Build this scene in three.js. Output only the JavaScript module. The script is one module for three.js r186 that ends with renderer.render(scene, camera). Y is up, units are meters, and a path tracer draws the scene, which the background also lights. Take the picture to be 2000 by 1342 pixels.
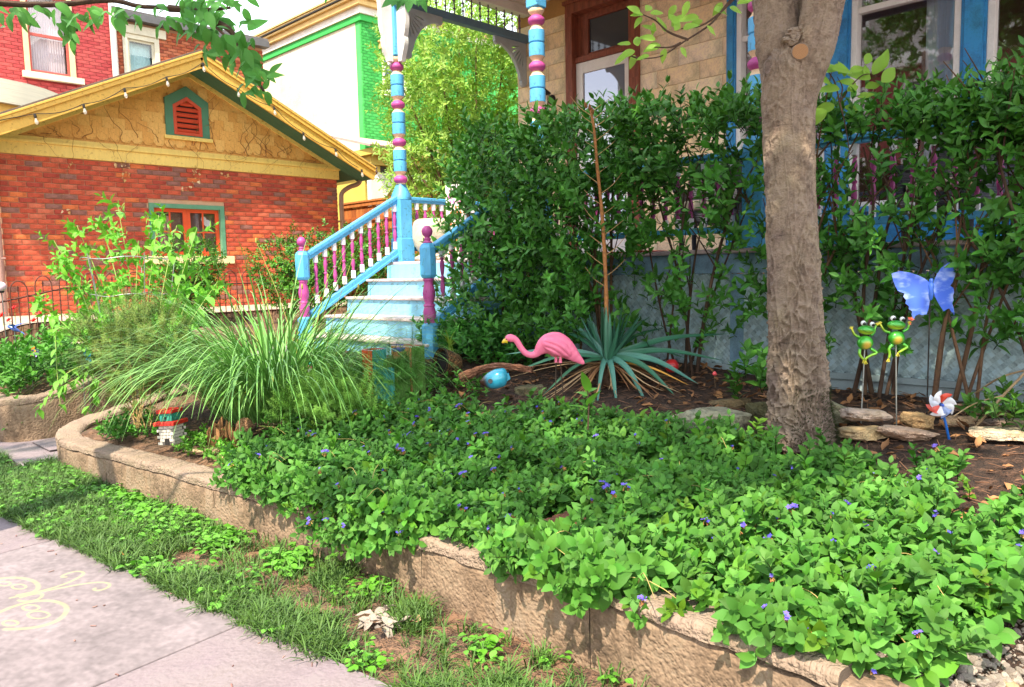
import * as THREE from 'three';
import { mergeGeometries, mergeVertices, toCreasedNormals } from 'three/addons/utils/BufferGeometryUtils.js';
import { ImprovedNoise } from 'three/addons/math/ImprovedNoise.js';
import { RoundedBoxGeometry } from 'three/addons/geometries/RoundedBoxGeometry.js';

// ---------- camera, sky, sun, exposure ----------
const scene = new THREE.Scene();
const F = 1501, W = 2000, HH = 1342;
const camera = new THREE.PerspectiveCamera(2 * Math.atan(HH / 2 / F) * 180 / Math.PI, W / HH, 0.05, 600);
camera.rotation.order = 'YXZ';
camera.position.set(0, 1.55, 0);
camera.rotation.set(-5.32 * Math.PI / 180, 44.71 * Math.PI / 180, -1.23 * Math.PI / 180);
camera.updateMatrixWorld(true);
const renderer = new THREE.WebGLRenderer({ antialias: true });
renderer.toneMapping = THREE.LinearToneMapping;
renderer.toneMappingExposure = 2.15;
renderer.shadowMap.enabled = true;
const SUN = new THREE.Vector3(0.37, 1.25, 0.82).normalize();
const sun = new THREE.DirectionalLight(new THREE.Color(1.0, 0.90, 0.72), 4.7);
sun.position.copy(SUN).multiplyScalar(40).add(new THREE.Vector3(-6, 0, -4));
sun.target.position.set(-6, 0, -4);
sun.castShadow = true; sun.shadow.mapSize.set(4096, 4096); sun.shadow.radius = 1.2;
Object.assign(sun.shadow.camera, { left: -24, right: 24, top: 24, bottom: -24, near: 1, far: 110 });
scene.add(sun, sun.target);

const noise = new ImprovedNoise();
const N3 = (x, y, z = 0) => noise.noise(x + 31.7, y + 11.3, z + 5.1);
const fbm = (x, y, z = 0, o = 4) => { let a = 0.5, s = 0; for (let i = 0; i < o; i++) { s += a * N3(x, y, z); x *= 2.03; y *= 2.03; z *= 2.03; a *= 0.5; } return s; };
const clamp = (v, a = 0, b = 1) => Math.min(b, Math.max(a, v));
const sstep = (a, b, v) => { const t = clamp((v - a) / (b - a)); return t * t * (3 - 2 * t); };
const lerp = (a, b, t) => a + (b - a) * t;
function RNG(s) { return () => { s = (s + 0x6d2b79f5) | 0; let t = Math.imul(s ^ (s >>> 15), 1 | s); t = (t + Math.imul(t ^ (t >>> 7), 61 | t)) ^ t; return ((t ^ (t >>> 14)) >>> 0) / 4294967296; }; }
const V = (x, y, z) => new THREE.Vector3(x, y, z);
const PI = Math.PI;

{ // hazy bright summer sky with thin cloud
  const w = 1024, h = 512, d = new Float32Array(w * h * 4);
  for (let y = 0; y < h; y++) for (let x = 0; x < w; x++) {
    const el = (y + 0.5) / h * PI - PI / 2, az = (x + 0.5) / w * 2 * PI;
    const cx = Math.cos(el) * Math.cos(az), cy = Math.sin(el), cz = Math.cos(el) * Math.sin(az);
    const up = Math.max(0, cy), k = 1 / (0.25 + up);
    const c = sstep(-0.05, 0.3, fbm(cx * k * 1.1, cz * k * 1.1, 3, 5) + 0.04) * sstep(0.0, 0.15, up);
    const t = Math.pow(up, 0.5), i = (y * w + x) * 4;
    let r = lerp(0.95, 0.52, t), g = lerp(0.95, 0.64, t), b = lerp(0.92, 0.84, t);
    if (cy < 0) { r = 0.34; g = 0.33; b = 0.3; }
    const s = 1.55;
    d[i] = s * lerp(r, 1.12, c); d[i + 1] = s * lerp(g, 1.12, c); d[i + 2] = s * lerp(b, 1.04, c); d[i + 3] = 1;
  }
  const t = new THREE.DataTexture(d, w, h, THREE.RGBAFormat, THREE.FloatType);
  t.mapping = THREE.EquirectangularReflectionMapping; t.magFilter = t.minFilter = THREE.LinearFilter; t.needsUpdate = true;
  scene.background = t; scene.environment = t;
}

// ---------- rays through the lens, to read places off known planes ----------
const ray = (px, py) => V((px - W / 2) / F, -(py - HH / 2) / F, -1).applyQuaternion(camera.quaternion);
const at = (px, py, depth) => ray(px, py).multiplyScalar(depth).add(camera.position);
const onY = (px, py, y) => { const r = ray(px, py); return r.multiplyScalar((y - camera.position.y) / r.y).add(camera.position); };
const onX = (px, py, x) => { const r = ray(px, py); return r.multiplyScalar((x - camera.position.x) / r.x).add(camera.position); };
const onZ = (px, py, z) => { const r = ray(px, py); return r.multiplyScalar((z - camera.position.z) / r.z).add(camera.position); };

// ---------- objects ----------
const used = {};
function numbered(n) { const k = used[n] = (used[n] ?? -1) + 1; return k ? n + '_' + String(k).padStart(3, '0') : n; }
function tag(o, label, category, group, kind) { o.userData.label = label; if (category) o.userData.category = category; if (group) o.userData.group = group; if (kind) o.userData.kind = kind; return o; }
function thing(name, label, category, pos = [0, 0, 0], turn = 0, group) {
  const o = new THREE.Group(); o.name = numbered(name); o.position.set(...(pos.isVector3 ? pos.toArray() : pos)); o.rotation.y = turn; scene.add(o);
  return tag(o, label, category, group);
}
function part(name, geo, mat, parent, label, kind) {
  if (Array.isArray(geo)) geo = merge(geo);
  const m = new THREE.Mesh(geo, mat); m.name = name; parent.add(m);
  if (label) m.userData.label = label; if (kind) m.userData.kind = kind; return m;
}
function struct(name, geo, mat, label) { const m = part(numbered(name), geo, mat, scene); m.userData.kind = 'structure'; if (label) m.userData.label = label; return m; }
function copyOf(o, label, pos, turn) { const c = o.clone(); c.name = numbered(o.name.replace(/_\d+$/, '')); scene.add(c); c.userData = { ...o.userData, label }; if (pos) c.position.set(...(pos.isVector3 ? pos.toArray() : pos)); if (turn !== undefined) c.rotation.y = turn; return c; }
function inst(name, geo, mat, mats, cols, parent, label) {
  const m = new THREE.InstancedMesh(geo, mat, mats.length); m.name = name;
  mats.forEach((x, i) => { m.setMatrixAt(i, x); if (cols) m.setColorAt(i, cols[i]); });
  (parent ?? scene).add(m); m.userData.kind = 'stuff'; if (label) m.userData.label = label; return m;
}
const TR = (p, q, s) => new THREE.Matrix4().compose(p, q, s.isVector3 ? s : V(s, s, s));
const EU = (x, y, z, o = 'YXZ') => new THREE.Quaternion().setFromEuler(new THREE.Euler(x, y, z, o));

// ---------- geometry ----------
function fix(g, col) {
  const n = g.attributes.position.count;
  if (!g.attributes.normal) g.computeVertexNormals();
  if (!g.attributes.uv) g.setAttribute('uv', new THREE.BufferAttribute(new Float32Array(n * 2), 2));
  if (!g.index) g.setIndex([...Array(n).keys()]);
  if (col && !g.attributes.color) g.setAttribute('color', new THREE.BufferAttribute(new Float32Array(n * 3).fill(1), 3));
  for (const k of Object.keys(g.attributes)) if (!['position', 'normal', 'uv', 'color'].includes(k)) g.deleteAttribute(k);
  g.clearGroups(); return g;
}
function merge(list) { const c = list.some((g) => g.attributes.color); list.forEach((g) => fix(g, c)); return list.length > 1 ? mergeGeometries(list) : list[0]; }
function paint(g, c) { c = new THREE.Color(c); const n = g.attributes.position.count, a = new Float32Array(n * 3); for (let i = 0; i < n; i++) a.set([c.r, c.g, c.b], i * 3); g.setAttribute('color', new THREE.BufferAttribute(a, 3)); return g; }
function paintBy(g, f) { const p = g.attributes.position, n = p.count, a = new Float32Array(n * 3); for (let i = 0; i < n; i++) { const c = f(p.getX(i), p.getY(i), p.getZ(i)); a.set([c.r, c.g, c.b], i * 3); } g.setAttribute('color', new THREE.BufferAttribute(a, 3)); return g; }
function uvm(g) { // uv in metres, by the axis each face looks along
  const p = g.attributes.position, n = g.attributes.normal, u = new Float32Array(p.count * 2);
  for (let i = 0; i < p.count; i++) {
    const x = Math.abs(n.getX(i)), y = Math.abs(n.getY(i)), z = Math.abs(n.getZ(i));
    if (y >= x && y >= z) u.set([p.getX(i), p.getZ(i)], i * 2); else if (x >= z) u.set([p.getZ(i), p.getY(i)], i * 2); else u.set([p.getX(i), p.getY(i)], i * 2);
  }
  g.setAttribute('uv', new THREE.BufferAttribute(u, 2)); return g;
}
const box = (w, h, d, x = 0, y = 0, z = 0) => uvm(new THREE.BoxGeometry(w, h, d).translate(x, y, z));
const rbox = (w, h, d, r, x = 0, y = 0, z = 0) => uvm(new RoundedBoxGeometry(w, h, d, 1, Math.min(r, w / 2.01, h / 2.01, d / 2.01)).translate(x, y, z));
const span = (a, b, r = 0.004) => rbox(Math.abs(b[0] - a[0]), Math.abs(b[1] - a[1]), Math.abs(b[2] - a[2]), r, (a[0] + b[0]) / 2, (a[1] + b[1]) / 2, (a[2] + b[2]) / 2); // box between two corners
function xf(g, p, q, s) { return g.applyMatrix4(TR(p ?? V(0, 0, 0), q ?? new THREE.Quaternion(), s ?? 1)); }
const lathe = (pts, seg = 20) => new THREE.LatheGeometry(pts.map(([r, y]) => new THREE.Vector2(Math.max(r, 0.0001), y)), seg);
function beam(a, b, w, h, r = 0.004) { // a board from a to b; h is measured upright
  const d = b.clone().sub(a), L = d.length(), g = rbox(w, h, L, r);
  const q = new THREE.Quaternion().setFromRotationMatrix(new THREE.Matrix4().lookAt(b, a, Math.abs(d.y) > 0.98 * L ? V(1, 0, 0) : V(0, 1, 0)));
  return xf(g, a.clone().lerp(b, 0.5), q);
}
function tube(pts, rad, seg = 8, ell = 1, up0) { // swept tube; rad a number or one per point; ell flattens across
  const n = pts.length, P = [], U = [], I = []; let len = 0, up = up0 ?? V(0, 1, 0);
  for (let i = 0; i < n; i++) {
    const t = pts[Math.min(i + 1, n - 1)].clone().sub(pts[Math.max(i - 1, 0)]).normalize();
    if (Math.abs(t.dot(up)) > 0.95 && !up0) up = Math.abs(t.x) < 0.8 ? V(1, 0, 0) : V(0, 0, 1);
    const s = t.clone().cross(up).normalize(), u = s.clone().cross(t).normalize(); if (!up0) up = u.clone();
    const r = typeof rad === 'number' ? rad : rad[i]; if (i) len += pts[i].distanceTo(pts[i - 1]);
    for (let k = 0; k <= seg; k++) { const a = k / seg * 2 * PI; const v = pts[i].clone().addScaledVector(s, Math.cos(a) * r * ell).addScaledVector(u, Math.sin(a) * r); P.push(v.x, v.y, v.z); U.push(k / seg * 2 * PI * r, len); }
  }
  const m = seg + 1;
  for (let i = 0; i < n - 1; i++) for (let k = 0; k < seg; k++) { const a = i * m + k, b = a + 1, c = a + m, d = c + 1; I.push(a, b, c, b, d, c); }
  for (const e of [0, n - 1]) { const c = P.length / 3; P.push(pts[e].x, pts[e].y, pts[e].z); U.push(0, 0); for (let k = 0; k < seg; k++) e ? I.push(c, e * m + k, e * m + k + 1) : I.push(c, e * m + k + 1, e * m + k); }
  const g = new THREE.BufferGeometry();
  g.setAttribute('position', new THREE.Float32BufferAttribute(P, 3)); g.setAttribute('uv', new THREE.Float32BufferAttribute(U, 2)); g.setIndex(I); g.computeVertexNormals(); return g;
}
const curve = (pts, n = 16) => new THREE.CatmullRomCurve3(pts).getPoints(n);
function leaf(len, wid, { n = 4, fold = 0.3, curl = 0.25, wave = 0, blunt = 0.75, bend = 0 } = {}) { // lies along +z, face up
  const P = [], U = [], I = [];
  for (let i = 0; i <= n; i++) {
    const t = i / n, w = wid / 2 * Math.pow(Math.sin(PI * Math.pow(clamp(t, 0.012, 0.992), blunt)), 0.85), y = -curl * len * t * t, x0 = bend * len * t * t;
    P.push(x0 - w, y + fold * w + wave * w * Math.sin(t * 9), len * t, x0, y, len * t, x0 + w, y + fold * w - wave * w * Math.sin(t * 9 + 1), len * t);
    U.push(0, t, 0.5, t, 1, t);
  }
  for (let i = 0; i < n; i++) for (const k of [0, 1]) { const a = i * 3 + k; I.push(a, a + 3, a + 1, a + 1, a + 3, a + 4); }
  const g = new THREE.BufferGeometry(); g.setAttribute('position', new THREE.Float32BufferAttribute(P, 3)); g.setAttribute('uv', new THREE.Float32BufferAttribute(U, 2)); g.setIndex(I); g.computeVertexNormals(); return g;
}
function blade(len, w, droop, n = 7, fold = 0.35, lean = 0.25) { // a strap leaf that starts upright and arches over towards +z
  const P = [], U = [], I = []; let y = 0, z = 0, a = lean;
  for (let i = 0; i <= n; i++) {
    const t = i / n, hw = w / 2 * (t < 0.1 ? 0.75 + t * 2.5 : Math.pow(1 - Math.pow(t, 2.6), 0.8)) + 0.0004;
    P.push(-hw, y, z + fold * hw, 0, y - fold * hw * 0.2, z, hw, y, z + fold * hw); U.push(0, t * len, 0.5, t * len, 1, t * len);
    a = lean + droop * Math.pow(t, 1.3); y += Math.cos(a) * len / n; z += Math.sin(a) * len / n;
  }
  for (let i = 0; i < n; i++) for (const k of [0, 1]) { const b = i * 3 + k; I.push(b, b + 1, b + 3, b + 1, b + 4, b + 3); }
  const g = new THREE.BufferGeometry(); g.setAttribute('position', new THREE.Float32BufferAttribute(P, 3)); g.setAttribute('uv', new THREE.Float32BufferAttribute(U, 2)); g.setIndex(I); g.computeVertexNormals(); return g;
}
function rockGeo(seed, sx, sy, sz, rough = 0.32, detail = 9) {
  let g = mergeVertices(new THREE.IcosahedronGeometry(1, detail).deleteAttribute('normal').deleteAttribute('uv')); const p = g.attributes.position, r = RNG(seed), planes = [];
  for (let i = 0; i < 11; i++) { const a = r() * 2 * PI, b = r() * 2 - 1; planes.push([V(Math.cos(a) * Math.sqrt(1 - b * b), b * 1.2, Math.sin(a) * Math.sqrt(1 - b * b)).normalize(), 0.62 + r() * 0.3]); }
  planes.push([V(0, 1, 0).addScaledVector(V(r() - 0.5, 0, r() - 0.5), 0.4).normalize(), 0.5]);
  for (let i = 0; i < p.count; i++) {
    const v = V(p.getX(i), p.getY(i), p.getZ(i));
    for (const [n, d] of planes) { const k = v.dot(n); if (k > d) v.addScaledVector(n, -(k - d) * 0.93); }
    v.multiplyScalar(1 + rough * fbm(v.x * 1.7 + seed, v.y * 2.6, v.z * 1.7, 5)); p.setXYZ(i, v.x * sx, v.y * sy, v.z * sz);
  }
  g.computeVertexNormals(); g = toCreasedNormals(g, 0.7); return uvm(g);
}
function prism(shape, depth, bevel = 0) { return uvm(new THREE.ExtrudeGeometry(shape, { depth, bevelEnabled: bevel > 0, bevelSize: bevel, bevelThickness: bevel, bevelSegments: 1, curveSegments: 10 })); }
const poly = (pts) => new THREE.Shape(pts.map(([x, y]) => new THREE.Vector2(x, y)));

// ---------- textures and materials ----------
function dtex(w, h, f, srgb) {
  const d = new Uint8Array(w * h * 4);
  for (let y = 0; y < h; y++) for (let x = 0; x < w; x++) { const c = f(x / w, y / h, x, y), i = (y * w + x) * 4; d[i] = clamp(c[0]) * 255; d[i + 1] = clamp(c[1] ?? c[0]) * 255; d[i + 2] = clamp(c[2] ?? c[0]) * 255; d[i + 3] = 255; }
  const t = new THREE.DataTexture(d, w, h); t.wrapS = t.wrapT = THREE.RepeatWrapping; t.magFilter = THREE.LinearFilter; t.minFilter = THREE.LinearMipmapLinearFilter; t.generateMipmaps = true;
  if (srgb) t.colorSpace = THREE.SRGBColorSpace; t.needsUpdate = true; return t;
}
// noise that tiles: value noise on a wrapped lattice, kept in tables
function nz(period, oct = 4, seed = 0, size = 256) {
  const out = new Float32Array(size * size), r = RNG(seed * 977 + 13); let amp = 0.5, p = Math.round(period);
  for (let o = 0; o < oct && p <= size / 2; o++) {
    const L = new Float32Array(p * p).map(() => r() * 2 - 1);
    for (let y = 0; y < size; y++) { const fy = y / size * p, iy = fy | 0, ty = fy - iy, sy = ty * ty * (3 - 2 * ty), y0 = iy * p, y1 = ((iy + 1) % p) * p;
      for (let x = 0; x < size; x++) { const fx = x / size * p, ix = fx | 0, tx = fx - ix, sx = tx * tx * (3 - 2 * tx), x1 = (ix + 1) % p; out[y * size + x] += amp * lerp(lerp(L[y0 + ix], L[y0 + x1], sx), lerp(L[y1 + ix], L[y1 + x1], sx), sy); } }
    amp *= 0.55; p *= 2;
  }
  return (u, v) => { u = (u - Math.floor(u)) * size; v = (v - Math.floor(v)) * size; const x = u | 0, y = v | 0, a = u - x, b = v - y, X = (x + 1) % size, Y = (y + 1) % size; return lerp(lerp(out[y * size + x], out[y * size + X], a), lerp(out[Y * size + x], out[Y * size + X], a), b); };
}
const rep = (t, x, y = x) => { const c = t.clone(); c.repeat.set(x, y); c.needsUpdate = true; return c; };
const nA = nz(8, 5, 1), nB = nz(22, 4, 7), nC = nz(4, 3, 13), nD = nz(90, 3, 3, 512), nS = nz(14, 4, 21);
const T_rough = dtex(512, 512, (u, v) => [0.5 + nB(u, v) * 0.7 + nD(u, v) * 0.35]);
const T_mottle = dtex(512, 512, (u, v) => { const m = 0.86 + nA(u, v) * 0.42 + nD(u, v) * 0.22 + nC(u, v) * 0.2; return [m, m * (1 + nC(v, u) * 0.1), m * (1 - nC(u, v) * 0.16)]; });
const T_paint = dtex(512, 512, (u, v) => { const m = 0.94 + nA(u, v) * 0.13 + nD(u, v) * 0.07; return [m, m, m]; });
const T_chip = dtex(512, 512, (u, v) => { const s = nS(u * 3, v * 0.5) * 0.12 + nD(u, v) * 0.06, k = sstep(0.36, 0.42, nB(u, v) + 0.35 * nD(u, v)); const m = 0.96 + s; return [lerp(m, 0.72, k), lerp(m, 0.66, k), lerp(m, 0.6, k)]; });
const T_wood = dtex(512, 512, (u, v) => { const g = nS(u * 2 + nC(u, v) * 0.05, v * 0.125) + 0.5 * nB(u * 2, v * 0.25); const m = 0.84 + g * 0.5 + nD(u, v) * 0.15; return [m, m * 0.97, m * 0.93]; });
function M(color, o = {}) {
  const { map = T_paint, s = 1, bump = T_rough, bs = 0.002, rough = 0.75, ...r } = o;
  const m = new THREE.MeshPhysicalMaterial({ color: new THREE.Color(color), roughness: rough, ...r });
  if (map) m.map = s === 1 ? map : rep(map, s); if (bump && bs) { m.bumpMap = s === 1 ? bump : rep(bump, s); m.bumpScale = bs; } return m;
}
const MV = (o = {}) => M('#ffffff', { vertexColors: true, ...o });
const leafM = (color, o = {}) => { const m = new THREE.MeshPhysicalMaterial({ color: new THREE.Color(color), roughness: 0.6, specularIntensity: 0.55, transmission: 0.34, thickness: 0, side: THREE.DoubleSide, vertexColors: true, ...o }); return m; };
const C = (h) => new THREE.Color(h);
// ---------- ground ----------
const WALL = [[0.6, -2.29, 0.2], [-0.2, -2.28, 0.22], [-0.9, -2.26, 0.31], [-1.72, -2.26, 0.315], [-2.25, -2.24, 0.30], [-2.86, -2.23, 0.285], [-3.38, -2.21, 0.275], [-3.99, -2.13, 0.27], [-4.6, -2.02, 0.285], [-5.44, -1.94, 0.285], [-6.1, -1.88, 0.27], [-6.82, -1.83, 0.245], [-7.18, -1.82, 0.23], [-7.45, -1.88, 0.25], [-7.64, -2.05, 0.30], [-7.72, -2.4, 0.36], [-7.75, -3.0, 0.48], [-7.76, -4.2, 0.72]];
const wallZ = (x) => { for (let i = 0; i < 13; i++) { const a = WALL[i], b = WALL[i + 1]; if (x <= a[0] && x >= b[0]) return lerp(a[1], b[1], (a[0] - x) / (a[0] - b[0])); } return x > 0 ? -2.29 : -1.88; };
function Hsmooth(x, z) {
  const back = 0.72 + 0.3 * sstep(-8.5, -10.5, x) * sstep(-2.2, -4.2, z);
  if (x > -7.66) { // flower bed behind the wall
    const d = wallZ(x) - 0.14 - z; if (d < 0) return 0;
    let y = 0.235 + 0.118 * Math.min(d, 2.7) + 0.06 * Math.max(0, Math.min(d - 2.7, 3)) + 0.11 * sstep(-2.3, -3.7, x) * sstep(0.9, 2.2, d);
    y = lerp(y, 0.78, sstep(-4.7, -5.5, x) * sstep(-3.6, -4.6, z));
    y *= 1 - 0.55 * sstep(-1.0, -0.45, x) * sstep(1.3, 0, d);
    return Math.min(y, 0.76);
  }
  if (x > -8.57) return lerp(0.02, back, sstep(-2.3, -4.6, z)); // walkway rises to the stairs
  if (x > -10.55) { const f = sstep(-1.80, -1.85, z + Math.max(0, x + 8.8) * 1.1); return f * (0.42 + 0.5 * sstep(-1.8, -4.4, z)); } // second bed
  return lerp(0.05, 1.06, sstep(-0.3, -2.6, z)) ; // driveway by the garage
}
const H = (x, z) => Hsmooth(x, z) + (x > -7.66 || x < -8.57 ? 0.02 * fbm(x * 3, z * 3, 1, 4) + 0.012 * fbm(x * 14, z * 14, 8, 2) : 0);
function grid(x0, x1, z0, z1, nx, nz_, f) {
  const P = [], U = [], I = [];
  for (let j = 0; j <= nz_; j++) for (let i = 0; i <= nx; i++) { const x = lerp(x0, x1, i / nx), z = lerp(z0, z1, j / nz_); P.push(x, f(x, z), z); U.push(x, z); }
  for (let j = 0; j < nz_; j++) for (let i = 0; i < nx; i++) { const a = j * (nx + 1) + i, b = a + 1, c = a + nx + 1, d = c + 1; I.push(a, c, b, b, c, d); }
  const g = new THREE.BufferGeometry(); g.setAttribute('position', new THREE.Float32BufferAttribute(P, 3)); g.setAttribute('uv', new THREE.Float32BufferAttribute(U, 2)); g.setIndex(I); g.computeVertexNormals(); return g;
}
const T_soil = dtex(512, 512, (u, v) => { const a = nA(u, v), b = nB(v, u), c = nD(u, v), d = nC(u, v); const m = 0.8 + a * 0.5 + b * 0.5 + c * 0.5; return [m * (1 + d * 0.25), m * (0.98 + d * 0.1), m * (0.94 - d * 0.1)]; });
const mSoil = M('#80604a', { map: T_soil, s: 1.6, bump: T_soil, bs: 0.03, rough: 0.95 });
const mSoilDark = M('#553c2d', { map: T_soil, s: 2.2, bump: T_soil, bs: 0.035, rough: 0.95 });
const mYard = M('#8d8a52', { map: T_soil, s: 0.4, rough: 0.95 });
{
  const flat = (x, z) => { const t = sstep(0, -5, z); return z > -9.3 ? Hsmooth(clamp(x, -13, 0.4), clamp(z, -9.3, 0.5)) * t * 0 + lerp(-0.03, 0.78, t) : 0.78; };
  const fine = grid(-13.2, 1.6, -8.6, 0.6, 290, 190, (x, z) => H(x, z) - 0.012);
  const outer = [[-160, -13.2, -8.6, 0.6], [1.6, 120, -8.6, 0.6], [-160, 120, -200, -8.6], [-160, 120, 0.6, 150]].map(([a, b, c, d]) => grid(a, b, c, d, 24, 24, (x, z) => (x < -13.1 && z < -0.5 ? 1.04 : x < -8.5 && z < -8.5 ? 1.04 : flat(x, z)) - 0.012));
  struct('ground', merge([fine, ...outer]), mSoil, 'bare brown soil of the garden and yard');
  struct('garden_soil', grid(-7.4, 1.2, -8.0, -2.5, 200, 130, (x, z) => H(x, z) - 0.004), mSoilDark, 'dark mulched soil of the flower bed under the hedge');
}
// concrete
const T_conc = dtex(512, 512, (u, v) => { const a = nA(u, v), c = nD(u, v), d = nC(u, v), b = nB(u, v); const m = 0.95 + a * 0.12 + c * 0.16 + b * 0.07; return [m, m * (0.99 + d * 0.05), m * (0.98 - d * 0.05)]; });
const T_concBump = dtex(512, 512, (u, v) => [0.5 + nD(u, v) * 0.9 + nA(u, v) * 0.4 + nB(u, v) * 0.3]);
const T_stain = dtex(512, 512, (u, v) => { const st = sstep(0.02, 0.3, nS(u, v * 0.25)), a = nA(u, v), c = nD(u, v); const k = sstep(0.1, 0.16, nB(u, v) + nC(u, v) * 0.3), m = 0.92 + a * 0.42 + c * 0.3 - st * 0.2 - k * 0.13; return [m * 1.02, m * (0.97 - st * 0.03), m * (0.92 - st * 0.06)]; });
const mWalk = M('#847779', { map: T_conc, s: 0.8, bump: T_concBump, bs: 0.0025, rough: 0.88 });
const mWallC = M('#8c7763', { map: T_stain, s: 0.9, bump: T_concBump, bs: 0.006, rough: 0.92 });
const mCap = M('#937f6d', { map: T_conc, s: 1.3, bump: T_concBump, bs: 0.008, rough: 0.92 });
const mDrive = M('#b5a690', { map: T_conc, s: 0.5, bump: T_concBump, bs: 0.003, rough: 0.9 });
{ // sidewalk: slabs with tooled joints, laid along a line a little askew to the wall
  const a = onY(0, 1003, 0), b = onY(760, 1342, 0), dir = b.clone().sub(a).setY(0).normalize(), turn = Math.atan2(-dir.z, dir.x);
  const g = new THREE.Group(); g.name = 'sidewalk'; g.position.copy(a); g.rotation.y = turn; scene.add(g);
  tag(g, 'pale pinkish concrete sidewalk slabs with a yellow chalk drawing'); g.userData.kind = 'structure';
  const inv = (px, py) => g.worldToLocal(onY(px, py, 0.012)); g.updateMatrixWorld(true);
  const j1 = inv(480, 1215).x, j0 = inv(115, 1050).x, Ls = j1 - j0, wid = 1.52;
  const chalk = (() => { // a chalk butterfly on one slab: flat print, drawn where it lies
    const cv = document.createElement('canvas'); cv.width = 1024; cv.height = 1024; const c = cv.getContext('2d');
    const img = c.createImageData(1024, 1024);
    for (let y = 0; y < 1024; y++) for (let x = 0; x < 1024; x++) { const u = x / 1024, v = y / 1024, i = (y * 1024 + x) * 4, m = 0.95 + nA(u * 0.8, v * 0.8) * 0.12 + nD(u * 0.8, v * 0.8) * 0.16 + nB(u * 0.8, v * 0.8) * 0.07; img.data.set([130 * m, 118 * m, 120 * m, 255], i); }
    c.putImageData(img, 0, 0);
    const S = (px, py) => { const p = inv(px, py); return [(p.x - j0) / Ls * 1024, (1 - (wid - p.z) / wid) * 1024]; };
    const line = (pts, w, close) => { const P = pts.map(([x, y]) => S(x, y)); c.lineWidth = w; c.beginPath(); P.forEach(([x, y], i) => { if (!i) c.moveTo(x, y); else { const q = P[i - 1]; c.quadraticCurveTo(q[0], q[1], (q[0] + x) / 2, (q[1] + y) / 2); } }); if (close) c.closePath(); c.stroke(); };
    c.lineCap = c.lineJoin = 'round';
    const L = [[[[-60, 1150], [-20, 1132], [30, 1127], [65, 1133], [77, 1145], [70, 1155], [50, 1160], [20, 1165]], 17], [[[20, 1168], [80, 1155], [130, 1140], [160, 1125], [165, 1118], [150, 1115], [125, 1122], [118, 1128], [140, 1126]], 12], [[[60, 1160], [110, 1150], [180, 1137], [213, 1138], [215, 1146], [195, 1154], [180, 1152], [192, 1146]], 12], [[[-40, 1215], [10, 1190], [55, 1175], [100, 1172], [130, 1182], [131, 1195], [115, 1212], [80, 1224], [40, 1229], [-20, 1229]], 17], [[[40, 1167], [75, 1158], [86, 1162], [70, 1174], [40, 1175], [32, 1170]], 12]];
    for (const k of [0, 1]) { c.strokeStyle = k ? 'rgba(176,174,116,0.34)' : 'rgba(160,156,112,0.32)'; for (const [p, w] of L) line(p, w * (k ? 0.6 : 1)); for (const [x, y, r] of [[8, 1140, 10], [37, 1146, 11], [60, 1187, 13], [75, 1201, 17], [20, 1217, 12]]) line([0, 1, 2, 3, 4, 5, 6, 7, 8, 9].map((i) => [x + r * 1.3 * Math.cos(i * 0.7), y + r * 0.45 * Math.sin(i * 0.7)]), k ? 6 : 9); }
    const d = c.getImageData(0, 0, 1024, 1024), rnd = RNG(5); // chalk skips over the grain
    for (let i = 0; i < d.data.length; i += 4) if (rnd() < 0.25) { const m = 0.95 + rnd() * 0.1; for (let k = 0; k < 3; k++) d.data[i + k] *= m; }
    c.putImageData(d, 0, 0); const t = new THREE.CanvasTexture(cv); t.colorSpace = THREE.SRGBColorSpace; return t;
  })();
  const mChalk = M('#ffffff', { map: chalk, bump: null, rough: 0.9 });
  const slab = () => { const r = rbox(Ls - 0.012, 0.1, wid, 0.008, 0, -0.05 + 0.012, wid / 2); return r; };
  for (let k = -7; k < 4; k++) {
    const s = part('slab', slab(), k === 0 ? mChalk : mWalk, g); s.position.set(j0 + Ls * (k + 0.5), 0.002 * ((k * 7) % 3), 0); s.rotation.y = 0;
    if (k === 0) { s.userData.label = 'slab with the yellow chalk butterfly'; const p = s.geometry.attributes.position, u = s.geometry.attributes.uv; for (let i = 0; i < p.count; i++) u.setXY(i, (p.getX(i) + Ls / 2) / Ls, 1 - p.getZ(i) / wid); }
  }
  part('joint_bed', box(Ls * 11, 0.06, wid, j0 - Ls * 1.5, -0.045, wid / 2), M('#7d5a45', { map: T_conc, rough: 0.95 }), g);
  const road = box(120, 0.05, 9, -20, -0.16, 7.2); struct('road', road, M('#5b5856', { map: T_conc, s: 0.6, rough: 0.95 }), 'grey asphalt street');
  struct('driveway', grid(-12.98, -10.62, -9.5, -0.2, 30, 60, (x, z) => Hsmooth(x, z) + 0.006), mDrive, 'sunlit pale concrete driveway beside the garage');
  struct('walkway', grid(-8.42, -7.8, -4.6, -1.9, 16, 50, (x, z) => Hsmooth(x, z) + 0.012), mWalk, 'concrete walkway between the two garden beds');
  struct('entry_path', span([-14, -0.3, -2.1], [-7.4, 0.014, -1.6]), mWalk, 'old concrete edge by the walkway');
}
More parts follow.
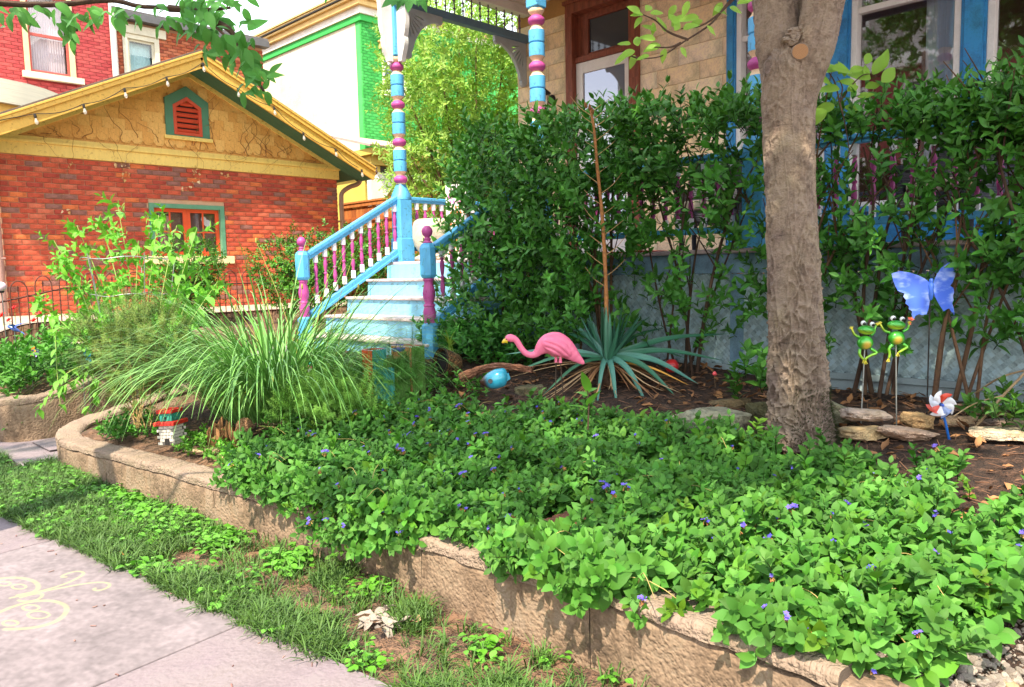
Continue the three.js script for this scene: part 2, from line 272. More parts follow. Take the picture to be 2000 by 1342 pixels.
// low retaining walls
function wallSweep(path, o) { // [x, z, top]; cross-section front, top, back
  const { y0 = -0.12, th = 0.2, inset = 0, yTop = (t) => t, seed = 0, amp = 0.006, low } = o;
  const pts = new THREE.CatmullRomCurve3(path.map(([x, z, t]) => V(x, t, z)), false, 'centripetal'); const L = pts.getLength(), n = Math.max(3, Math.round(L / 0.03)), P = [], U = [], I = []; let m = 0;
  for (let i = 0; i <= n; i++) {
    const c = pts.getPointAt(i / n), t = pts.getTangentAt(i / n).setY(0).normalize(), nrm = V(t.z, 0, -t.x); // nrm points to the street
    const top = yTop(c.y), bot = low ? c.y - low(c.x) : y0, S = []; const rr = 0.02;
    for (let k = 0; k <= 10; k++) S.push([-inset, lerp(bot, top - rr, k / 10)]);
    S.push([-inset - rr * 0.3, top - rr * 0.3]);
    for (let k = 0; k <= 5; k++) S.push([lerp(-inset - rr, -th + rr, k / 5), top]);
    S.push([-th, top - rr]); S.push([-th, bot]); if (low) for (let k = 1; k < 4; k++) S.push([lerp(-th, -inset, k / 4), bot]);
    m = S.length; let len = 0;
    S.forEach(([d, y], k) => { const x = c.x + nrm.x * d, z = c.z + nrm.z * d, e = amp * (fbm(x * 5 + seed, y * 7, z * 5, 4) * 2.2 + fbm(x * 30, y * 30, z * 30, 2)); P.push(x + nrm.x * e, y + (k > 10 && k < 19 ? e * 1.2 : 0), z + nrm.z * e); U.push(i / n * L + seed, y + (k > 11 ? d : 0)); });
  }
  for (let i = 0; i < n; i++) for (let k = 0; k < m; k++) { const k2 = (k + 1) % m; const a = i * m + k, b = i * m + k2, c = a + m, d = b + m; I.push(a, c, b, b, c, d); }
  for (const e of [0, n]) { const c = P.length / 3; let sx = 0, sy = 0, sz = 0; for (let k = 0; k < m; k++) { sx += P[(e * m + k) * 3]; sy += P[(e * m + k) * 3 + 1]; sz += P[(e * m + k) * 3 + 2]; } P.push(sx / m, sy / m, sz / m); U.push(0, 0); for (let k = 0; k < m; k++) I.push(c, e * m + k, e * m + (k + 1) % m); }
  let g = new THREE.BufferGeometry(); g.setAttribute('position', new THREE.Float32BufferAttribute(P, 3)); g.setAttribute('uv', new THREE.Float32BufferAttribute(U, 2)); g.setIndex(I); g.computeVertexNormals();
  return toCreasedNormals(g, 0.9);
}
const cutPath = (P, x0, x1) => { const c = []; const at_ = (x) => { for (let i = 0; i < P.length - 1; i++) if (x <= P[i][0] && x >= P[i + 1][0]) { const t = (P[i][0] - x) / (P[i][0] - P[i + 1][0] || 1); return [x, lerp(P[i][1], P[i + 1][1], t), lerp(P[i][2], P[i + 1][2], t)]; } }; c.push(at_(x0)); for (const p of P) if (p[0] < x0 - 0.03 && p[0] > x1 + 0.03) c.push(p); c.push(at_(x1)); return c; };
{
  const w = thing('retaining_wall', 'long low stained concrete retaining wall with cracked cap along the flower bed', 'retaining wall');
  const cuts = [0.5, -0.885, -1.84, -2.86, -3.82, -4.66, -6.2, -7.18];
  for (let i = 0; i < cuts.length - 1; i++) part('wall_section', wallSweep(cutPath(WALL, cuts[i] - 0.0025, cuts[i + 1] + 0.0025), { yTop: (t) => t - (i === 0 ? 0.03 : 0.055), seed: i * 3.1, inset: 0.004 }), mWallC, w);
  part('wall_section', wallSweep(WALL.slice(12).map((p) => [...p]), { yTop: (t) => t - 0.05, seed: 33, inset: 0.004 }), mWallC, w);
  const caps = [-0.87, -1.62, -2.1, -2.865, -3.6, -4.5, -5.6, -7.18];
  for (let i = 0; i < caps.length - 1; i++) part('cap_slab', wallSweep(cutPath(WALL, caps[i] - 0.002, caps[i + 1] + 0.002), { low: (x) => 0.05 + 0.018 * fbm(x * 4, 3, i, 3) - (i < 2 ? 0.012 : 0), seed: 50 + i, amp: i < 3 ? 0.012 : 0.009, inset: i < 3 ? -0.006 : 0.001, yTop: (t) => t + (i < 1 ? 0.008 : 0) }), mCap, w);
  part('cap_slab', wallSweep(WALL.slice(12), { low: () => 0.045, seed: 70, amp: 0.009 }), mCap, w);
  const w2 = thing('retaining_wall', 'weathered concrete retaining wall around the zinnia bed left of the walkway', 'retaining wall');
  const Q = [[-8.6, -3.4, 0.78], [-8.55, -2.85, 0.66], [-8.5, -2.3, 0.5], [-8.5, -1.95, 0.44], [-8.62, -1.76, 0.43], [-8.85, -1.68, 0.43], [-9.6, -1.6, 0.45], [-12.2, -1.5, 0.5]];
  part('wall_body', wallSweep(Q, { yTop: (t) => t - 0.05, seed: 9, inset: 0.004, y0: -0.05 }), mWallC, w2);
  part('cap_slab', wallSweep(Q, { low: () => 0.055, seed: 91, amp: 0.014 }), mCap, w2);
}
// ---------- shared building helpers ----------
function rebase(o, x, y, z) { const p = V(x, y, z); o.children.forEach((c) => c.position.sub(p)); o.position.copy(p); return o; }
const mGlass = new THREE.MeshPhysicalMaterial({ color: 0xffffff, transmission: 1, thickness: 0, roughness: 0.02, ior: 1.5, specularIntensity: 1 });
const mDarkGlass = new THREE.MeshPhysicalMaterial({ color: C('#3c3f46'), roughness: 0.04, ior: 1.6, specularIntensity: 1 });
const mDark = M('#2a2523', { rough: 0.9 });
const T_brick = dtex(256, 256, (u, v) => { const m = 0.84 + nA(u, v) * 0.5 + nD(u, v) * 0.4; return [m, m * 0.97, m * 0.94]; });
// bricks laid in running bond over a rectangle of wall; dir 'x' runs along x and faces +z, 'z' runs along z and faces +x
function layBricks(parent, o) {
  const { a0, a1, y0, y1, face, dir, bw = 0.2, bh = 0.064, jt = 0.011, mats, holes = [], singles = 0, seed = 1, weights, stuffName = 'brick', jig = 0.003, label } = o;
  const rnd = RNG(seed), places = [], ph = bh + jt, pw = bw + jt;
  for (let r = 0, y = y0; y + bh <= y1 + 0.001; y += ph, r++) for (let a = a0 - (r % 2 ? pw / 2 : 0); a < a1; a += pw) {
    const l = Math.max(a, a0), q = Math.min(a + bw, a1); if (q - l < 0.03) continue;
    if (holes.some((h) => q > h[0] && l < h[1] && y + bh > h[2] && y < h[3])) { // trim against openings
      const h = holes.find((k) => q > k[0] && l < k[1] && y + bh > k[2] && y < k[3]); let done = false;
      for (const [L, Q] of [[l, Math.min(q, h[0])], [Math.max(l, h[1]), q]]) if (Q - L > 0.03 && !(done && 0)) places.push([(L + Q) / 2, y + bh / 2, Q - L]); continue;
    }
    places.push([(l + q) / 2, y + bh / 2, q - l]);
  }
  const g = o.rough ? (() => { const b = new THREE.BoxGeometry(bw, bh, 0.06, 4, 2, 1), p = b.attributes.position; for (let i = 0; i < p.count; i++) if (p.getZ(i) > 0.02 && Math.abs(p.getX(i)) < bw * 0.45 && Math.abs(p.getY(i)) < bh * 0.4) p.setZ(i, p.getZ(i) + 0.004); b.computeVertexNormals(); return uvm(b); })() : box(bw, bh, 0.06);
  const q = dir === 'z' ? EU(0, PI / 2, 0) : new THREE.Quaternion();
  const at_ = ([a, y]) => { const d = face - 0.03 + rnd() * jig; return dir === 'z' ? V(d, y, a) : V(a, y, d); };
  if (singles) places.sort((p, q2) => Math.hypot(p[0] - o.near[0], (p[1] - o.near[1]) * 0.7) - Math.hypot(q2[0] - o.near[0], (q2[1] - o.near[1]) * 0.7));
  const per = mats.map(() => []);
  places.forEach((p, i) => {
    let k = 0, w = rnd(); for (; k < mats.length - 1 && w > weights[k]; k++) w -= weights[k];
    if (i < singles) { const m = part(o.name ?? 'brick', g, mats[k], parent); m.position.copy(at_(p)); m.quaternion.copy(q); m.scale.set(p[2] / bw, 1, 1); }
    else per[k].push(TR(at_(p), q, V(p[2] / bw, 1, 1)));
  });
  per.forEach((m, k) => m.length && inst(stuffName, g, mats[k], m, null, parent));
}
const brickMats = (cols) => cols.map((c) => M(c, { map: T_brick, s: 3, bs: 0.004, rough: 0.9 }));

// ---------- garage ----------
{
  const G = thing('garage', 'small red brick garage with yellow shingled gable, green soffit and orange window', 'garage');
  const X = -13, zl = -2.8, zr = -8.4, yb = 1.06, apexZ = -5.6, sl = 0.478, rk = (z, y0 = 5.16) => y0 - sl * Math.abs(z - apexZ);
  const mMort = M('#cfa483', { map: T_conc, rough: 0.95 }), bm = brickMats(['#cc5c40', '#be5038', '#dc7442', '#96645a', '#b04636', '#d06c50']);
  const yel = M('#e4b452', { rough: 0.6, bs: 0.001, map: T_chip }), pale = M('#eecb70', { rough: 0.6, bs: 0.001, map: T_chip }), tan = [M('#e6ac5c', { rough: 0.7, bs: 0.002, map: T_chip, s: 2 }), M('#e0a354', { rough: 0.7, bs: 0.002, map: T_chip, s: 2 }), M('#eab566', { rough: 0.7, bs: 0.002, map: T_chip, s: 2 })];
  const grn = M('#4d8065', { rough: 0.6 }), soff = M('#3f6a52', { rough: 0.7 }), red = M('#cf4a2c', { rough: 0.55 }), orange = M('#e3562a', { rough: 0.5 });
  const win = [-6.11, -4.85, 1.93, 2.79];
  part('wall', merge([span([-13.25, yb - 0.3, win[1]], [X - 0.012, 3.45, zl], 0.001), span([-13.25, yb - 0.3, zr], [X - 0.012, 3.45, win[0]], 0.001), span([-13.25, yb - 0.3, win[0]], [X - 0.0121, win[2] - 0.13, win[1]], 0.001), span([-13.25, win[3], win[0]], [X - 0.0121, 3.45, win[1]], 0.001), span([-20.5, yb - 0.3, zr], [-13.25, 3.45, zr + 0.25]), span([-20.5, yb - 0.3, zl - 0.25], [-13.25, 3.45, zl]), span([-20.7, yb - 0.3, zr], [-20.5, 3.45, zl])]), mMort, G);
  layBricks(G, { a0: zr, a1: zl, y0: yb - 0.02, y1: 3.44, face: X, dir: 'z', bw: 0.212, bh: 0.064, jt: 0.012, mats: bm, weights: [0.34, 0.26, 0.1, 0.1, 0.12, 0.08], holes: [[-6.12, -4.84, 1.8, 2.8]], singles: 300, near: [-4.0, 2.6], seed: 4, rough: true, jig: 0.008 });
  // gable
  const gy = 3.66;
  { const s = poly([[-zr, gy], [-apexZ, rk(apexZ, 5.0)], [-zl, gy]].map(([a, y]) => [-a, y])); const g = new THREE.ExtrudeGeometry(s, { depth: 0.2, bevelEnabled: false }); g.rotateY(-PI / 2); const p = g.attributes.position; for (let i = 0; i < p.count; i++) p.setX(i, p.getX(i) + X + 0.0); part('gable_wall', uvm(g), tan[1], G); }
  const sh = prism(poly([[-0.0845, 0.2], [0.0845, 0.2], [0.0845, 0.055], [0.045, 0], [-0.045, 0], [-0.0845, 0.055]]), 0.009).rotateY(PI / 2);
  const sh2 = prism(poly([[-0.084, 0.2], [0.084, 0.2], [0.084, 0.045], [0.05, 0.002], [-0.04, 0], [-0.084, 0.05]]), 0.010).rotateY(PI / 2); let rs = RNG(8), row = 0;
  for (let y = gy + 0.05; y < 4.95; y += 0.165, row++) for (let z = zr + 0.1 + (row % 2) * 0.085; z < zl; z += 0.17) {
    if (y + 0.1 > rk(z, 4.93) || (Math.abs(z + 5.55) < 0.38 && y > 3.72 && y < 4.6 - Math.abs(z + 5.55) * 0.5)) continue;
    const m = part('shingle', rs() < 0.5 ? sh : sh2, tan[(rs() * 3) | 0], G); m.position.set(X + 0.006 + rs() * 0.004, y, z); m.rotation.z = -0.05 - rs() * 0.03; m.rotation.x = (rs() - 0.5) * 0.012;
  }
  part('frieze_board', merge([span([X - 0.02, 3.40, zr - 0.04], [X + 0.035, 3.575, zl + 0.04]), span([X - 0.02, 3.5755, zr - 0.06], [X + 0.06, 3.615, zl + 0.06]), span([X - 0.02, 3.6155, zr - 0.05], [X + 0.04, 3.67, zl + 0.05])]), pale, G);
  for (const s of [-1, 1]) {
    const e = apexZ + s * 3.28, tip = (x, dy, z = e) => V(x, rk(z) + dy, z), ap = (x, dy) => V(x, 5.16 + dy, apexZ - s * 0.004);
    part('bargeboard', merge([beam(ap(-12.42, -0.155), tip(-12.42, -0.155), 0.035, 0.16), beam(ap(-12.395, -0.045), tip(-12.395, -0.045), 0.05, 0.06), beam(ap(-12.38, 0.005), tip(-12.38, 0.005), 0.05, 0.03)]), s < 0 ? yel : yel, G);
    part('rake_trim', beam(V(X + 0.035, 4.93, apexZ), V(X + 0.035, rk(s < 0 ? zr : zl, 4.93), s < 0 ? zr : zl), 0.03, 0.09), pale, G);
    // soffit boards under the gable overhang and the eave, then the roof skin
    for (let k = 0; k < 5; k++) { const x = -12.98 + 0.112 * k; part('soffit_board', beam(V(x + 0.05, 5.16 - 0.2, apexZ), V(x + 0.05, rk(e) - 0.2, e), 0.108, 0.012, 0.003), soff, G); }
    part('roof', beam(V(-16.7, 5.16 + 0.03, apexZ), V(-16.7, rk(e - s * 0) + 0.03 - 0.03, e + s * 0.06), 8.6, 0.045), M('#5e5650', { map: T_conc, rough: 0.95 }), G);
    part('eave_soffit', beam(V(-16.9, rk(apexZ) - 0.14, apexZ), V(-16.9, rk(e) - 0.14, e), 7.7, 0.03), soff, G);
    part('gutter', tube([V(-12.45, rk(e) - 0.06, e + s * 0.04), V(-20.5, rk(e) - 0.1, e + s * 0.04)], 0.06, 8), M('#8a5a4c', { rough: 0.5 }), G);
  }
  // louvred vent
  const pent = (w, b, sh_, t) => poly([[-w, b], [w, b], [w, sh_], [0, t], [-w, sh_]]);
  const ring = (o, i, d) => { o.holes.push(new THREE.Path(i.getPoints())); return prism(o, d, 0.004).rotateY(PI / 2); };
  const vz = -5.55, put = (g, x) => { g.translate(X + x, 0, vz); return uvm(g); };
  const vent = part('louvre_vent', put(ring(pent(0.36, 3.9, 4.5, 4.72), pent(0.235, 3.92, 4.4, 4.55), 0.03), 0.012), grn, G);
  part('vent_frame', put(ring(pent(0.232, 3.925, 4.397, 4.547), pent(0.185, 3.965, 4.37, 4.49), 0.035), 0.014), red, vent);
  part('vent_back', span([X - 0.05, 3.93, vz - 0.22], [X + 0.006, 4.45, vz + 0.22]), mDark, vent);
  for (let k = 0; k < 6; k++) part('louvre_slat', xf(rbox(0.045, 0.05, 0.36 - (k > 4 ? 0.16 : 0), 0.003), V(X + 0.022, 3.99 + k * 0.088, vz), EU(0, 0, 0.75)), red, vent);
  part('vent_sill', span([X, 3.84, vz - 0.4], [X + 0.07, 3.898, vz + 0.4]), pale, vent);
  // window
  const [w0, w1, wb, wt] = win, wd = part('window_frame', merge([span([X - 0.16, wb, w0], [X + 0.012, wt, w0 + 0.075]), span([X - 0.16, wb, w1 - 0.075], [X + 0.012, wt, w1]), span([X - 0.16, wt - 0.07, w0 + 0.075], [X + 0.012, wt, w1 - 0.075])]), M('#5f9577', { rough: 0.5 }), G);
  part('window_sill', span([X - 0.15, wb - 0.13, w0 - 0.12], [X + 0.06, wb - 0.001, w1 + 0.12], 0.008), M('#e6d5a4', { map: T_conc, rough: 0.8 }), G);
  const sash = (z0, z1) => { const s = part('sash', merge([span([X - 0.1, wb + 0.005, z0], [X - 0.06, wt - 0.07, z0 + 0.06]), span([X - 0.1, wb + 0.005, z1 - 0.06], [X - 0.06, wt - 0.07, z1]), span([X - 0.1, wt - 0.13, z0 + 0.06], [X - 0.06, wt - 0.07, z1 - 0.06]), span([X - 0.1, wb + 0.005, z0 + 0.06], [X - 0.06, wb + 0.08, z1 - 0.06]), span([X - 0.09, wb + 0.08, (z0 + z1) / 2 - 0.011], [X - 0.065, wt - 0.13, (z0 + z1) / 2 + 0.011], 0.001), span([X - 0.0895, (wb + wt) / 2 - 0.036, z0 + 0.06], [X - 0.0655, (wb + wt) / 2 - 0.014, z1 - 0.06], 0.001)]), orange, G); for (let i = 0; i < 2; i++) for (let j = 0; j < 2; j++) { const zz = lerp(z0 + 0.06, z1 - 0.06, i / 2), yy = lerp(wb + 0.08, wt - 0.13, j / 2); part('pane', box(0.004, (wt - wb - 0.21) / 2 - 0.02, (z1 - z0 - 0.12) / 2 - 0.02, X - 0.078, yy + (wt - wb - 0.21) / 4, zz + (z1 - z0 - 0.12) / 4), mGlass, s); } };
  sash(-5.985 - 0.05, -5.48); sash(-5.48, -4.925);
  part('window_interior', merge([span([-13.24, wb - 0.02, w0], [-13.2, wt, w1]), span([-13.2, wb - 0.01, w0 + 0.08], [-13.11, wb + 0.003, w1 - 0.08])]), M('#6e564c', { rough: 0.9 }), G);
  part('curtain', merge([0, 1, 2, 3].map((k) => xf(new THREE.CylinderGeometry(0.03, 0.035, 0.5, 8), V(-13.17, 2.35, -5.0 - k * 0.07)))), M('#b78b86', { rough: 0.9 }), G);
  part('window_ornament', merge([...[0, 1, 2, 3, 4, 5].map((k) => xf(new THREE.CylinderGeometry(0.035, 0.035, 0.008, 10), V(-13.12, 2.14 + 0.05 * Math.sin(k), -5.6 + 0.05 * Math.cos(k)), EU(0, 0, PI / 2)))]), M('#c9b6bd', { rough: 0.6 }), G);
  part('window_ornament', merge([xf(new THREE.CylinderGeometry(0.06, 0.06, 0.008, 12), V(-13.12, 2.5, -5.85), EU(0, 0, PI / 2)), xf(new THREE.CylinderGeometry(0.045, 0.05, 0.008, 9), V(-13.119, 2.56, -5.79), EU(0, 0, PI / 2))]), M('#cfd3da', { rough: 0.5 }), G);
  const ds = M('#95705c', { rough: 0.5 });
  part('downspout', merge([tube(curve([V(-12.9, 3.5, -8.88), V(-12.9, 3.36, -8.85), V(-12.92, 3.26, -8.62), V(-12.94, 3.14, -8.47), V(-12.94, 3.0, -8.45), V(-12.94, 2.6, -8.45), V(-12.94, 0.95, -8.45)], 30), 0.045, 8), ...[2.6, 1.6].map((y) => rbox(0.11, 0.03, 0.12, 0.004, -12.955, y, -8.45))]), ds, G);
  part('downspout', merge([tube([V(-12.94, 3.4, -2.72), V(-12.94, 0.98, -2.72)], 0.055, 8), ...[2.9, 1.9].map((y) => rbox(0.13, 0.03, 0.14, 0.004, -12.955, y, -2.72))]), M('#a9837a', { rough: 0.5 }), G);
  rebase(G, -13, 1.06, -5.6);
  // dried creeper on the gable and the bricks
  const vine = thing('dried_creeper', 'bare dried creeper stems and withered leaves clinging to the garage gable', 'creeper', [-13, 3.4, -5.6]); const rv = RNG(77), tw = [], lv = [], cl = [];
  const dead = leaf(0.05, 0.045, { n: 3, fold: 0.5, curl: 0.5 });
  for (let k = 0; k < 46; k++) {
    let z = -3.2 - rv() * 4.9, y = 3.66 + rv() * 0.15, dz = (rv() - 0.5) * 0.3; const down = rv() < 0.45; const top = down ? y - 0.15 - rv() * (rv() < 0.4 ? 1.0 : 0.25) : Math.min(rk(z, 4.8), y + 0.25 + rv() * 0.9), n = 13, P = [];
    for (let i = 0; i <= n; i++) { const yy = lerp(y, top, i / n); P.push(V(0.028 + 0.025 * rv() + (yy > 3.38 && yy < 3.7 ? 0.05 : 0), yy - 3.4, z + 5.6)); dz = dz * 0.7 + (rv() - 0.5) * 0.5; z += dz * 0.14; if (down && yy < 3.38 && rv() < 0.35) for (let q = 0; q < 3; q++) { lv.push(TR(P[i].clone().add(V(0.01 + rv() * 0.03, (rv() - 0.5) * 0.1, (rv() - 0.5) * 0.12)), EU(rv() * 6, rv() * 6, rv() * 6), 0.6 + rv() * 0.7)); cl.push(C('#c9975a').lerp(C('#e0c79a'), rv())); } }
    tw.push(tube(P, P.map((_, i) => lerp(0.0055, 0.002, i / n) * (down ? 0.6 : 1)), 5));
  }
  part('stem', tw, M('#8f5f34', { rough: 0.9 }), vine); inst('dried_leaf', dead, M('#ffffff', { map: null, bump: null, rough: 0.8, side: THREE.DoubleSide }), lv, cl, vine);
  // string of bulbs along the bargeboard
  const st = thing('string_lights', 'string of clear bulbs hung along the yellow bargeboard of the garage', 'string lights', [-12.36, 3.4, -5.6]); const wp = [], bl = [];
  for (const [px, py] of [[68, 222], [163, 203], [243, 172], [325, 150], [396, 122], [464, 172], [535, 208], [592, 258], [655, 290], [706, 330]]) { const p = onX(px, py, -12.37); bl.push(p); }
  for (let i = 0; i < bl.length - 1; i++) for (let k = 0; k < 8; k++) { const t = k / 8, p = bl[i].clone().lerp(bl[i + 1], t); p.y -= 0.05 * Math.sin(PI * t); wp.push(p); } wp.unshift(bl[0].clone().add(V(0, -0.3, 0.9)));
  part('wire', tube(wp, 0.006, 5), mDark, st);
  const mBulb = new THREE.MeshPhysicalMaterial({ color: C('#f4efe6'), roughness: 0.08, transmission: 0.6, thickness: 0 });
  for (const p of bl) { const k = part('socket', lathe([[0, 0.03], [0.018, 0.028], [0.02, -0.02], [0.014, -0.025], [0, -0.026]], 8), mDark, st); k.position.copy(p).add(V(0.006, -0.035, 0)); k.rotation.x = 0.15; part('bulb', lathe([[0.012, -0.024], [0.014, -0.04], [0.026, -0.075], [0.022, -0.1], [0.008, -0.112], [0, -0.114]], 10), mBulb, k); }
  rebase(st, -12.36, 3.4, -5.6);
}

// ---------- houses behind ----------
function sashWindow(parent, o) { // flat window in a wall; dir as for bricks, outer face at `face`
  const { a0, a1, y0, y1, face, dir, frame, sash, mid = 0.5, curtain, depth = 0.08 } = o, fw = o.fw ?? 0.09;
  const B = (a, b, y, yy, d0, d1) => dir === 'z' ? span([face - d1, y, a], [face - d0, yy, b], 0.003) : span([a, y, face - d1], [b, yy, face - d0], 0.003);
  const f = part('window_frame', merge([B(a0, a0 + fw, y0, y1, -0.02, depth), B(a1 - fw, a1, y0, y1, -0.02, depth), B(a0 + fw, a1 - fw, y1 - fw, y1, -0.02, depth)]), frame, parent), m = lerp(y0, y1, mid), i0 = a0 + fw, i1 = a1 - fw, sw = 0.05;
  const s = part('sash', merge([B(i0, i0 + sw, y0, y1 - fw, 0.03, 0.07), B(i1 - sw, i1, y0, y1 - fw, 0.03, 0.07), B(i0 + sw, i1 - sw, y1 - fw - sw, y1 - fw, 0.03, 0.07), B(i0 + sw, i1 - sw, m - 0.03, m + 0.03, 0.025, 0.07), B(i0 + sw, i1 - sw, y0, y0 + 0.07, 0.03, 0.07)]), sash, parent);
  for (const [p, q] of [[y0 + 0.07, m - 0.03], [m + 0.03, y1 - fw - sw]]) part('pane', B(i0 + sw, i1 - sw, p, q, 0.045, 0.05), o.glass ?? mGlass, s);
  part('room', B(a0 + 0.02, a1 - 0.02, y0, y1 - 0.02, 0.35, 0.4), o.room ?? mDark, parent);
  if (curtain) { const n = 14, g = []; for (let k = 0; k < n; k++) { const a = lerp(i0 + sw, i1 - sw, (k + 0.5) / n), c = new THREE.CylinderGeometry(0.035, 0.04, y1 - y0 - fw - 0.1, 8); const h = (y0 + y1 - fw) / 2; g.push(xf(c, dir === 'z' ? V(face - 0.2, h, a) : V(a, h, face - 0.2))); } part('curtain', g, curtain, parent); }
  return f;
}
{
  const R = thing('painted_brick_house', 'red painted brick house with white sill and half curtained window behind the garage', 'house');
  const X = -19, bm = brickMats(['#b8484a', '#ae3f42', '#bf5250']), cream = M('#d8d0b8', { rough: 0.8 }), wn = [-5.72, -4.74, 6.0, 7.75];
  part('wall', merge([span([X - 0.4, 0.9, -2.6], [X - 0.02, 9.6, 4], 0.001), span([X - 0.4, 0.9, wn[1]], [X - 0.0201, 9.6, -2.6], 0.001), span([X - 0.4, 0.9, -6.5], [X - 0.0201, 9.6, wn[0]], 0.001), span([X - 0.4, 0.9, wn[0]], [X - 0.0202, wn[2], wn[1]], 0.001), span([X - 0.4, wn[3], wn[0]], [X - 0.0202, 9.6, wn[1]], 0.001), span([X - 8, 0.9, 3.7], [X - 0.4, 9.6, 4]), span([X - 8, 0.9, -6.5], [X - 0.4, 9.6, -6.2])]), M('#8f2f30', { rough: 0.9 }), R);
  layBricks(R, { a0: -6.5, a1: -2.6, y0: 4.4, y1: 8.4, face: X, dir: 'z', bw: 0.24, bh: 0.067, jt: 0.008, mats: bm, weights: [0.4, 0.3, 0.3], holes: [[wn[0], wn[1], wn[2] - 0.14, wn[3]]], seed: 21 });
  sashWindow(R, { a0: wn[0], a1: wn[1], y0: wn[2], y1: wn[3], face: X, dir: 'z', frame: M('#d8c89a', { rough: 0.7 }), sash: M('#b85248', { rough: 0.6 }), mid: 0.46, curtain: M('#cbbfc6', { rough: 0.9 }), fw: 0.1 });
  part('window_sill', span([X - 0.1, wn[2] - 0.13, wn[0] - 0.14], [X + 0.09, wn[2] - 0.002, wn[1] + 0.06]), cream, R);
  part('porch_roof', merge([span([X, 4.9, -2.0], [X + 2.0, 5.34, 3]), xf(new THREE.CylinderGeometry(2.0, 2.0, 0.44, 28, 1, false), V(X + 0.05, 5.12, -3.4))]), cream, R);
  part('porch_fascia', xf(new THREE.CylinderGeometry(1.9, 1.9, 0.2, 28), V(X + 0.05, 4.8, -3.4)), M('#d8a94e', { rough: 0.7 }), R);
  part('roof', span([X - 8, 9.6, -6.52], [X + 0.15, 9.8, 4.1]), mDark, R);
  rebase(R, X, 1, -2);
  const O = thing('brick_house', 'orange brick house with white lintel and pale blue curtain above the garage roof', 'house');
  const wo = [-7.56, -6.74, 5.9, 7.2];
  const om = brickMats(['#b8623e', '#a85236', '#c27150', '#9a4a34']);
  part('wall', merge([span([X - 0.4, 0.9, -10.2], [X - 0.022, 7.5, wo[0]], 0.001), span([X - 0.4, 0.9, wo[1]], [X - 0.022, 7.5, -6.57], 0.001), span([X - 0.4, 0.9, wo[0]], [X - 0.0221, wo[2], wo[1]], 0.001), span([X - 0.4, wo[3], wo[0]], [X - 0.0221, 7.5, wo[1]], 0.001), span([X - 8, 0.9, -10.2], [X - 0.4, 7.5, -9.9])]), M('#c79a7c', { rough: 0.9 }), O);
  layBricks(O, { a0: -10.2, a1: -6.57, y0: 4.6, y1: 7.45, face: X, dir: 'z', bw: 0.21, bh: 0.062, jt: 0.012, mats: om, weights: [0.35, 0.25, 0.25, 0.15], holes: [[wo[0], wo[1], wo[2], wo[3]], [-7.72, -6.58, 7.19, 7.4]], seed: 23 });
  sashWindow(O, { a0: wo[0], a1: wo[1], y0: wo[2], y1: wo[3], face: X, dir: 'z', frame: cream, sash: cream, mid: 0.3, curtain: M('#a9cdd0', { rough: 0.9 }), fw: 0.11 });
  part('lintel', span([X - 0.1, 7.2, -7.72], [X + 0.05, 7.4, -6.58]), cream, O);
  part('downspout', tube([V(X + 0.07, 8.4, -6.53), V(X + 0.07, 1, -6.53)], 0.07, 8), M('#cfc9c4', { rough: 0.5 }), O);
  part('gutter', span([X - 0.05, 7.47, -10.3], [X + 0.2, 7.62, -6.57]), M('#5b5a5c', { rough: 0.6 }), O);
  part('roof', beam(V(X + 0.15, 7.66, -8.4), V(X - 5, 9.2, -8.4), 3.8, 0.06), M('#8c8884', { map: T_conc, rough: 0.9 }), O);
  rebase(O, X, 1, -8.4);

  const GH = thing('green_house', 'bright green brick house with cream stucco side wall and yellow cornice', 'house');
  const gx = -16.9, gz = -11.83, gm = brickMats(['#3fb350', '#37a648', '#4bbd5c']), stucco = M('#e6dcc2', { map: T_conc, s: 0.5, bump: T_concBump, bs: 0.003, rough: 0.9 }), yc = M('#e3c078', { rough: 0.6 }), green = M('#35b84e', { rough: 0.7 }), white = M('#e9e4da', { rough: 0.6 });
  const gw = [-13.25, -12.45, 6.36, 7.42];
  part('stucco_wall', span([-23.5, 0.6, gz - 0.3], [gx - 0.25, 8.3, gz]), stucco, GH);
  part('wall', merge([span([gx - 0.25, 0.6, gw[1]], [gx - 0.012, 8.3, gz - 0.001], 0.001), span([gx - 0.25, 0.6, -22], [gx - 0.012, 8.3, gw[0]], 0.001), span([gx - 0.25, 0.6, gw[0]], [gx - 0.0121, gw[2], gw[1]], 0.001), span([gx - 0.25, gw[3], gw[0]], [gx - 0.0121, 8.3, gw[1]], 0.001)]), M('#4fc763', { rough: 0.9 }), GH);
  layBricks(GH, { a0: -16.5, a1: gz, y0: 3.0, y1: 8.1, face: gx, dir: 'z', bw: 0.21, bh: 0.064, jt: 0.01, mats: gm, weights: [0.4, 0.3, 0.3], holes: [[gw[0], gw[1], gw[2] - 0.12, gw[3] + 0.16]], seed: 31 });
  sashWindow(GH, { a0: gw[0], a1: gw[1], y0: gw[2], y1: gw[3], face: gx, dir: 'z', frame: white, sash: white, mid: 0.6, curtain: M('#4a74b8', { rough: 0.9 }), fw: 0.05 });
  part('window_sill', span([gx - 0.1, gw[2] - 0.12, gw[0] - 0.08], [gx + 0.08, gw[2] - 0.002, gw[1] + 0.08]), white, GH);
  part('window_head', merge([span([gx - 0.1, gw[3] + 0.001, gw[0] - 0.08], [gx + 0.07, gw[3] + 0.16, gw[1] + 0.08]), span([gx - 0.1, gw[3] + 0.16, gw[0] - 0.12], [gx + 0.12, gw[3] + 0.2, gw[1] + 0.12])]), yc, GH);
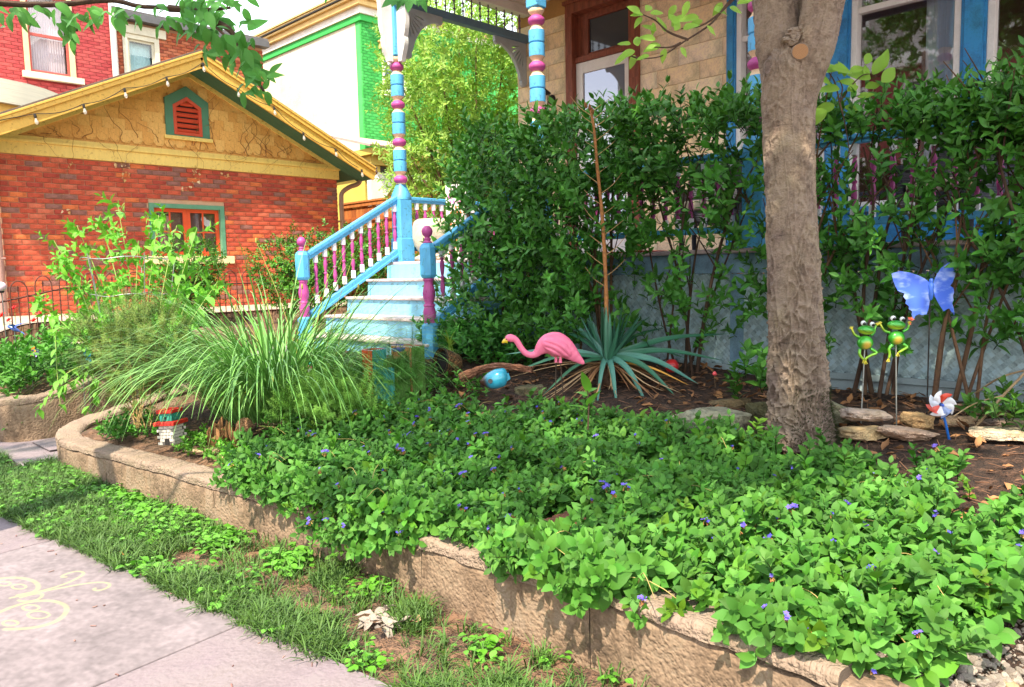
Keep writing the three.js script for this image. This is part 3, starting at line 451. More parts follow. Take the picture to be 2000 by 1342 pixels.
  for (const [y0, y1, d, m] of [[8.02, 8.18, 0.05, green], [8.18, 8.36, 0.1, white], [8.36, 8.5, 0.2, yc], [8.5, 8.56, 0.28, yc], [8.56, 8.6, 0.32, mDark]]) part('cornice', span([-23.5, y0, -22], [gx + d, y1 - 0.001, gz + d]), m, GH);
  part('tall_wing', merge([span([-33, 0.6, -22], [-19.6, 9.3, -13.6])]), green, GH);
  part('wing_cornice', merge([span([-33.2, 9.3, -22], [-19.4, 9.5, -13.4]), span([-33.3, 9.5, -22], [-19.2, 9.68, -13.2]), span([-33.3, 9.68, -22], [-19.15, 9.74, -13.15])]), yc, GH);
  const ch = part('chimney', span([-20.4, 8.0, -14.4], [-19.6, 10.9, -13.7]), M('#b89a8a', { rough: 0.9 }), GH);
  layBricks(ch, { a0: -20.4, a1: -19.6, y0: 9.0, y1: 10.6, face: -13.69, dir: 'x', mats: brickMats(['#bd7a68', '#b06a58']), weights: [0.5, 0.5], seed: 3 });
  layBricks(ch, { a0: -14.4, a1: -13.7, y0: 9.0, y1: 10.6, face: -19.59, dir: 'z', mats: brickMats(['#bd7a68', '#b06a58']), weights: [0.5, 0.5], seed: 5 });
  rebase(GH, gx, 0.8, gz);

  // yellow side porch of the green house
  const Y = thing('yellow_side_porch', 'small yellow porch with white arched bracket and louvred shutters on the green house', 'porch'), fx = -14.6;
  const P = (px, py) => onX(px, py, fx), za = P(722, 320).z, zb = P(905, 320).z, yE = P(735, 305).y, ly = M('#d6c05e', { rough: 0.6 });
  part('eave', merge([span([fx - 2.2, yE, zb], [fx + 0.25, yE + 0.14, za + 0.1]), span([fx - 2.2, yE - 0.2, zb], [fx + 0.05, yE - 0.002, za])]), ly, Y);
  part('roof', beam(V(fx + 0.32, yE + 0.17, (za + zb) / 2), V(fx - 2.2, yE + 0.8, (za + zb) / 2), Math.abs(za - zb) + 0.4, 0.05), M('#b99a90', { map: T_conc, rough: 0.9 }), Y);
  const yT = P(750, 318).y, yB = P(750, 338).y;
  part('wall', span([fx - 2.2, 0.7, zb], [fx - 0.5, yE - 0.2, za - 0.2]), ly, Y);
  part('beam', span([fx - 0.1, yB - 0.12, zb], [fx + 0.02, yB, za]), white, Y);
  for (let k = 0; k < 9; k++) { const z = za - 0.25 - k * 0.3; part('transom_bar', span([fx - 0.1, yB, z - 0.05], [fx - 0.02, yE - 0.2, z + 0.05]), ly, Y); if (k) part('transom_pane', box(0.01, yE - 0.2 - yB, 0.2, fx - 0.06, (yE - 0.2 + yB) / 2, z + 0.15), mDarkGlass, Y); }
  const arch = new THREE.Shape(); arch.moveTo(0, 0); arch.lineTo(0.9, 0); arch.lineTo(0.9, -0.12); arch.quadraticCurveTo(0.32, -0.15, 0.22, -1.1); arch.lineTo(0, -1.25); arch.lineTo(0, 0);
  part('arched_bracket', xf(prism(arch, 0.06, 0.005), V(fx - 0.02, yB - 0.12, za + 0.02), EU(0, PI / 2, 0)), white, Y);
  part('post', span([fx - 0.1, 0.7, za - 0.1], [fx + 0.04, yB - 0.12, za + 0.02]), white, Y);
  for (let j = 0; j < 3; j++) for (let k = 0; k < 24; k++) part('shutter_louvre', xf(rbox(0.02, 0.05, 0.55, 0.003), V(fx - 0.42, yB - 0.25 - k * 0.045, za - 0.75 - j * 1.1), EU(0, 0, 0.5)), ly, Y);
  for (let j = 0; j < 3; j++) part('shutter_frame', merge([-0.29, 0.29].map((d) => span([fx - 0.48, 0.9, za - 0.75 - j * 1.1 + d - 0.03], [fx - 0.38, yB - 0.2, za - 0.75 - j * 1.1 + d + 0.03]))), ly, Y);
  part('pennant', xf(prism(poly([[-0.2, 0], [0.2, 0], [0.2, -0.1], [0.15, -0.16], [0.1, -0.1], [0.05, -0.17], [0, -0.1], [-0.05, -0.17], [-0.1, -0.1], [-0.15, -0.16], [-0.2, -0.1]]), 0.006), V(fx + 0.03, yB - 0.12, za - 0.55), EU(0, PI / 2, 0)), M('#8b3fc0', { rough: 0.8 }), Y);
  part('doorway', span([fx - 0.495, 0.8, za - 1.55], [fx - 0.44, yB - 0.2, za - 1.2]), mDark, Y);
  rebase(Y, fx, 0.8, za);

  // stained board fence behind the stairs
  const Wf = thing('board_fence', 'orange stained wooden board fence behind the blue stair railing', 'fence'), fz = -9.7, x0 = onZ(668, 420, fz).x, x1 = -6.9, top = onZ(800, 377, fz).y - 0.05, wm = ['#b5692f', '#a85d29', '#c0763a'].map((c) => M(c, { map: T_wood, s: 1.2, rough: 0.75 })), rf = RNG(12);
  let bi = 0; for (let x = x0; x < x1; x += 0.145, bi++) part('board', span([x, 0.72, fz], [x + 0.138, top - 0.1 - rf() * 0.012, fz + 0.022]), wm[(rf() * 3) | 0], Wf);
  part('rail', merge([span([x0, top - 0.1, fz - 0.03], [x1, top - 0.02, fz + 0.06]), span([x0, top - 0.02, fz - 0.05], [x1, top + 0.02, fz + 0.08])]), wm[2], Wf);
  for (const y of [top - 0.42, 1.15]) part('rail', span([x0, y, fz + 0.022], [x1, y + 0.09, fz + 0.06]), wm[1], Wf);
  rebase(Wf, (x0 + x1) / 2, 0.75, fz);
}

// ---------- hoop-topped iron fence ----------
{
  const f = thing('iron_hoop_fence', 'rusty brown hairpin hoop fence between the flower bed and the driveway', 'fence'), X = -10.6, mi = M('#6b4033', { map: T_mottle, s: 6, rough: 0.65, metalness: 0.3 });
  const R = (z) => z < -2.89 ? 1.47 : lerp(1.47, 1.27, (z + 2.89) / 0.95), low = (z) => R(z) - 0.41;
  const P = (h) => [V(X, R(-7.3) + h, -7.3), V(X, 1.47 + h, -2.89), V(X, R(-1.9) + h, -1.9), V(X, R(-1.2) + h, -1.2)];
  for (const h of [0, -0.41]) part('rail', tube(P(h), 0.011, 6), mi, f);
  for (let z = -7.2, i = 0; z < -1.25; z += 0.262, i++) {
    const y = R(z), hp = [V(X + 0.012, low(z) - 0.22, z), V(X + 0.012, y, z), ...[0, 1, 2, 3, 4, 5, 6, 7, 8].map((k) => V(X + 0.012, y + 0.06 + 0.125 * Math.sin(k / 8 * PI), z + 0.09 - 0.09 * Math.cos(k / 8 * PI))), V(X + 0.012, R(z + 0.18), z + 0.18), V(X + 0.012, low(z + 0.18) - 0.22, z + 0.18)];
    part('hoop', tube(hp, 0.0075, 6), mi, f);
    part('picket', merge([tube([V(X - 0.012, low(z) - 0.2, z + 0.09), V(X - 0.012, y + 0.09, z + 0.09)], 0.006, 5), xf(new THREE.ConeGeometry(0.013, 0.05, 6), V(X - 0.012, y + 0.11, z + 0.09))]), mi, f);
  }
  rebase(f, X, 0.85, -4);
}
// ---------- the yellow house ----------
const HZ = -8.37, FL = 1.70;
const BLUE = '#58ade0', PINK = '#b5478f', CREAM = '#ecc9a2', WHITE = '#ece8ec';
const mBlue = M(BLUE, { rough: 0.5, bs: 0.0012, map: T_chip, s: 1.5 }), mPaint = MV({ rough: 0.48, bs: 0.001, map: T_chip, s: 1.3 }), mWhite = M('#e6e3e0', { rough: 0.5, bs: 0.0008 });
{
  const Hs = thing('yellow_house', 'yellow block house with brown door frame and blue trimmed bay windows', 'house');
  const P = (px, py) => onZ(px, py, HZ), x0 = P(1012, 160).x, dl = P(1107, 100).x, dr = P(1251, 200).x, dTop = P(1107, 12).y, bay = P(1478, 100).x - 0.35;
  const tans = ['#f2dcb4', '#efd5a8', '#f5e2be', '#ecd0a0'].map((c) => M(c, { map: T_mottle, s: 0.8, bs: 0.002, rough: 0.85 }));
  part('wall', merge([span([x0, 0.6, HZ - 0.3], [dl, 5.4, HZ - 0.012], 0.001), span([dr, 0.6, HZ - 0.3], [bay, 5.4, HZ - 0.012], 0.001), span([dl, dTop, HZ - 0.3], [dr, 5.4, HZ - 0.0121], 0.001), span([dl, 0.6, HZ - 0.3], [dr, FL, HZ - 0.0122], 0.001), span([x0, 0.6, HZ - 9], [x0 + 0.3, 5.4, HZ - 0.3])]), M('#b98d56', { rough: 0.9 }), Hs);
  layBricks(Hs, { a0: x0, a1: bay, y0: FL, y1: 5.2, face: HZ, dir: 'x', bw: 0.6, bh: 0.205, jt: 0.006, mats: tans, weights: [0.3, 0.3, 0.2, 0.2], holes: [[dl, dr, FL - 0.1, dTop]], singles: 300, near: [-5, 3], seed: 6, name: 'block', jig: 0.005 });
  layBricks(Hs, { a0: HZ - 5, a1: HZ - 0.03, y0: FL - 0.8, y1: 5.2, face: x0 + 0.02, dir: 'z', bw: 0.6, bh: 0.205, jt: 0.006, mats: tans, weights: [0.3, 0.3, 0.2, 0.2], seed: 7, stuffName: 'side_blocks' });
  part('upper_wall', span([x0 - 0.05, 5.4, HZ - 9], [6, 9.4, HZ]), tans[0], Hs);
  part('roof', merge([span([x0 - 0.5, 9.4, HZ - 9.4], [6.4, 9.6, HZ + 0.5])]), mDark, Hs);
  // door with transom
  const bro = M('#8a4a34', { map: T_wood, s: 2, rough: 0.6 }), il = P(1140, 100).x, ir = P(1233, 100).x, tb = P(1165, 98).y, tt = P(1160, 28).y;
  const df = part('door_frame', merge([span([dl, FL, HZ - 0.12], [dl + 0.12, dTop, HZ + 0.035]), span([dr - 0.16, FL, HZ - 0.12], [dr, dTop, HZ + 0.035]), span([dl + 0.12, dTop - 0.13, HZ - 0.12], [dr - 0.16, dTop, HZ + 0.0352]), span([dl - 0.03, dTop, HZ - 0.02], [dr + 0.03, dTop + 0.05, HZ + 0.06]), span([dl + 0.12, tb - 0.09, HZ - 0.13], [dr - 0.16, tb - 0.02, HZ - 0.02])]), bro, Hs);
  part('transom_window', merge([span([dl + 0.12, tb - 0.02, HZ - 0.16], [il, dTop - 0.13, HZ - 0.1]), span([ir, tb - 0.02, HZ - 0.16], [dr - 0.16, dTop - 0.13, HZ - 0.1]), span([il, tb - 0.02, HZ - 0.16], [ir, tb + 0.03, HZ - 0.1]), span([il, tt, HZ - 0.16], [ir, dTop - 0.13, HZ - 0.1])]), bro, df);
  part('pane', span([il, tb + 0.03, HZ - 0.14], [ir, tt, HZ - 0.135], 0.0005), mDarkGlass, df);
  const dd = part('storm_door', merge([span([dl + 0.125, FL + 0.02, HZ - 0.09], [dl + 0.24, tb - 0.095, HZ - 0.045]), span([dr - 0.28, FL + 0.02, HZ - 0.09], [dr - 0.165, tb - 0.095, HZ - 0.045]), span([dl + 0.24, tb - 0.24, HZ - 0.09], [dr - 0.28, tb - 0.095, HZ - 0.0452]), span([dl + 0.24, FL + 0.02, HZ - 0.09], [dr - 0.28, FL + 0.35, HZ - 0.0452])]), mWhite, Hs);
  part('pane', span([dl + 0.24, FL + 0.35, HZ - 0.072], [dr - 0.28, tb - 0.24, HZ - 0.068], 0.0005), new THREE.MeshPhysicalMaterial({ color: C('#8d8f9c'), roughness: 0.03, metalness: 0.55, ior: 2 }), dd);
  part('handle', merge([rbox(0.03, 0.14, 0.012, 0.004, dr - 0.215, FL + 1.0, HZ - 0.038), tube([V(dr - 0.215, FL + 1.02, HZ - 0.04), V(dr - 0.215, FL + 1.02, HZ + 0.02), V(dr - 0.3, FL + 1.02, HZ + 0.02)], 0.009, 6)]), mDark, dd);
  // bay
  const X = (px) => P(px, 100).x, wys = [2.15, P(1672, 21).y], mB = M('#2f8fcb', { map: T_mottle, s: 1.2, rough: 0.5, bs: 0.002 }), top = 5.15;
  const wins = [[bay + 0.1, X(1614)], [X(1662), X(1876)], [X(1927), X(1927) + 1.02]];
  const pil = [[bay - 0.02, wins[0][0]], [wins[0][1], wins[1][0]], [wins[1][1], wins[2][0]], [wins[2][1], wins[2][1] + 1.5]];
  for (const [a, b] of pil) part('pilaster', merge([span([a, FL, HZ - 0.2], [b, top, HZ + 0.02], 0.006), span([a + 0.025, FL + 0.2, HZ], [b - 0.025, top - 0.1, HZ + 0.035], 0.008)]), mB, Hs);
  for (const [a, b] of wins) {
    part('window_apron', span([a, FL, HZ - 0.2], [b, wys[0] - 0.06, HZ + 0.012]), mB, Hs); part('window_sill', span([a - 0.02, wys[0] - 0.06, HZ - 0.1], [b + 0.02, wys[0] - 0.001, HZ + 0.06]), mB, Hs); part('window_head', span([a, 5.0, HZ - 0.2], [b, top, HZ + 0.012]), mB, Hs);
    const f = part('window_frame', merge([span([a, wys[0], HZ - 0.12], [a + 0.06, 5.0, HZ + 0.005]), span([b - 0.06, wys[0], HZ - 0.12], [b, 5.0, HZ + 0.005]), span([a + 0.06, wys[1] - 0.03, HZ - 0.1], [b - 0.06, wys[1] + 0.03, HZ - 0.02]), span([a + 0.06, 4.93, HZ - 0.12], [b - 0.06, 5.0, HZ + 0.004]), span([a + 0.06, wys[0], HZ - 0.12], [b - 0.06, wys[0] + 0.05, HZ + 0.004])]), mWhite, Hs);
    const gl = new THREE.MeshPhysicalMaterial({ color: 0xffffff, transmission: 1, thickness: 0, roughness: 0.02, ior: 1.9 });
    part('pane', merge([span([a + 0.06, wys[0] + 0.05, HZ - 0.075], [b - 0.06, wys[1] - 0.03, HZ - 0.07], 0.0005), span([a + 0.06, wys[1] + 0.03, HZ - 0.055], [b - 0.06, 4.93, HZ - 0.05], 0.0005)]), gl, f);
    const g = []; for (let k = 0; k < 5; k++) g.push(xf(lathe([[0.05, 0], [0.035, 0.9], [0.05, 1.3], [0.055, 2.6]], 8), V(b - 0.1 - k * 0.055, wys[0] + 0.1, HZ - 0.22)));
    part('curtain', g, M('#9aa3b4', { rough: 0.9 }), Hs);
  }
  part('room', merge([span([bay, FL, HZ - 3], [wins[2][1] + 1.5, top, HZ - 2.9]), span([bay, FL - 0.1, HZ - 3], [wins[2][1] + 1.5, FL, HZ - 0.21]), span([bay, top, HZ - 3], [wins[2][1] + 1.5, top + 0.1, HZ - 0.21]), span([bay - 0.1, FL, HZ - 3], [bay, top, HZ - 0.21])]), M('#5c2f33', { rough: 0.9 }), Hs);
  rebase(Hs, x0, 0.75, HZ);
  const wl = thing('wall_lantern', 'black wall lantern on the yellow wall left of the door', 'lantern', P(1079, 195)); wl.position.z = HZ + 0.012;
  part('back_plate', lathe([[0, 0], [0.07, 0.002], [0.06, 0.02], [0, 0.024]], 14).rotateX(PI / 2), mDark, wl);
  part('arm', tube(curve([V(0, 0, 0.01), V(0, 0.07, 0.09), V(0, 0.06, 0.16)], 8), 0.01, 6), mDark, wl);
  part('lamp_body', merge([xf(lathe([[0.0, 0.16], [0.02, 0.13], [0.09, 0.07], [0.1, 0.055], [0.085, 0.05]], 6), V(0, 0, 0.16)), ...[0, 1, 2, 3, 4, 5].map((k) => tube([V(0.07 * Math.cos(k * PI / 3), 0.05, 0.16 + 0.07 * Math.sin(k * PI / 3)), V(0.05 * Math.cos(k * PI / 3), -0.14, 0.16 + 0.05 * Math.sin(k * PI / 3))], 0.006, 4)), xf(lathe([[0, -0.19], [0.05, -0.15], [0.055, -0.14], [0, -0.138]], 6), V(0, 0, 0.16))]), mDark, wl);
  part('lamp_glass', xf(lathe([[0.045, -0.138], [0.064, 0.05]], 6), V(0, 0, 0.16)), mGlass, wl);
}

// ---------- front porch ----------
const XA = -7.84, XB = -5.49, XC = -3.06, XD = -0.68, PZ = -6.0;
function balusterGeo(h) { // painted: white blocks, pink turning
  const e = 0.17 * h, t = h - 2 * e, L = lathe([[0.012, 0], [0.02, 0.01], [0.013, 0.03], [0.018, 0.1 * t], [0.024, 0.22 * t], [0.019, 0.36 * t], [0.012, 0.44 * t], [0.023, 0.47 * t], [0.023, 0.5 * t], [0.012, 0.53 * t], [0.019, 0.64 * t], [0.024, 0.78 * t], [0.018, 0.9 * t], [0.013, t - 0.03], [0.02, t - 0.01], [0.012, t]], 10).translate(0, e, 0);
  return merge([paint(L, PINK), paint(rbox(0.043, e, 0.043, 0.006, 0, e / 2, 0), WHITE), paint(rbox(0.043, e, 0.043, 0.006, 0, h - e / 2, 0), WHITE)]);
}
function postGeo() { // above the floor: square base, then stacked turned blocks with pink rings
  const c = (pts, col) => paint(lathe(pts, 24), col), g = [], r = 0.082, ringY = [1.03, 1.487, 1.944, 2.401];
  g.push(paint(rbox(0.185, 0.78, 0.185, 0.012, 0, 0.39, 0), BLUE), paint(rbox(0.21, 0.3, 0.21, 0.01, 0, 0.15, 0), BLUE));
  g.push(paint(lathe([[0.13, 0.78], [0.125, 0.83], [0.07, 0.95], [0.055, 0.985]], 4).rotateY(PI / 4), BLUE));
  ringY.forEach((y, i) => {
    g.push(c([[0.05, y - 0.05], [0.065, y - 0.038], [0.083, y - 0.02], [0.086, y], [0.083, y + 0.02], [0.065, y + 0.038], [0.05, y + 0.05]], PINK));
    if (i < 3) { const a = y + 0.05; g.push(c([[0.052, a - 0.002], [0.052, a + 0.01], [r - 0.004, a + 0.048]], CREAM), c([[r - 0.006, a + 0.046], [r, a + 0.052], [r, a + 0.17], [r - 0.006, a + 0.176], [r - 0.013, a + 0.178], [r - 0.013, a + 0.186], [r - 0.006, a + 0.188], [r, a + 0.194], [r, a + 0.308], [r - 0.006, a + 0.312]], BLUE), c([[r - 0.004, a + 0.311], [0.052, a + 0.348], [0.052, a + 0.36]], CREAM)); }
  });
  g.push(c([[0.052, 0.97], [0.06, 0.985]], CREAM), c([[0.052, 2.45], [0.07, 2.475], [0.085, 2.5], [0.06, 2.52]], CREAM));
  g.push(paint(rbox(0.15, 0.85, 0.15, 0.01, 0, 2.95, 0), BLUE), paint(lathe([[0.07, 2.5], [0.106, 2.56], [0.106, 2.6]], 4).rotateY(PI / 4), BLUE));
  return merge(g);
}
function newelGeo(base) { // heights above `base` row so that the ball tops out at 1.99
  const c = (pts, col) => paint(lathe(pts, 20), col), o = (pts, col) => paint(toCreasedNormals(lathe(pts, 8).rotateY(PI / 8), 0.3), col), y = (v) => v - base;
  return merge([c([[0, y(1.995)], [0.025, y(1.99)], [0.046, y(1.965)], [0.052, y(1.94)], [0.046, y(1.912)], [0.028, y(1.892)], [0.022, y(1.885)], [0.034, y(1.875)], [0.034, y(1.865)], [0.026, y(1.858)], [0.042, y(1.842)], [0.044, y(1.834)], [0.03, y(1.828)]], PINK), o([[0.04, y(1.835)], [0.062, y(1.82)], [0.078, y(1.79)], [0.078, y(1.54)], [0.064, y(1.515)], [0.045, y(1.505)]], BLUE), c([[0.045, y(1.51)], [0.052, y(1.5)], [0.05, y(1.485)], [0.04, y(1.475)], [0.048, y(1.43)], [0.06, y(1.37)], [0.055, y(1.32)], [0.04, y(1.275)], [0.055, y(1.262)], [0.055, y(1.25)], [0.048, y(1.24)], [0.06, y(1.2)], [0.058, y(1.15)], [0.05, y(1.125)], [0.055, y(1.1)], [0.05, y(1.085)]], PINK), o([[0.05, y(1.095)], [0.08, y(1.07)], [0.08, y(0.6)]], BLUE)]);
}
function fretBracket(w, h, th) { // quarter-arc bracket with a fan of slots and scrolled ends
  const s = new THREE.Shape(); s.moveTo(0, 0); s.lineTo(w, 0); s.lineTo(w, -0.04); s.absarc(w - 0.045, -0.06, 0.045, 0.4, -2.6, true); s.quadraticCurveTo(0.36 * w, -0.24 * h, 0.19 * w, -h + 0.11); s.absarc(0.055, -h + 0.06, 0.05, 0.6, -2.8, true); s.lineTo(0, -h + 0.06); s.lineTo(0, 0);
  for (let k = 0; k < 6; k++) { const a = -0.22 - k * 0.23, q = new THREE.Path(), r0 = 0.36 * Math.min(w, h), r1 = r0 + 0.1, cx = 0.035, cy = -0.035, wd = 0.014; const D = (r, b) => [cx + Math.cos(a) * r * 0.9 - Math.sin(a) * b, cy + Math.sin(a) * r * 1.0 + Math.cos(a) * b]; q.moveTo(...D(r0 * 0.55, 0)); q.lineTo(...D(r1 * 0.85, wd)); q.lineTo(...D(r1, 0)); q.lineTo(...D(r1 * 0.85, -wd)); q.closePath(); s.holes.push(q); }
  return prism(s, th, 0.004);
}
{
  const Pc = thing('front_porch', 'victorian front porch painted blue with pink turned posts, stairs and privacy lattice', 'porch');
  const zf = -5.86, xr = 0.6, grey = M('#83a6bb', { map: T_mottle, s: 1.2, rough: 0.6, bs: 0.002 }), nose = M('#d9c4c6', { map: T_mottle, rough: 0.6 });
  // floor boards
  const fb = box(0.08, 0.03, 2.4), mf = [M('#a98f93', { map: T_wood, rough: 0.6 }), M('#b29a9c', { map: T_wood, rough: 0.6 })];
  for (let x = XA - 0.08, k = 0; x < xr; x += 0.083, k++) { const m = part('floor_board', fb, mf[k % 2], Pc); m.position.set(x + 0.04, FL - 0.015, -7.16); }
  part('floor_nosing', span([XA - 0.1, FL - 0.035, zf - 0.1], [xr, FL + 0.004, zf + 0.05], 0.01), nose, Pc);
  part('fascia', merge([span([XB - 0.05, FL - 0.2, zf - 0.1], [xr, FL - 0.036, zf], 0.003), span([XA - 0.06, 0.6, -8.3], [XA - 0.02, FL - 0.036, zf - 0.1])]), grey, Pc);
  // privacy lattice: two crossed layers of slats between boards
  const ly0 = 0.735, ly1 = FL - 0.205, seg = [];
  const lp = [XB - 0.02, onZ(1438, 600, zf).x, onZ(1438, 600, zf).x + 2.45, xr];
  const mSl = [M('#b4ccd6', { map: T_wood, s: 1.5, rough: 0.7 }), M('#a8c2ce', { map: T_wood, s: 1.5, rough: 0.7 })];
  const slat = (xa, xb, layer) => {
    const sp = 0.094, dir = layer ? -1 : 1, h = ly1 - ly0; let k = 0;
    for (let c = xa - h; c < xb + h; c += sp, k++) { // x = c + dir * (y - ly0)
      let t0 = 0, t1 = h; if (dir > 0) { t0 = Math.max(t0, xa - c); t1 = Math.min(t1, xb - c); } else { t0 = Math.max(t0, c - xb); t1 = Math.min(t1, c - xa); }
      if (t1 - t0 < 0.04) continue; const z = zf - 0.02 - layer * 0.02;
      part('lattice_slat', beam(V(c + dir * t0, ly0 + t0, z), V(c + dir * t1, ly0 + t1, z), 0.01, layer ? 0.058 : 0.068, 0.0015), mSl[k % 2], Pc);
    }
  };
  for (let i = 0; i < 3; i++) { slat(lp[i], lp[i + 1], 0); slat(lp[i], lp[i + 1], 1); }
  for (const x of lp) part('lattice_post', span([x - 0.06, 0.6, zf - 0.06], [x + 0.06, ly1, zf - 0.004], 0.004), grey, Pc);
  part('lattice_rail', merge([span([lp[0], ly0 - 0.05, zf - 0.04], [xr, ly0 + 0.0, zf - 0.002], 0.004), span([lp[0], 0.55, zf - 0.06], [xr, ly0 - 0.051, zf - 0.03])]), M('#9aa9ae', { rough: 0.7 }), Pc);
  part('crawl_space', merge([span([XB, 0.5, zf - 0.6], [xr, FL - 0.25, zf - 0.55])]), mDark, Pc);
  // posts and railings
  const pg = postGeo(), bg = balusterGeo(0.57);
  for (const x of [XA, XB, XC, XD]) { const m = part('post', pg, mPaint, Pc); m.position.set(x, FL, PZ); }
  const railing = (a, b) => { // between two floor points
    const d = b.clone().sub(a), n = Math.round(d.length() / 0.135); const A = V(a.x, FL, a.z), B = V(b.x, FL, b.z), up = (p, y) => p.clone().setY(FL + y);
    part('handrail', merge([beam(up(A, 0.80), up(B, 0.80), 0.075, 0.045, 0.012), beam(up(A, 0.765), up(B, 0.765), 0.05, 0.03)]), mBlue, Pc);
    part('bottom_rail', beam(up(A, 0.17), up(B, 0.17), 0.06, 0.055), mBlue, Pc);
    for (let k = 1; k < n; k++) { const m = part('baluster', bg, mPaint, Pc); m.position.copy(A.clone().lerp(B, k / n)).y = FL + 0.19; m.rotation.y = Math.atan2(d.x, d.z); }
  };
  railing(V(XB + 0.1, 0, PZ), V(XC - 0.1, 0, PZ)); railing(V(XC + 0.1, 0, PZ), V(XD - 0.1, 0, PZ)); railing(V(XA, 0, PZ - 0.1), V(XA, 0, HZ + 0.05));
  // roof, beams, spindles, brackets
  part('porch_ceiling', span([XA - 0.3, 5.32, HZ + 0.002], [xr + 2, 5.36, PZ + 0.25]), M('#d9d2c4', { map: T_wood, rough: 0.8 }), Pc);
  part('porch_roof', merge([span([XA - 0.45, 5.361, HZ + 0.002], [xr + 2, 5.55, PZ + 0.45], 0.02)]), M('#6b6460', { map: T_conc, rough: 0.95 }), Pc);
  part('eave_board', merge([span([XA - 0.2, 5.08, PZ - 0.07], [xr + 2, 5.319, PZ + 0.07]), span([XA - 0.07, 5.2, HZ], [XA + 0.07, 5.319, PZ - 0.071])]), mWhite, Pc);
  const bm = M('#5f7d92', { rough: 0.5 });
  part('spandrel_beam', merge([span([XA + 0.08, 4.78, PZ - 0.05], [xr + 2, 4.88, PZ + 0.05])]), bm, Pc);
  part('spandrel_beam', span([XA - 0.05, 4.83, HZ + 0.002], [XA + 0.05, 4.93, PZ - 0.08]), bm, Pc);
  const sp = lathe([[0.009, 0], [0.009, 0.07], [0.022, 0.085], [0.009, 0.1], [0.009, 0.17], [0.022, 0.185], [0.009, 0.2], [0.009, 0.27]], 8), mSp = M('#6a4a78', { rough: 0.5 });
  for (let z = PZ - 0.2; z > HZ; z -= 0.155) { const m = part('spindle', sp, mSp, Pc); m.position.set(XA, 4.93, z); }
  const fg = fretBracket(0.62, 0.62, 0.045), mBr = M('#a9b0b4', { rough: 0.5 });
  const fr = (x, y, z, ry) => { const m = part('fret_bracket', fg, mBr, Pc); m.position.set(x, y, z); m.rotation.y = ry; };
  fr(XA + 0.022, 4.83, PZ - 0.085, PI / 2); fr(XA - 0.022, 4.83, HZ + 0.01, -PI / 2);
  const wb = new THREE.Shape(); wb.moveTo(0, 0); wb.lineTo(0.17, 0); wb.bezierCurveTo(0.14, -0.2, 0.19, -0.26, 0.12, -0.42); wb.bezierCurveTo(0.16, -0.52, 0.08, -0.6, 0.06, -0.7); wb.lineTo(0, -0.7); wb.lineTo(0, 0);
  for (const [dx, dz, ry] of [[-0.075, 0.03, PI], [0.075, -0.03, 0], [0.03, 0.075, -PI / 2]]) { const m = part('scroll_bracket', prism(wb, 0.06, 0.004), mWhite, Pc); m.position.set(XA + dx, 4.85, PZ + dz); m.rotation.y = ry; }
  part('bracket_edge', xf(tube(curve([V(-0.17, 0, 0.02), V(-0.16, -0.2, 0.02), V(-0.165, -0.28, 0.02), V(-0.12, -0.42, 0.02), V(-0.13, -0.5, 0.02), V(-0.06, -0.7, 0.02)], 24), 0.014, 6), V(XA - 0.075, 4.85, PZ)), M(PINK, { rough: 0.5 }), Pc);
  part('flagpole_holder', merge([tube([V(XB - 0.1, FL + 0.98, PZ + 0.03), V(XB - 0.24, FL + 1.12, PZ + 0.12)], 0.022, 8), rbox(0.04, 0.12, 0.06, 0.005, XB - 0.08, FL + 0.96, PZ)]), mDark, Pc);
  rebase(Pc, -3.6, 0.72, PZ);

  // stairs with newels
  const St = thing('porch_stairs', 'blue wooden porch stairs with pink and white balusters between two ball topped newels', 'stairs'), tr = M('#d8c5c6', { map: T_wood, s: 0.8, rough: 0.6 }), ri = M('#86c4e0', { map: T_chip, s: 0.7, rough: 0.5, bs: 0.001 }), xl = XA + 0.08, xrr = -5.6, NZ = -4.57;
  const steps = [[-5.72, 1.70], [-5.41, 1.5], [-5.11, 1.3], [-4.81, 1.1], [-4.5, 0.9]];
  steps.forEach(([z, y], i) => { if (i) part('tread', span([xl - 0.05, y - 0.032, z - 0.33], [xrr + 0.05, y, z + 0.015], 0.012), tr, St); part('riser', span([xl, y - 0.2, z - 0.05], [xrr, y - 0.033, z - 0.018], 0.002), ri, St); });
  for (const x of [xl - 0.045, xrr + 0.005]) { const s = poly([[-5.8, 0.6], [-5.8, 1.66], [-5.72, 1.66], ...steps.slice(1).flatMap(([z, y]) => [[z - 0.3, y - 0.034], [z - 0.02, y - 0.034]]), [-4.5, 0.6]].map(([z, y]) => [-z, y])); const g = prism(s, 0.04); g.rotateY(PI / 2); part('stringer', g.translate(x, 0, 0), ri, St); }
  const nw = newelGeo(0); const bs = balusterGeo(0.56);
  for (const x of [XA, xrr]) {
    const n = part('newel', nw, mPaint, St); n.position.set(x, 0, NZ);
    const top = (z) => 1.80 + (NZ - z) * 0.52, lo = (z) => 1.115 + (NZ - z) * 0.545;
    part('handrail', merge([beam(V(x, top(NZ), NZ - 0.07), V(x, top(-5.92), -5.92), 0.08, 0.055, 0.014), beam(V(x, top(NZ) - 0.045, NZ - 0.07), V(x, top(-5.92) - 0.045, -5.92), 0.05, 0.04)]), mBlue, St);
    part('bottom_rail', merge([beam(V(x, lo(NZ), NZ - 0.07), V(x, lo(-5.92), -5.92), 0.06, 0.055), beam(V(x, lo(NZ) - 0.045, NZ - 0.07), V(x, lo(-5.92) - 0.045, -5.92), 0.09, 0.03)]), mBlue, St);
    for (let k = 0; k < 10; k++) { const z = NZ - 0.17 - k * 0.127, m = part('baluster', bs, mPaint, St); m.position.set(x, lo(z) + 0.03, z); }
  }
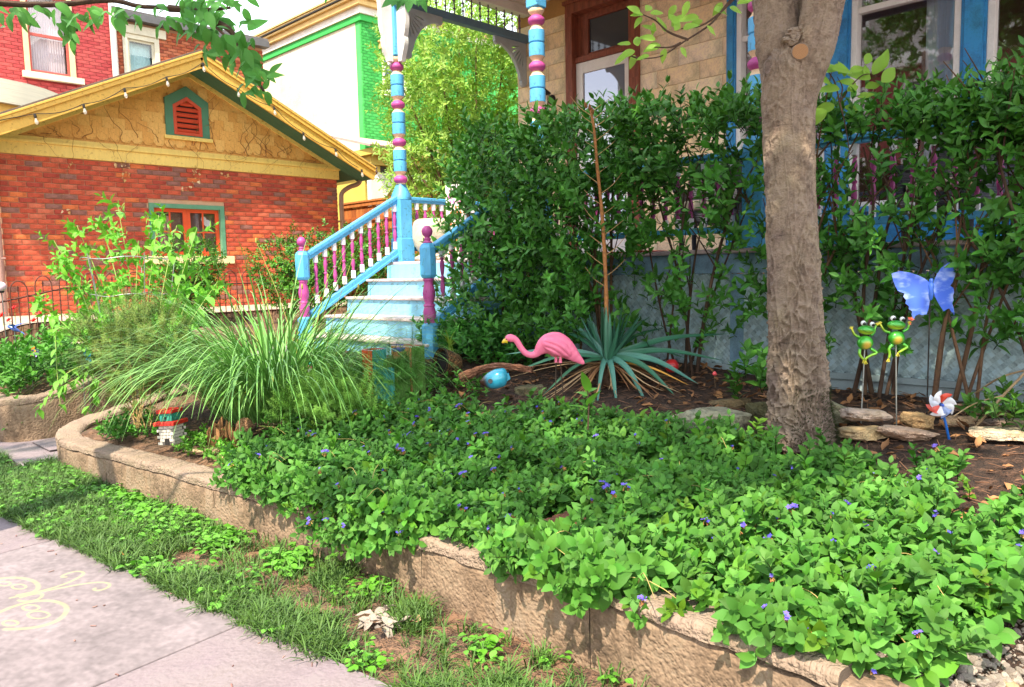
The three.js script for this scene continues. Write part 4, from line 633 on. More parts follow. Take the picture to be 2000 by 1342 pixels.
  rebase(St, -6.7, 0.75, -5.1);
}
// things on the porch
{
  const pot = thing('cream_planter', 'round cream ceramic planter on the porch landing beside the blue post', 'planter', [onZ(848, 500, -6.25).x, FL, -6.25]), mc = M('#d6cbae', { rough: 0.5, map: T_mottle });
  part('pot_body', lathe([[0, 0], [0.2, 0], [0.24, 0.03], [0.22, 0.07], [0.17, 0.1], [0.2, 0.14], [0.24, 0.2], [0.265, 0.3], [0.26, 0.44], [0.24, 0.5], [0.2, 0.53], [0, 0.53]], 28), mc, pot);
  part('bead_band', merge([...Array(30).keys()].map((k) => xf(new THREE.SphereGeometry(0.022, 8, 6), V(0.225 * Math.cos(k * PI / 15), 0.045, 0.225 * Math.sin(k * PI / 15))))), mc, pot);
  const wicker = dtex(256, 256, (u, v) => { const a = Math.sin(u * PI * 32) * Math.sin(v * PI * 32 + (Math.floor(u * 32) % 2) * PI); return [0.6 + a * 0.35]; }), mWk = M('#34353f', { map: wicker, s: 3, bump: wicker, bs: 0.008, rough: 0.6 });
  const ch = thing('wicker_armchair', 'dark wicker armchair behind the porch railing left of the tree', 'armchair', [-4.15, FL, -7.2], 0.3);
  part('seat', rbox(0.62, 0.12, 0.6, 0.03, 0, 0.36, 0), mWk, ch); part('cushion', rbox(0.54, 0.11, 0.52, 0.04, 0, 0.475, 0.02), M('#b9a890', { rough: 0.9 }), ch);
  part('backrest', xf(rbox(0.62, 0.62, 0.07, 0.03), V(0, 0.72, -0.28), EU(-0.2, 0, 0)), mWk, ch);
  for (const s of [-1, 1]) { part('armrest', merge([rbox(0.09, 0.06, 0.62, 0.025, s * 0.31, 0.64, 0), rbox(0.05, 0.3, 0.56, 0.01, s * 0.31, 0.47, 0)]), mWk, ch); for (const z of [-0.26, 0.26]) part('leg', lathe([[0.022, 0], [0.03, 0.32]], 8).translate(s * 0.27, 0, z), mWk, ch); }
  copyOf(ch, 'dark wicker armchair behind the porch railing right of the tree', [-1.9, FL, -7.15], -0.25);
  const rug = thing('porch_rug', 'red patterned rug hanging low behind the bottom porch rail', 'rug', [-4.9, FL, -6.35]);
  part('rug_body', (() => { const g = uvm(new THREE.BoxGeometry(1.5, 0.012, 0.6, 30, 1, 8)), p = g.attributes.position; for (let i = 0; i < p.count; i++) p.setY(i, p.getY(i) + 0.012 + 0.012 * fbm(p.getX(i) * 5, p.getZ(i) * 5, 2)); g.computeVertexNormals(); return g; })(), M('#d0362f', { map: T_mottle, s: 4, rough: 0.95 }), rug);
  part('rug_stripe', merge([-0.5, 0, 0.5].map((x) => box(0.1, 0.004, 0.58, x, 0.032, 0))), M('#e8a79a', { rough: 0.95 }), rug);
  const pan = thing('patterned_panel', 'white perforated panel with orange lozenges at the left edge of the hedge', 'panel', [onZ(893, 470, -6.12).x, FL, -6.12]);
  part('sheet', rbox(0.36, 0.9, 0.02, 0.006, 0, 0.45, 0), M('#e9e4de', { rough: 0.6 }), pan);
  const dia = prism(poly([[-0.018, 0], [0, 0.03], [0.018, 0], [0, -0.03]]), 0.004), mo = M('#e07a48', { rough: 0.6 }), mpk = M('#d873b0', { rough: 0.6 });
  for (let i = 0; i < 5; i++) for (let j = 0; j < 12; j++) { const m = part('lozenge', dia, j > 8 ? mpk : mo, pan); m.position.set(-0.12 + i * 0.06 + (j % 2) * 0.03, 0.1 + j * 0.066, 0.0102); }
}
// ---------- houses across the street, seen only in the window glass ----------
{
  const S = thing('house_across_street', 'red brick house across the street mirrored in the bay window', 'house'), z = 17, bmm = M('#8e4a42', { map: T_brick, s: 1.5, rough: 0.9 });
  part('wall', span([-19, 0, z], [-4, 9.6, z + 6]), bmm, S); part('siding', span([-19, 9.6, z - 0.02], [-4, 14.6, z + 6]), M('#b9b6b4', { map: T_wood, s: 0.3, rough: 0.8 }), S);
  part('cornice', span([-19.1, 9.4, z - 0.3], [-3.9, 9.9, z]), mWhite, S); part('roof', span([-19.3, 14.6, z - 0.4], [-3.7, 14.9, z + 6]), mDark, S);
  for (let i = 0; i < 6; i++) for (const y of [1.4, 4.3, 7.2, 11.2]) { const x = -18.2 + i * 2.4; const f = part('window_frame', merge([span([x, y, z - 0.06], [x + 0.12, y + 1.7, z + 0.02]), span([x + 0.9, y, z - 0.06], [x + 1.02, y + 1.7, z + 0.02]), span([x + 0.12, y + 1.58, z - 0.06], [x + 0.9, y + 1.7, z + 0.02]), span([x + 0.12, y, z - 0.06], [x + 0.9, y + 0.12, z + 0.02]), span([x + 0.12, y + 0.8, z - 0.05], [x + 0.9, y + 0.88, z + 0.02])]), mWhite, S); part('pane', box(0.78, 1.46, 0.02, x + 0.51, y + 0.85, z - 0.01), mDarkGlass, f); }
  rebase(S, -6, 0, z + 3);
}
// ---------- foliage kit ----------
const px = (p) => { const v = p.clone().project(camera); return [(v.x + 1) / 2 * W, (1 - v.y) / 2 * HH]; };
const inPoly = (P, x, y) => { let c = false; for (let i = 0, j = P.length - 1; i < P.length; j = i++) if ((P[i][1] > y) !== (P[j][1] > y) && x < (P[j][0] - P[i][0]) * (y - P[i][1]) / (P[j][1] - P[i][1]) + P[i][0]) c = !c; return c; };
function sprig(seed, o) { // a twig along +y with leaves round it
  const { len, n, ll, lw, stem = 0.0025, spread = 1.0, sc = '#7a6a40', lc = '#ffffff', from = 0.15, tipUp = 0.5, fold = 0.3, curl = 0.3, segs = 4, opp = false, blunt = 0.75, bow = 0.15, jitter = 0.35 } = o, r = RNG(seed), g = [], P = [];
  for (let i = 0; i <= 4; i++) P.push(V(bow * len * (i / 4) ** 2, len * i / 4, 0.05 * len * Math.sin(i * 2 + seed)));
  g.push(paint(tube(P, [1.2, 1, 0.8, 0.6, 0.3].map((k) => stem * k), 4), sc)); const cv = new THREE.CatmullRomCurve3(P);
  for (let i = 0; i < n; i++) {
    const t = from + (1 - from) * (opp ? Math.floor(i / 2) / Math.max(1, Math.floor((n - 1) / 2)) : i / (n - 1)), a = opp ? (i % 2) * PI + Math.floor(i / 2) * 1.4 + r() * 0.5 : i * 2.4 + r() * 0.8;
    const s = (0.75 + r() * 0.45) * (t > 0.85 ? 0.72 : 1), el = lerp(spread, tipUp, t) + (r() - 0.5) * jitter; // angle away from the twig
    const lf = leaf(ll * s, lw * s, { n: segs, fold: fold * (0.5 + r()), curl: curl * (0.4 + r() * 1.2), bend: (r() - 0.5) * 0.25, blunt });
    const sh = 0.82 + r() * 0.36, col = C(lc).multiplyScalar(sh); col.r *= 0.9 + r() * 0.25;
    g.push(paint(xf(lf, cv.getPoint(Math.min(t, 1)), new THREE.Quaternion().setFromEuler(new THREE.Euler(PI / 2 * 0 - (PI / 2 - el), a, (r() - 0.5) * 0.5, 'YXZ')), 1), col));
  }
  return merge(g);
}
function scatter(parent, name, geos, mat, spots, cols, label) { // spots: {p, q, s}; shared over the variants
  geos.forEach((g, k) => { const m = [], c = []; spots.forEach((s, i) => { if (i % geos.length === k) { m.push(TR(s.p, s.q, s.s)); c.push(cols(s, i)); } }); if (m.length) inst(name, g, mat, m, c, parent, label); });
}
const tint = (r, a, b, dark = 0.25) => { const c = C(a).lerp(C(b), r()); c.multiplyScalar(1 - dark / 2 + r() * dark); return c; };
const mBarkTwig = M('#6d5038', { map: T_mottle, s: 4, rough: 0.9 }), mTwigDark = M('#4d3828', { map: T_mottle, s: 4, rough: 0.9 });
const outward = (r, dir, wob = 0.9) => { const d = dir.clone().add(V(r() - 0.5, r() - 0.5, r() - 0.5).multiplyScalar(2 * wob)).normalize(); return new THREE.Quaternion().setFromUnitVectors(V(0, 1, 0), d).multiply(EU(0, r() * 6.28, 0)); };
function crown(parent, name, geos, mat, blobs, n, seed, cols, o = {}) { // sprigs through ellipsoids, thicker towards the shell
  const r = RNG(seed), S = []; const vol = blobs.map((b) => b[3] * b[4] * b[5]), tot = vol.reduce((a, b) => a + b);
  blobs.forEach((b, k) => { for (let i = 0; i < n * vol[k] / tot; i++) { const d = V(r() * 2 - 1, r() * 2 - 1, r() * 2 - 1); if (d.length() > 1) { i--; continue; } const L = Math.pow(d.length(), 0.55); d.normalize(); const p = V(b[0] + d.x * L * b[3], b[1] + d.y * L * b[4], b[2] + d.z * L * b[5]); if (o.keep && !o.keep(p)) continue; S.push({ p, q: outward(r, d.clone().add(V(0, o.up ?? 0.4, 0)), o.wob ?? 0.6), s: (0.75 + r() * 0.5) * (o.s ?? 1) }); } });
  scatter(parent, name, geos, mat, S, () => cols(r)); return S;
}
const L_ = (a) => a.map((s) => sprig(s[0], s[1]));

// ---------- the tree in front of the porch ----------
const T_bark = dtex(512, 512, (u, v) => { const len = sstep(0.16, 0.4, nS(u * 2.0, v * 4)) * 0.16, a = nA(u, v), f = nS(u * 3, v * 0.25), d = nD(u, v); const m = 0.86 + a * 0.4 + d * 0.35 + f * 0.12 - len; return [m, m * (0.97 + a * 0.06), m * (0.93 + nC(u, v) * 0.1)]; });
const T_barkB = dtex(512, 512, (u, v) => [0.5 + nS(u * 1, v * 1.5) * 0.5 + nB(u * 0.5, v * 1.5) * 0.5 + nD(u, v) * 0.4]);
const mBark = M('#8c7a6c', { map: T_bark, s: 1.6, bump: T_barkB, bs: 0.005, rough: 0.92 });
function barkTube(pts, rad, seg, n, seed, amp) {
  const cv = new THREE.CatmullRomCurve3(pts), Q = cv.getPoints(n), rr = Q.map((_, i) => { const t = i / n * (rad.length - 1), k = Math.min(rad.length - 2, t | 0); return lerp(rad[k], rad[k + 1], t - k); });
  const g = tube(Q, rr, seg, 1, V(0, 0, 1)), p = g.attributes.position, nrm = g.attributes.normal, m = seg + 1;
  for (let i = 0; i <= n; i++) for (let k = 0; k < m; k++) {
    const j = i * m + k, a = (k % seg) / seg * 2 * PI, y = Q[i].y, cx = Math.cos(a), cz = Math.sin(a), w = amp(y);
    // bark plates: tall cells round the stem with furrows between them
    const R0 = rr[i], nA_ = Math.max(7, Math.round(R0 * 2 * PI / 0.036)), wv = N3(cx * 2 + seed, y * 6, cz * 2) * 0.9, U_ = (k % seg) / seg * nA_ + wv, V_ = y / 0.085 + N3(cx * 2, y * 3 + seed, cz * 2 + 4) * 0.8; let d1 = 9, d2 = 9;
    for (let a_ = -1; a_ <= 1; a_++) for (let b_ = -1; b_ <= 1; b_++) { const ui = Math.floor(U_) + a_, vi = Math.floor(V_) + b_, hu = ((ui % nA_) + nA_) % nA_, h1 = Math.abs(Math.sin(hu * 127.1 + vi * 311.7 + seed) * 43758.5) % 1, h2 = Math.abs(Math.sin(hu * 269.5 + vi * 183.3 + seed) * 24634.6) % 1, du = ui + h1 - U_, dv = (vi + h2 - V_) * 0.8, q = du * du + dv * dv; if (q < d1) { d2 = d1; d1 = q; } else if (q < d2) d2 = q; }
    const gate = sstep(-0.16, 0.14, N3(cx * 1.2 + 7, y * 1.1 + seed, cz * 1.2) + w.gate), furrow = 1 - sstep(0.02, 0.3, Math.sqrt(d2) - Math.sqrt(d1)), crackV = Math.max(0, 1 - Math.abs(N3(cx * 2.3 + seed + wv * 0.2, y * 0.9, cz * 2.3)) * 16);
    const d = -furrow * w.deep * gate - crackV * w.deep * 0.7 + fbm(cx * 5 + seed, y * 9, cz * 5, 3) * w.fine + N3(cx * 1.3 + seed, y * 1.6, cz * 1.3) * 0.01;
    p.setXYZ(j, p.getX(j) + nrm.getX(j) * d, p.getY(j) + nrm.getY(j) * d, p.getZ(j) + nrm.getZ(j) * d);
  }
  g.computeVertexNormals(); return g;
}
const TZ = -4.42, tp = (x, y, dz = 0) => onZ(x, y, TZ + dz);
const treeLeaf = L_([[1, { len: 0.22, n: 8, ll: 0.11, lw: 0.065, fold: 0.2 }], [2, { len: 0.26, n: 9, ll: 0.1, lw: 0.06, fold: 0.25 }], [3, { len: 0.18, n: 7, ll: 0.12, lw: 0.07 }]]);
const mTreeLeaf = leafM('#5d8f38', { transmission: 0.42 });
const Tree = thing('shade_tree', 'forked shade tree with fissured bark standing in front of the hedge', 'tree', [-1.93, 0.55, TZ]);
{
  const amp = (y) => ({ deep: 0.010 + 0.014 * sstep(2.0, 0.85, y), fine: 0.007 + 0.01 * sstep(1.4, 0.6, y), gate: 0.0 + 0.45 * sstep(1.9, 1.2, y) + 0.2 * sstep(2.2, 2.7, y) });
  const base = tp(1562, 845), pts = [tp(1562, 870), base, tp(1560, 800), tp(1556, 700), tp(1551, 560), tp(1544, 400), tp(1539, 230), tp(1545, 130), tp(1558, 60)];
  part('trunk', barkTube(pts, [0.2, 0.172, 0.148, 0.138, 0.133, 0.132, 0.143, 0.156, 0.06], 240, 380, 0, amp), mBark, Tree);
  const limb = (P, R, s) => part('limb', barkTube(P, R, 110, 130, s, () => ({ deep: 0.007, fine: 0.007, gate: 0.1 })), mBark, Tree);
  limb([tp(1540, 330), tp(1534, 200), tp(1523, 90), tp(1512, -10), tp(1490, -160), V(-2.5, 4.9, -3.9), V(-3.1, 6.3, -3.0)], [0.03, 0.1, 0.122, 0.112, 0.1, 0.08, 0.05], 3);
  limb([tp(1545, 330), tp(1560, 200), tp(1590, 90), tp(1612, -10), tp(1650, -160), V(-1.1, 4.8, -3.6), V(-0.5, 6.4, -2.4)], [0.03, 0.09, 0.108, 0.105, 0.1, 0.08, 0.05], 5);
  limb([tp(1550, 130, -0.1), tp(1556, 50, -0.16), tp(1562, -60, -0.2), V(-1.9, 4.6, -4.6), V(-1.7, 6.4, -4.6)], [0.07, 0.085, 0.085, 0.07, 0.04], 8);
  limb([V(-2.5, 4.8, -3.95), V(-2.2, 5.6, -2.4), V(-2.0, 6.3, -0.6), V(-1.8, 6.6, 1.0)], [0.06, 0.05, 0.04, 0.02], 11); limb([V(-1.1, 4.8, -3.6), V(-1.3, 5.8, -2.0), V(-0.6, 6.5, 0)], [0.06, 0.045, 0.02], 12);
  // pruned branch with rings, and the rough collar round it
  const c = tp(1563, 113), n = camera.position.clone().sub(c).setY(0).normalize(), q = new THREE.Quaternion().setFromUnitVectors(V(0, 0, 1), n); c.addScaledVector(n, 0.142);
  const ringT = dtex(128, 128, (u, v) => { const d = Math.hypot(u - 0.5, v - 0.47) * (1 + 0.06 * Math.sin(Math.atan2(v - 0.5, u - 0.5) * 3)); const m = 0.85 + 0.16 * Math.sin(d * 75) + nD(u, v) * 0.25; return [m, m * 0.97, m * 0.92]; }, false);
  const disc = new THREE.CircleGeometry(0.042, 28), stub = part('pruned_stub', merge([xf(tube([V(0, 0, -0.08), V(0, 0, -0.02), V(0, 0, 0.0)], [0.062, 0.052, 0.044], 18), c, q)]), mBark, Tree);
  part('cut_face', xf(disc, c.clone().addScaledVector(n, 0.0015), q), new THREE.MeshPhysicalMaterial({ color: C('#a87c55'), map: ringT, roughness: 0.85 }), stub);
  const lump = []; const rl = RNG(4); for (let i = 0; i < 26; i++) { const a = 0.5 + rl() * 2.1, rr = 0.05 + rl() * 0.07; lump.push(xf(rockGeo(i + 3, 0.022 + rl() * 0.014, 0.014 + rl() * 0.012, 0.016, 0.5, 4), c.clone().add(V(0, 0, 0).addScaledVector(n, -0.012 - rr * 0.25)).add(V(Math.cos(a) * rr * 0.75, Math.sin(a) * rr + 0.02, -Math.cos(a) * rr * 0.6)), EU(rl() * 6, rl() * 6, 0))); }
  part('bark_collar', lump, mBark, Tree);
  const moss = M('#5a6a28', { map: T_soil, s: 6, bump: T_rough, bs: 0.02, rough: 1 });
  { const rm = RNG(55), g = []; for (let i = 0; i < 1500; i++) { const a = (rm() < 0.75 ? -0.1 : 0.95) + (rm() - 0.5) * 1.0, y = 0.5 + Math.pow(rm(), 1.7) * 0.34, R = lerp(0.2, 0.152, sstep(0.5, 0.8, y)); g.push(xf(blade(0.014 + rm() * 0.016, 0.004, 1.4, 2), V(base.x + 0.01 + Math.cos(a) * R, y, base.z + Math.sin(a) * R), EU(0.5, PI / 2 - a + (rm() - 0.5), 0))); } part('moss', g, moss, Tree, null, 'stuff'); }
  rebase(Tree, -1.93, 0.55, TZ);
  const r = RNG(3), dirS = SUN;
  // high crown, above the picture: it throws the dappled shade
  crown(Tree, 'crown', treeLeaf, mTreeLeaf, [[0.4, 6.0, 3.2, 2.3, 1.0, 2.3], [-0.7, 5.4, 1.6, 1.8, 0.9, 1.7], [1.2, 6.2, 2.0, 1.7, 1.0, 2.2], [0.2, 6.6, 5.0, 2.2, 0.8, 1.5], [-1.2, 5.8, 3.6, 1.3, 0.8, 1.3], [-2.0, 5.6, 2.2, 1.2, 0.7, 1.2], [1.0, 5.9, 0.7, 1.8, 0.9, 1.4], [0.3, 6.3, 1.7, 1.6, 0.8, 1.2]], 2500, 9, (q) => tint(q, '#ffffff', '#d9e0a8'), { up: 0.3, s: 1.35 });
}
// leaves one can tell apart, on twigs of their own; each is its own mesh
function leafyTwig(parent, o) { // o.path world points (stem), leaves at o.spots [px, py, size, roll, facing]
  const { name = 'branch', path, rad = 0.01, spots, depth, mat, shapes, seed = 1 } = o, r = RNG(seed);
  const b = part(name, path.map((p) => tube(curve(p, 20), [...Array(21).keys()].map((i) => lerp(rad, rad * 0.35, i / 20)), 7)), o.bark ?? mTwigDark, parent); b.position.sub(parent.position);
  for (const [x, y, s, dirDeg, tilt] of spots) { // dirDeg: where the tip points in view, tilt: how far it turns its face up
    const m = part('leaf', shapes[(r() * shapes.length) | 0], mat, b); const d = (depth.length ? lerp(depth[0], depth[1], r()) : depth) + (r() - 0.5) * 0.12;
    m.position.copy(at(x, y, d)); const a = dirDeg * PI / 180, right = V(1, 0, 0).applyQuaternion(camera.quaternion), up = V(0, 1, 0).applyQuaternion(camera.quaternion), back = V(0, 0, 1).applyQuaternion(camera.quaternion);
    const t = right.clone().multiplyScalar(Math.cos(a)).addScaledVector(up, Math.sin(a)).addScaledVector(back, (r() - 0.5) * 0.8).normalize(), f = back.clone().multiplyScalar(Math.cos(tilt ?? 0.42)).addScaledVector(V(0, 1, 0), Math.sin(tilt ?? 0.42)).addScaledVector(right, (r() - 0.5) * 0.7);
    const s_ = f.clone().cross(t).normalize(), n = t.clone().cross(s_).normalize(); m.quaternion.setFromRotationMatrix(new THREE.Matrix4().makeBasis(s_, n, t)); m.scale.setScalar(s);
  }
  return b;
}
const bigLeaf = [leaf(1, 0.5, { n: 8, fold: 0.22, curl: 0.2, bend: 0.1 }), leaf(1, 0.56, { n: 8, fold: 0.3, curl: 0.32, bend: -0.12 }), leaf(1, 0.44, { n: 8, fold: 0.25, curl: 0.1, wave: 0.15 })].map((g) => paint(g, '#ffffff'));
{
  const d = 3.9, A = (x, y, k = d) => at(x, y, k), S = (list) => list.map(([x, y, s, a, t]) => [x, y, s * 1.2, a, t]);
  leafyTwig(Tree, { path: [[A(1480, -60), A(1420, 8), A(1390, 45), A(1335, 82), A(1290, 110), A(1255, 115)], [A(1345, 78), A(1305, 62), A(1280, 40), A(1255, 28)], [A(1330, 84), A(1310, 92), A(1270, 92)], [A(1480, -60), A(1420, 12), A(1370, 50), A(1330, 56)], [A(1255, 115), A(1240, 112), A(1222, 105)]], rad: 0.007, depth: d, seed: 6, mat: leafM('#9ac648', { transmission: 0.5 }), shapes: bigLeaf,
    spots: S([[1250, 26, 0.062, 150], [1262, 22, 0.058, 60], [1256, 28, 0.06, 190], [1270, 26, 0.06, 5], [1254, 34, 0.05, 230], [1276, 44, 0.055, 270], [1300, 62, 0.075, 120], [1282, 60, 0.07, 150], [1318, 60, 0.06, 60], [1280, 78, 0.07, 165], [1290, 88, 0.075, 200], [1312, 52, 0.075, 45], [1335, 58, 0.07, 30], [1322, 48, 0.065, 110], [1365, 35, 0.09, 170], [1372, 40, 0.075, 200], [1395, 20, 0.08, 10], [1380, 50, 0.06, -40], [1240, 100, 0.075, 195], [1232, 86, 0.06, 170], [1246, 90, 0.06, 100], [1226, 104, 0.07, 215], [1240, 108, 0.06, 245], [1345, 2, 0.07, 250], [1320, 10, 0.06, 240], [1425, 15, 0.07, -10], [1440, 8, 0.08, 20], [1262, 96, 0.05, 20], [1268, 108, 0.06, 200], [1410, 5, 0.06, 240], [1300, 95, 0.06, 250], [1330, 92, 0.05, -60]]) });
  const m = leafM('#93bd3a', { transmission: 0.5 }), e = 5.0;
  leafyTwig(Tree, { name: 'shoot', path: [[A(1640, 200, e), A(1630, 160, e), A(1612, 130, e), A(1603, 105, e)], [A(1640, 200, e), A(1665, 165, e), A(1690, 145, e), A(1720, 150, e)], [A(1640, 200, e), A(1645, 170, e), A(1635, 150, e)], [A(1640, 200, e), A(1650, 240, e), A(1660, 300, e)]], rad: 0.006, depth: e, seed: 8, mat: m, shapes: bigLeaf,
    spots: S([[1606, 116, 0.15, 55], [1604, 140, 0.11, 20], [1625, 135, 0.12, 5], [1600, 155, 0.1, 0], [1638, 145, 0.08, 40], [1650, 150, 0.09, 110], [1660, 140, 0.1, 20], [1690, 150, 0.09, 70], [1705, 145, 0.12, 60], [1718, 140, 0.13, 72], [1722, 160, 0.14, 40], [1700, 155, 0.13, 150], [1690, 172, 0.11, 20], [1672, 165, 0.1, 160], [1640, 175, 0.12, 170], [1655, 178, 0.1, 30], [1630, 205, 0.12, 200], [1615, 215, 0.16, 210], [1650, 210, 0.12, 350], [1675, 190, 0.09, 10], [1600, 185, 0.09, 180], [1690, 125, 0.09, 65]]) });
  // broad lobed leaves hanging into the top of the picture
  const mp = () => { const s = new THREE.Shape(), P = [[0, 0], [0.12, -0.1], [0.35, -0.16], [0.3, 0.02], [0.52, 0.16], [0.38, 0.2], [0.42, 0.46], [0.24, 0.4], [0.18, 0.62], [0, 0.95], [-0.18, 0.62], [-0.24, 0.4], [-0.42, 0.46], [-0.38, 0.2], [-0.52, 0.16], [-0.3, 0.02], [-0.35, -0.16], [-0.12, -0.1]]; P.forEach(([x, y], i) => i ? s.lineTo(x, y) : s.moveTo(x, y)); const g = new THREE.ShapeGeometry(s); g.rotateX(PI / 2); const p = g.attributes.position; for (let i = 0; i < p.count; i++) p.setY(i, -0.5 * p.getX(i) ** 2 + 0.1 * Math.abs(p.getX(i)) - 0.15 * p.getZ(i) ** 2); g.computeVertexNormals(); return paint(g, '#ffffff'); };
  leafyTwig(Tree, { path: [[A(1480, -60, 3.6), A(1150, -120, 3.5), A(900, -70, 3.4), A(800, -16, 3.4), A(720, -6, 3.4)]], rad: 0.009, depth: 3.4, seed: 12, mat: leafM('#4f9140', { transmission: 0.35 }), shapes: [mp()], spots: [[770, -5, 0.075, 215, 0.5], [800, -8, 0.08, 265, 0.4], [820, -8, 0.08, 300, 0.5], [765, -12, 0.07, 180, 0.5], [845, -14, 0.075, 330, 0.5], [640, -14, 0.05, 250, 0.5], [785, -2, 0.06, 240, 0.4]] });
}
// ---------- street tree left of the picture: its limb reaches in at the top ----------
{
  const St = thing('street_tree', 'dark leafy limb of a street tree reaching in over the garage roof', 'tree', [-5.2, 0, 0.3]);
  part('trunk', barkTube([V(0, -0.1, 0), V(0.03, 1.4, 0), V(0.1, 2.6, -0.05), V(0, 4.2, 0.3), V(-0.3, 6, 1)], [0.22, 0.15, 0.14, 0.1, 0.05], 40, 60, 21, () => ({ deep: 0.008, fine: 0.006, gate: 0.2 })), mBark, St);
  const d = 3.5, A = (x, y, k = d) => at(x, y, k), list = [], r = RNG(44);
  const mm = leafM('#4f8f36', { transmission: 0.36 });
  const clus = [[0, 25, 40, 18, 14], [60, 25, 45, 14, 8], [130, 40, 26, 40, 18], [165, 35, 30, 22, 10], [200, 20, 36, 16, 8], [230, 12, 20, 12, 5], [290, 15, 40, 16, 9], [345, 22, 40, 30, 16], [400, 28, 45, 34, 26], [440, 65, 40, 40, 30], [470, 105, 32, 36, 26], [490, 140, 26, 26, 15], [400, 75, 26, 24, 10], [500, 170, 28, 16, 8], [440, 10, 46, 18, 14], [380, 5, 50, 12, 9]];
  for (const [x, y, sx, sy, n] of clus) for (let i = 0; i < n; i++) list.push([x + (r() - 0.5) * 2 * sx, y + (r() - 0.5) * 2 * sy, 0.04 + r() * 0.055, 200 + r() * 160, 0.3 + r() * 0.9]);
  list.push([485, 60, 0.1, 50, 0.5], [520, 150, 0.08, 10, 0.5], [526, 145, 0.08, 40, 0.4], [505, 182, 0.08, 170, 0.5], [515, 175, 0.06, 60, 0.4], [10, 53, 0.06, 180, 0.8], [300, 100, 0.0001, 0, 0]);
  leafyTwig(St, { path: [[V(-5.1, 2.6, 0.25), A(-120, -20, 3.2), A(0, 6), A(120, 8), A(220, 0), A(270, 12), A(330, 16), A(395, 32), A(440, 70)], [A(395, 32), A(450, 60), A(480, 120), A(515, 178)], [A(330, 16), A(390, 20), A(450, 15)], [A(110, 8), A(140, 30), A(150, 60)]], rad: 0.017, depth: [3.3, 3.7], seed: 5, mat: mm, shapes: bigLeaf, spots: list.filter((s) => s[2] > 0.01) });
  crown(St, 'crown', treeLeaf, mTreeLeaf, [[-0.8, 7.2, 4.4, 1.8, 1, 1.8]], 260, 19, (q) => tint(q, '#ffffff', '#d9e0a8'), { s: 1.3 });
}
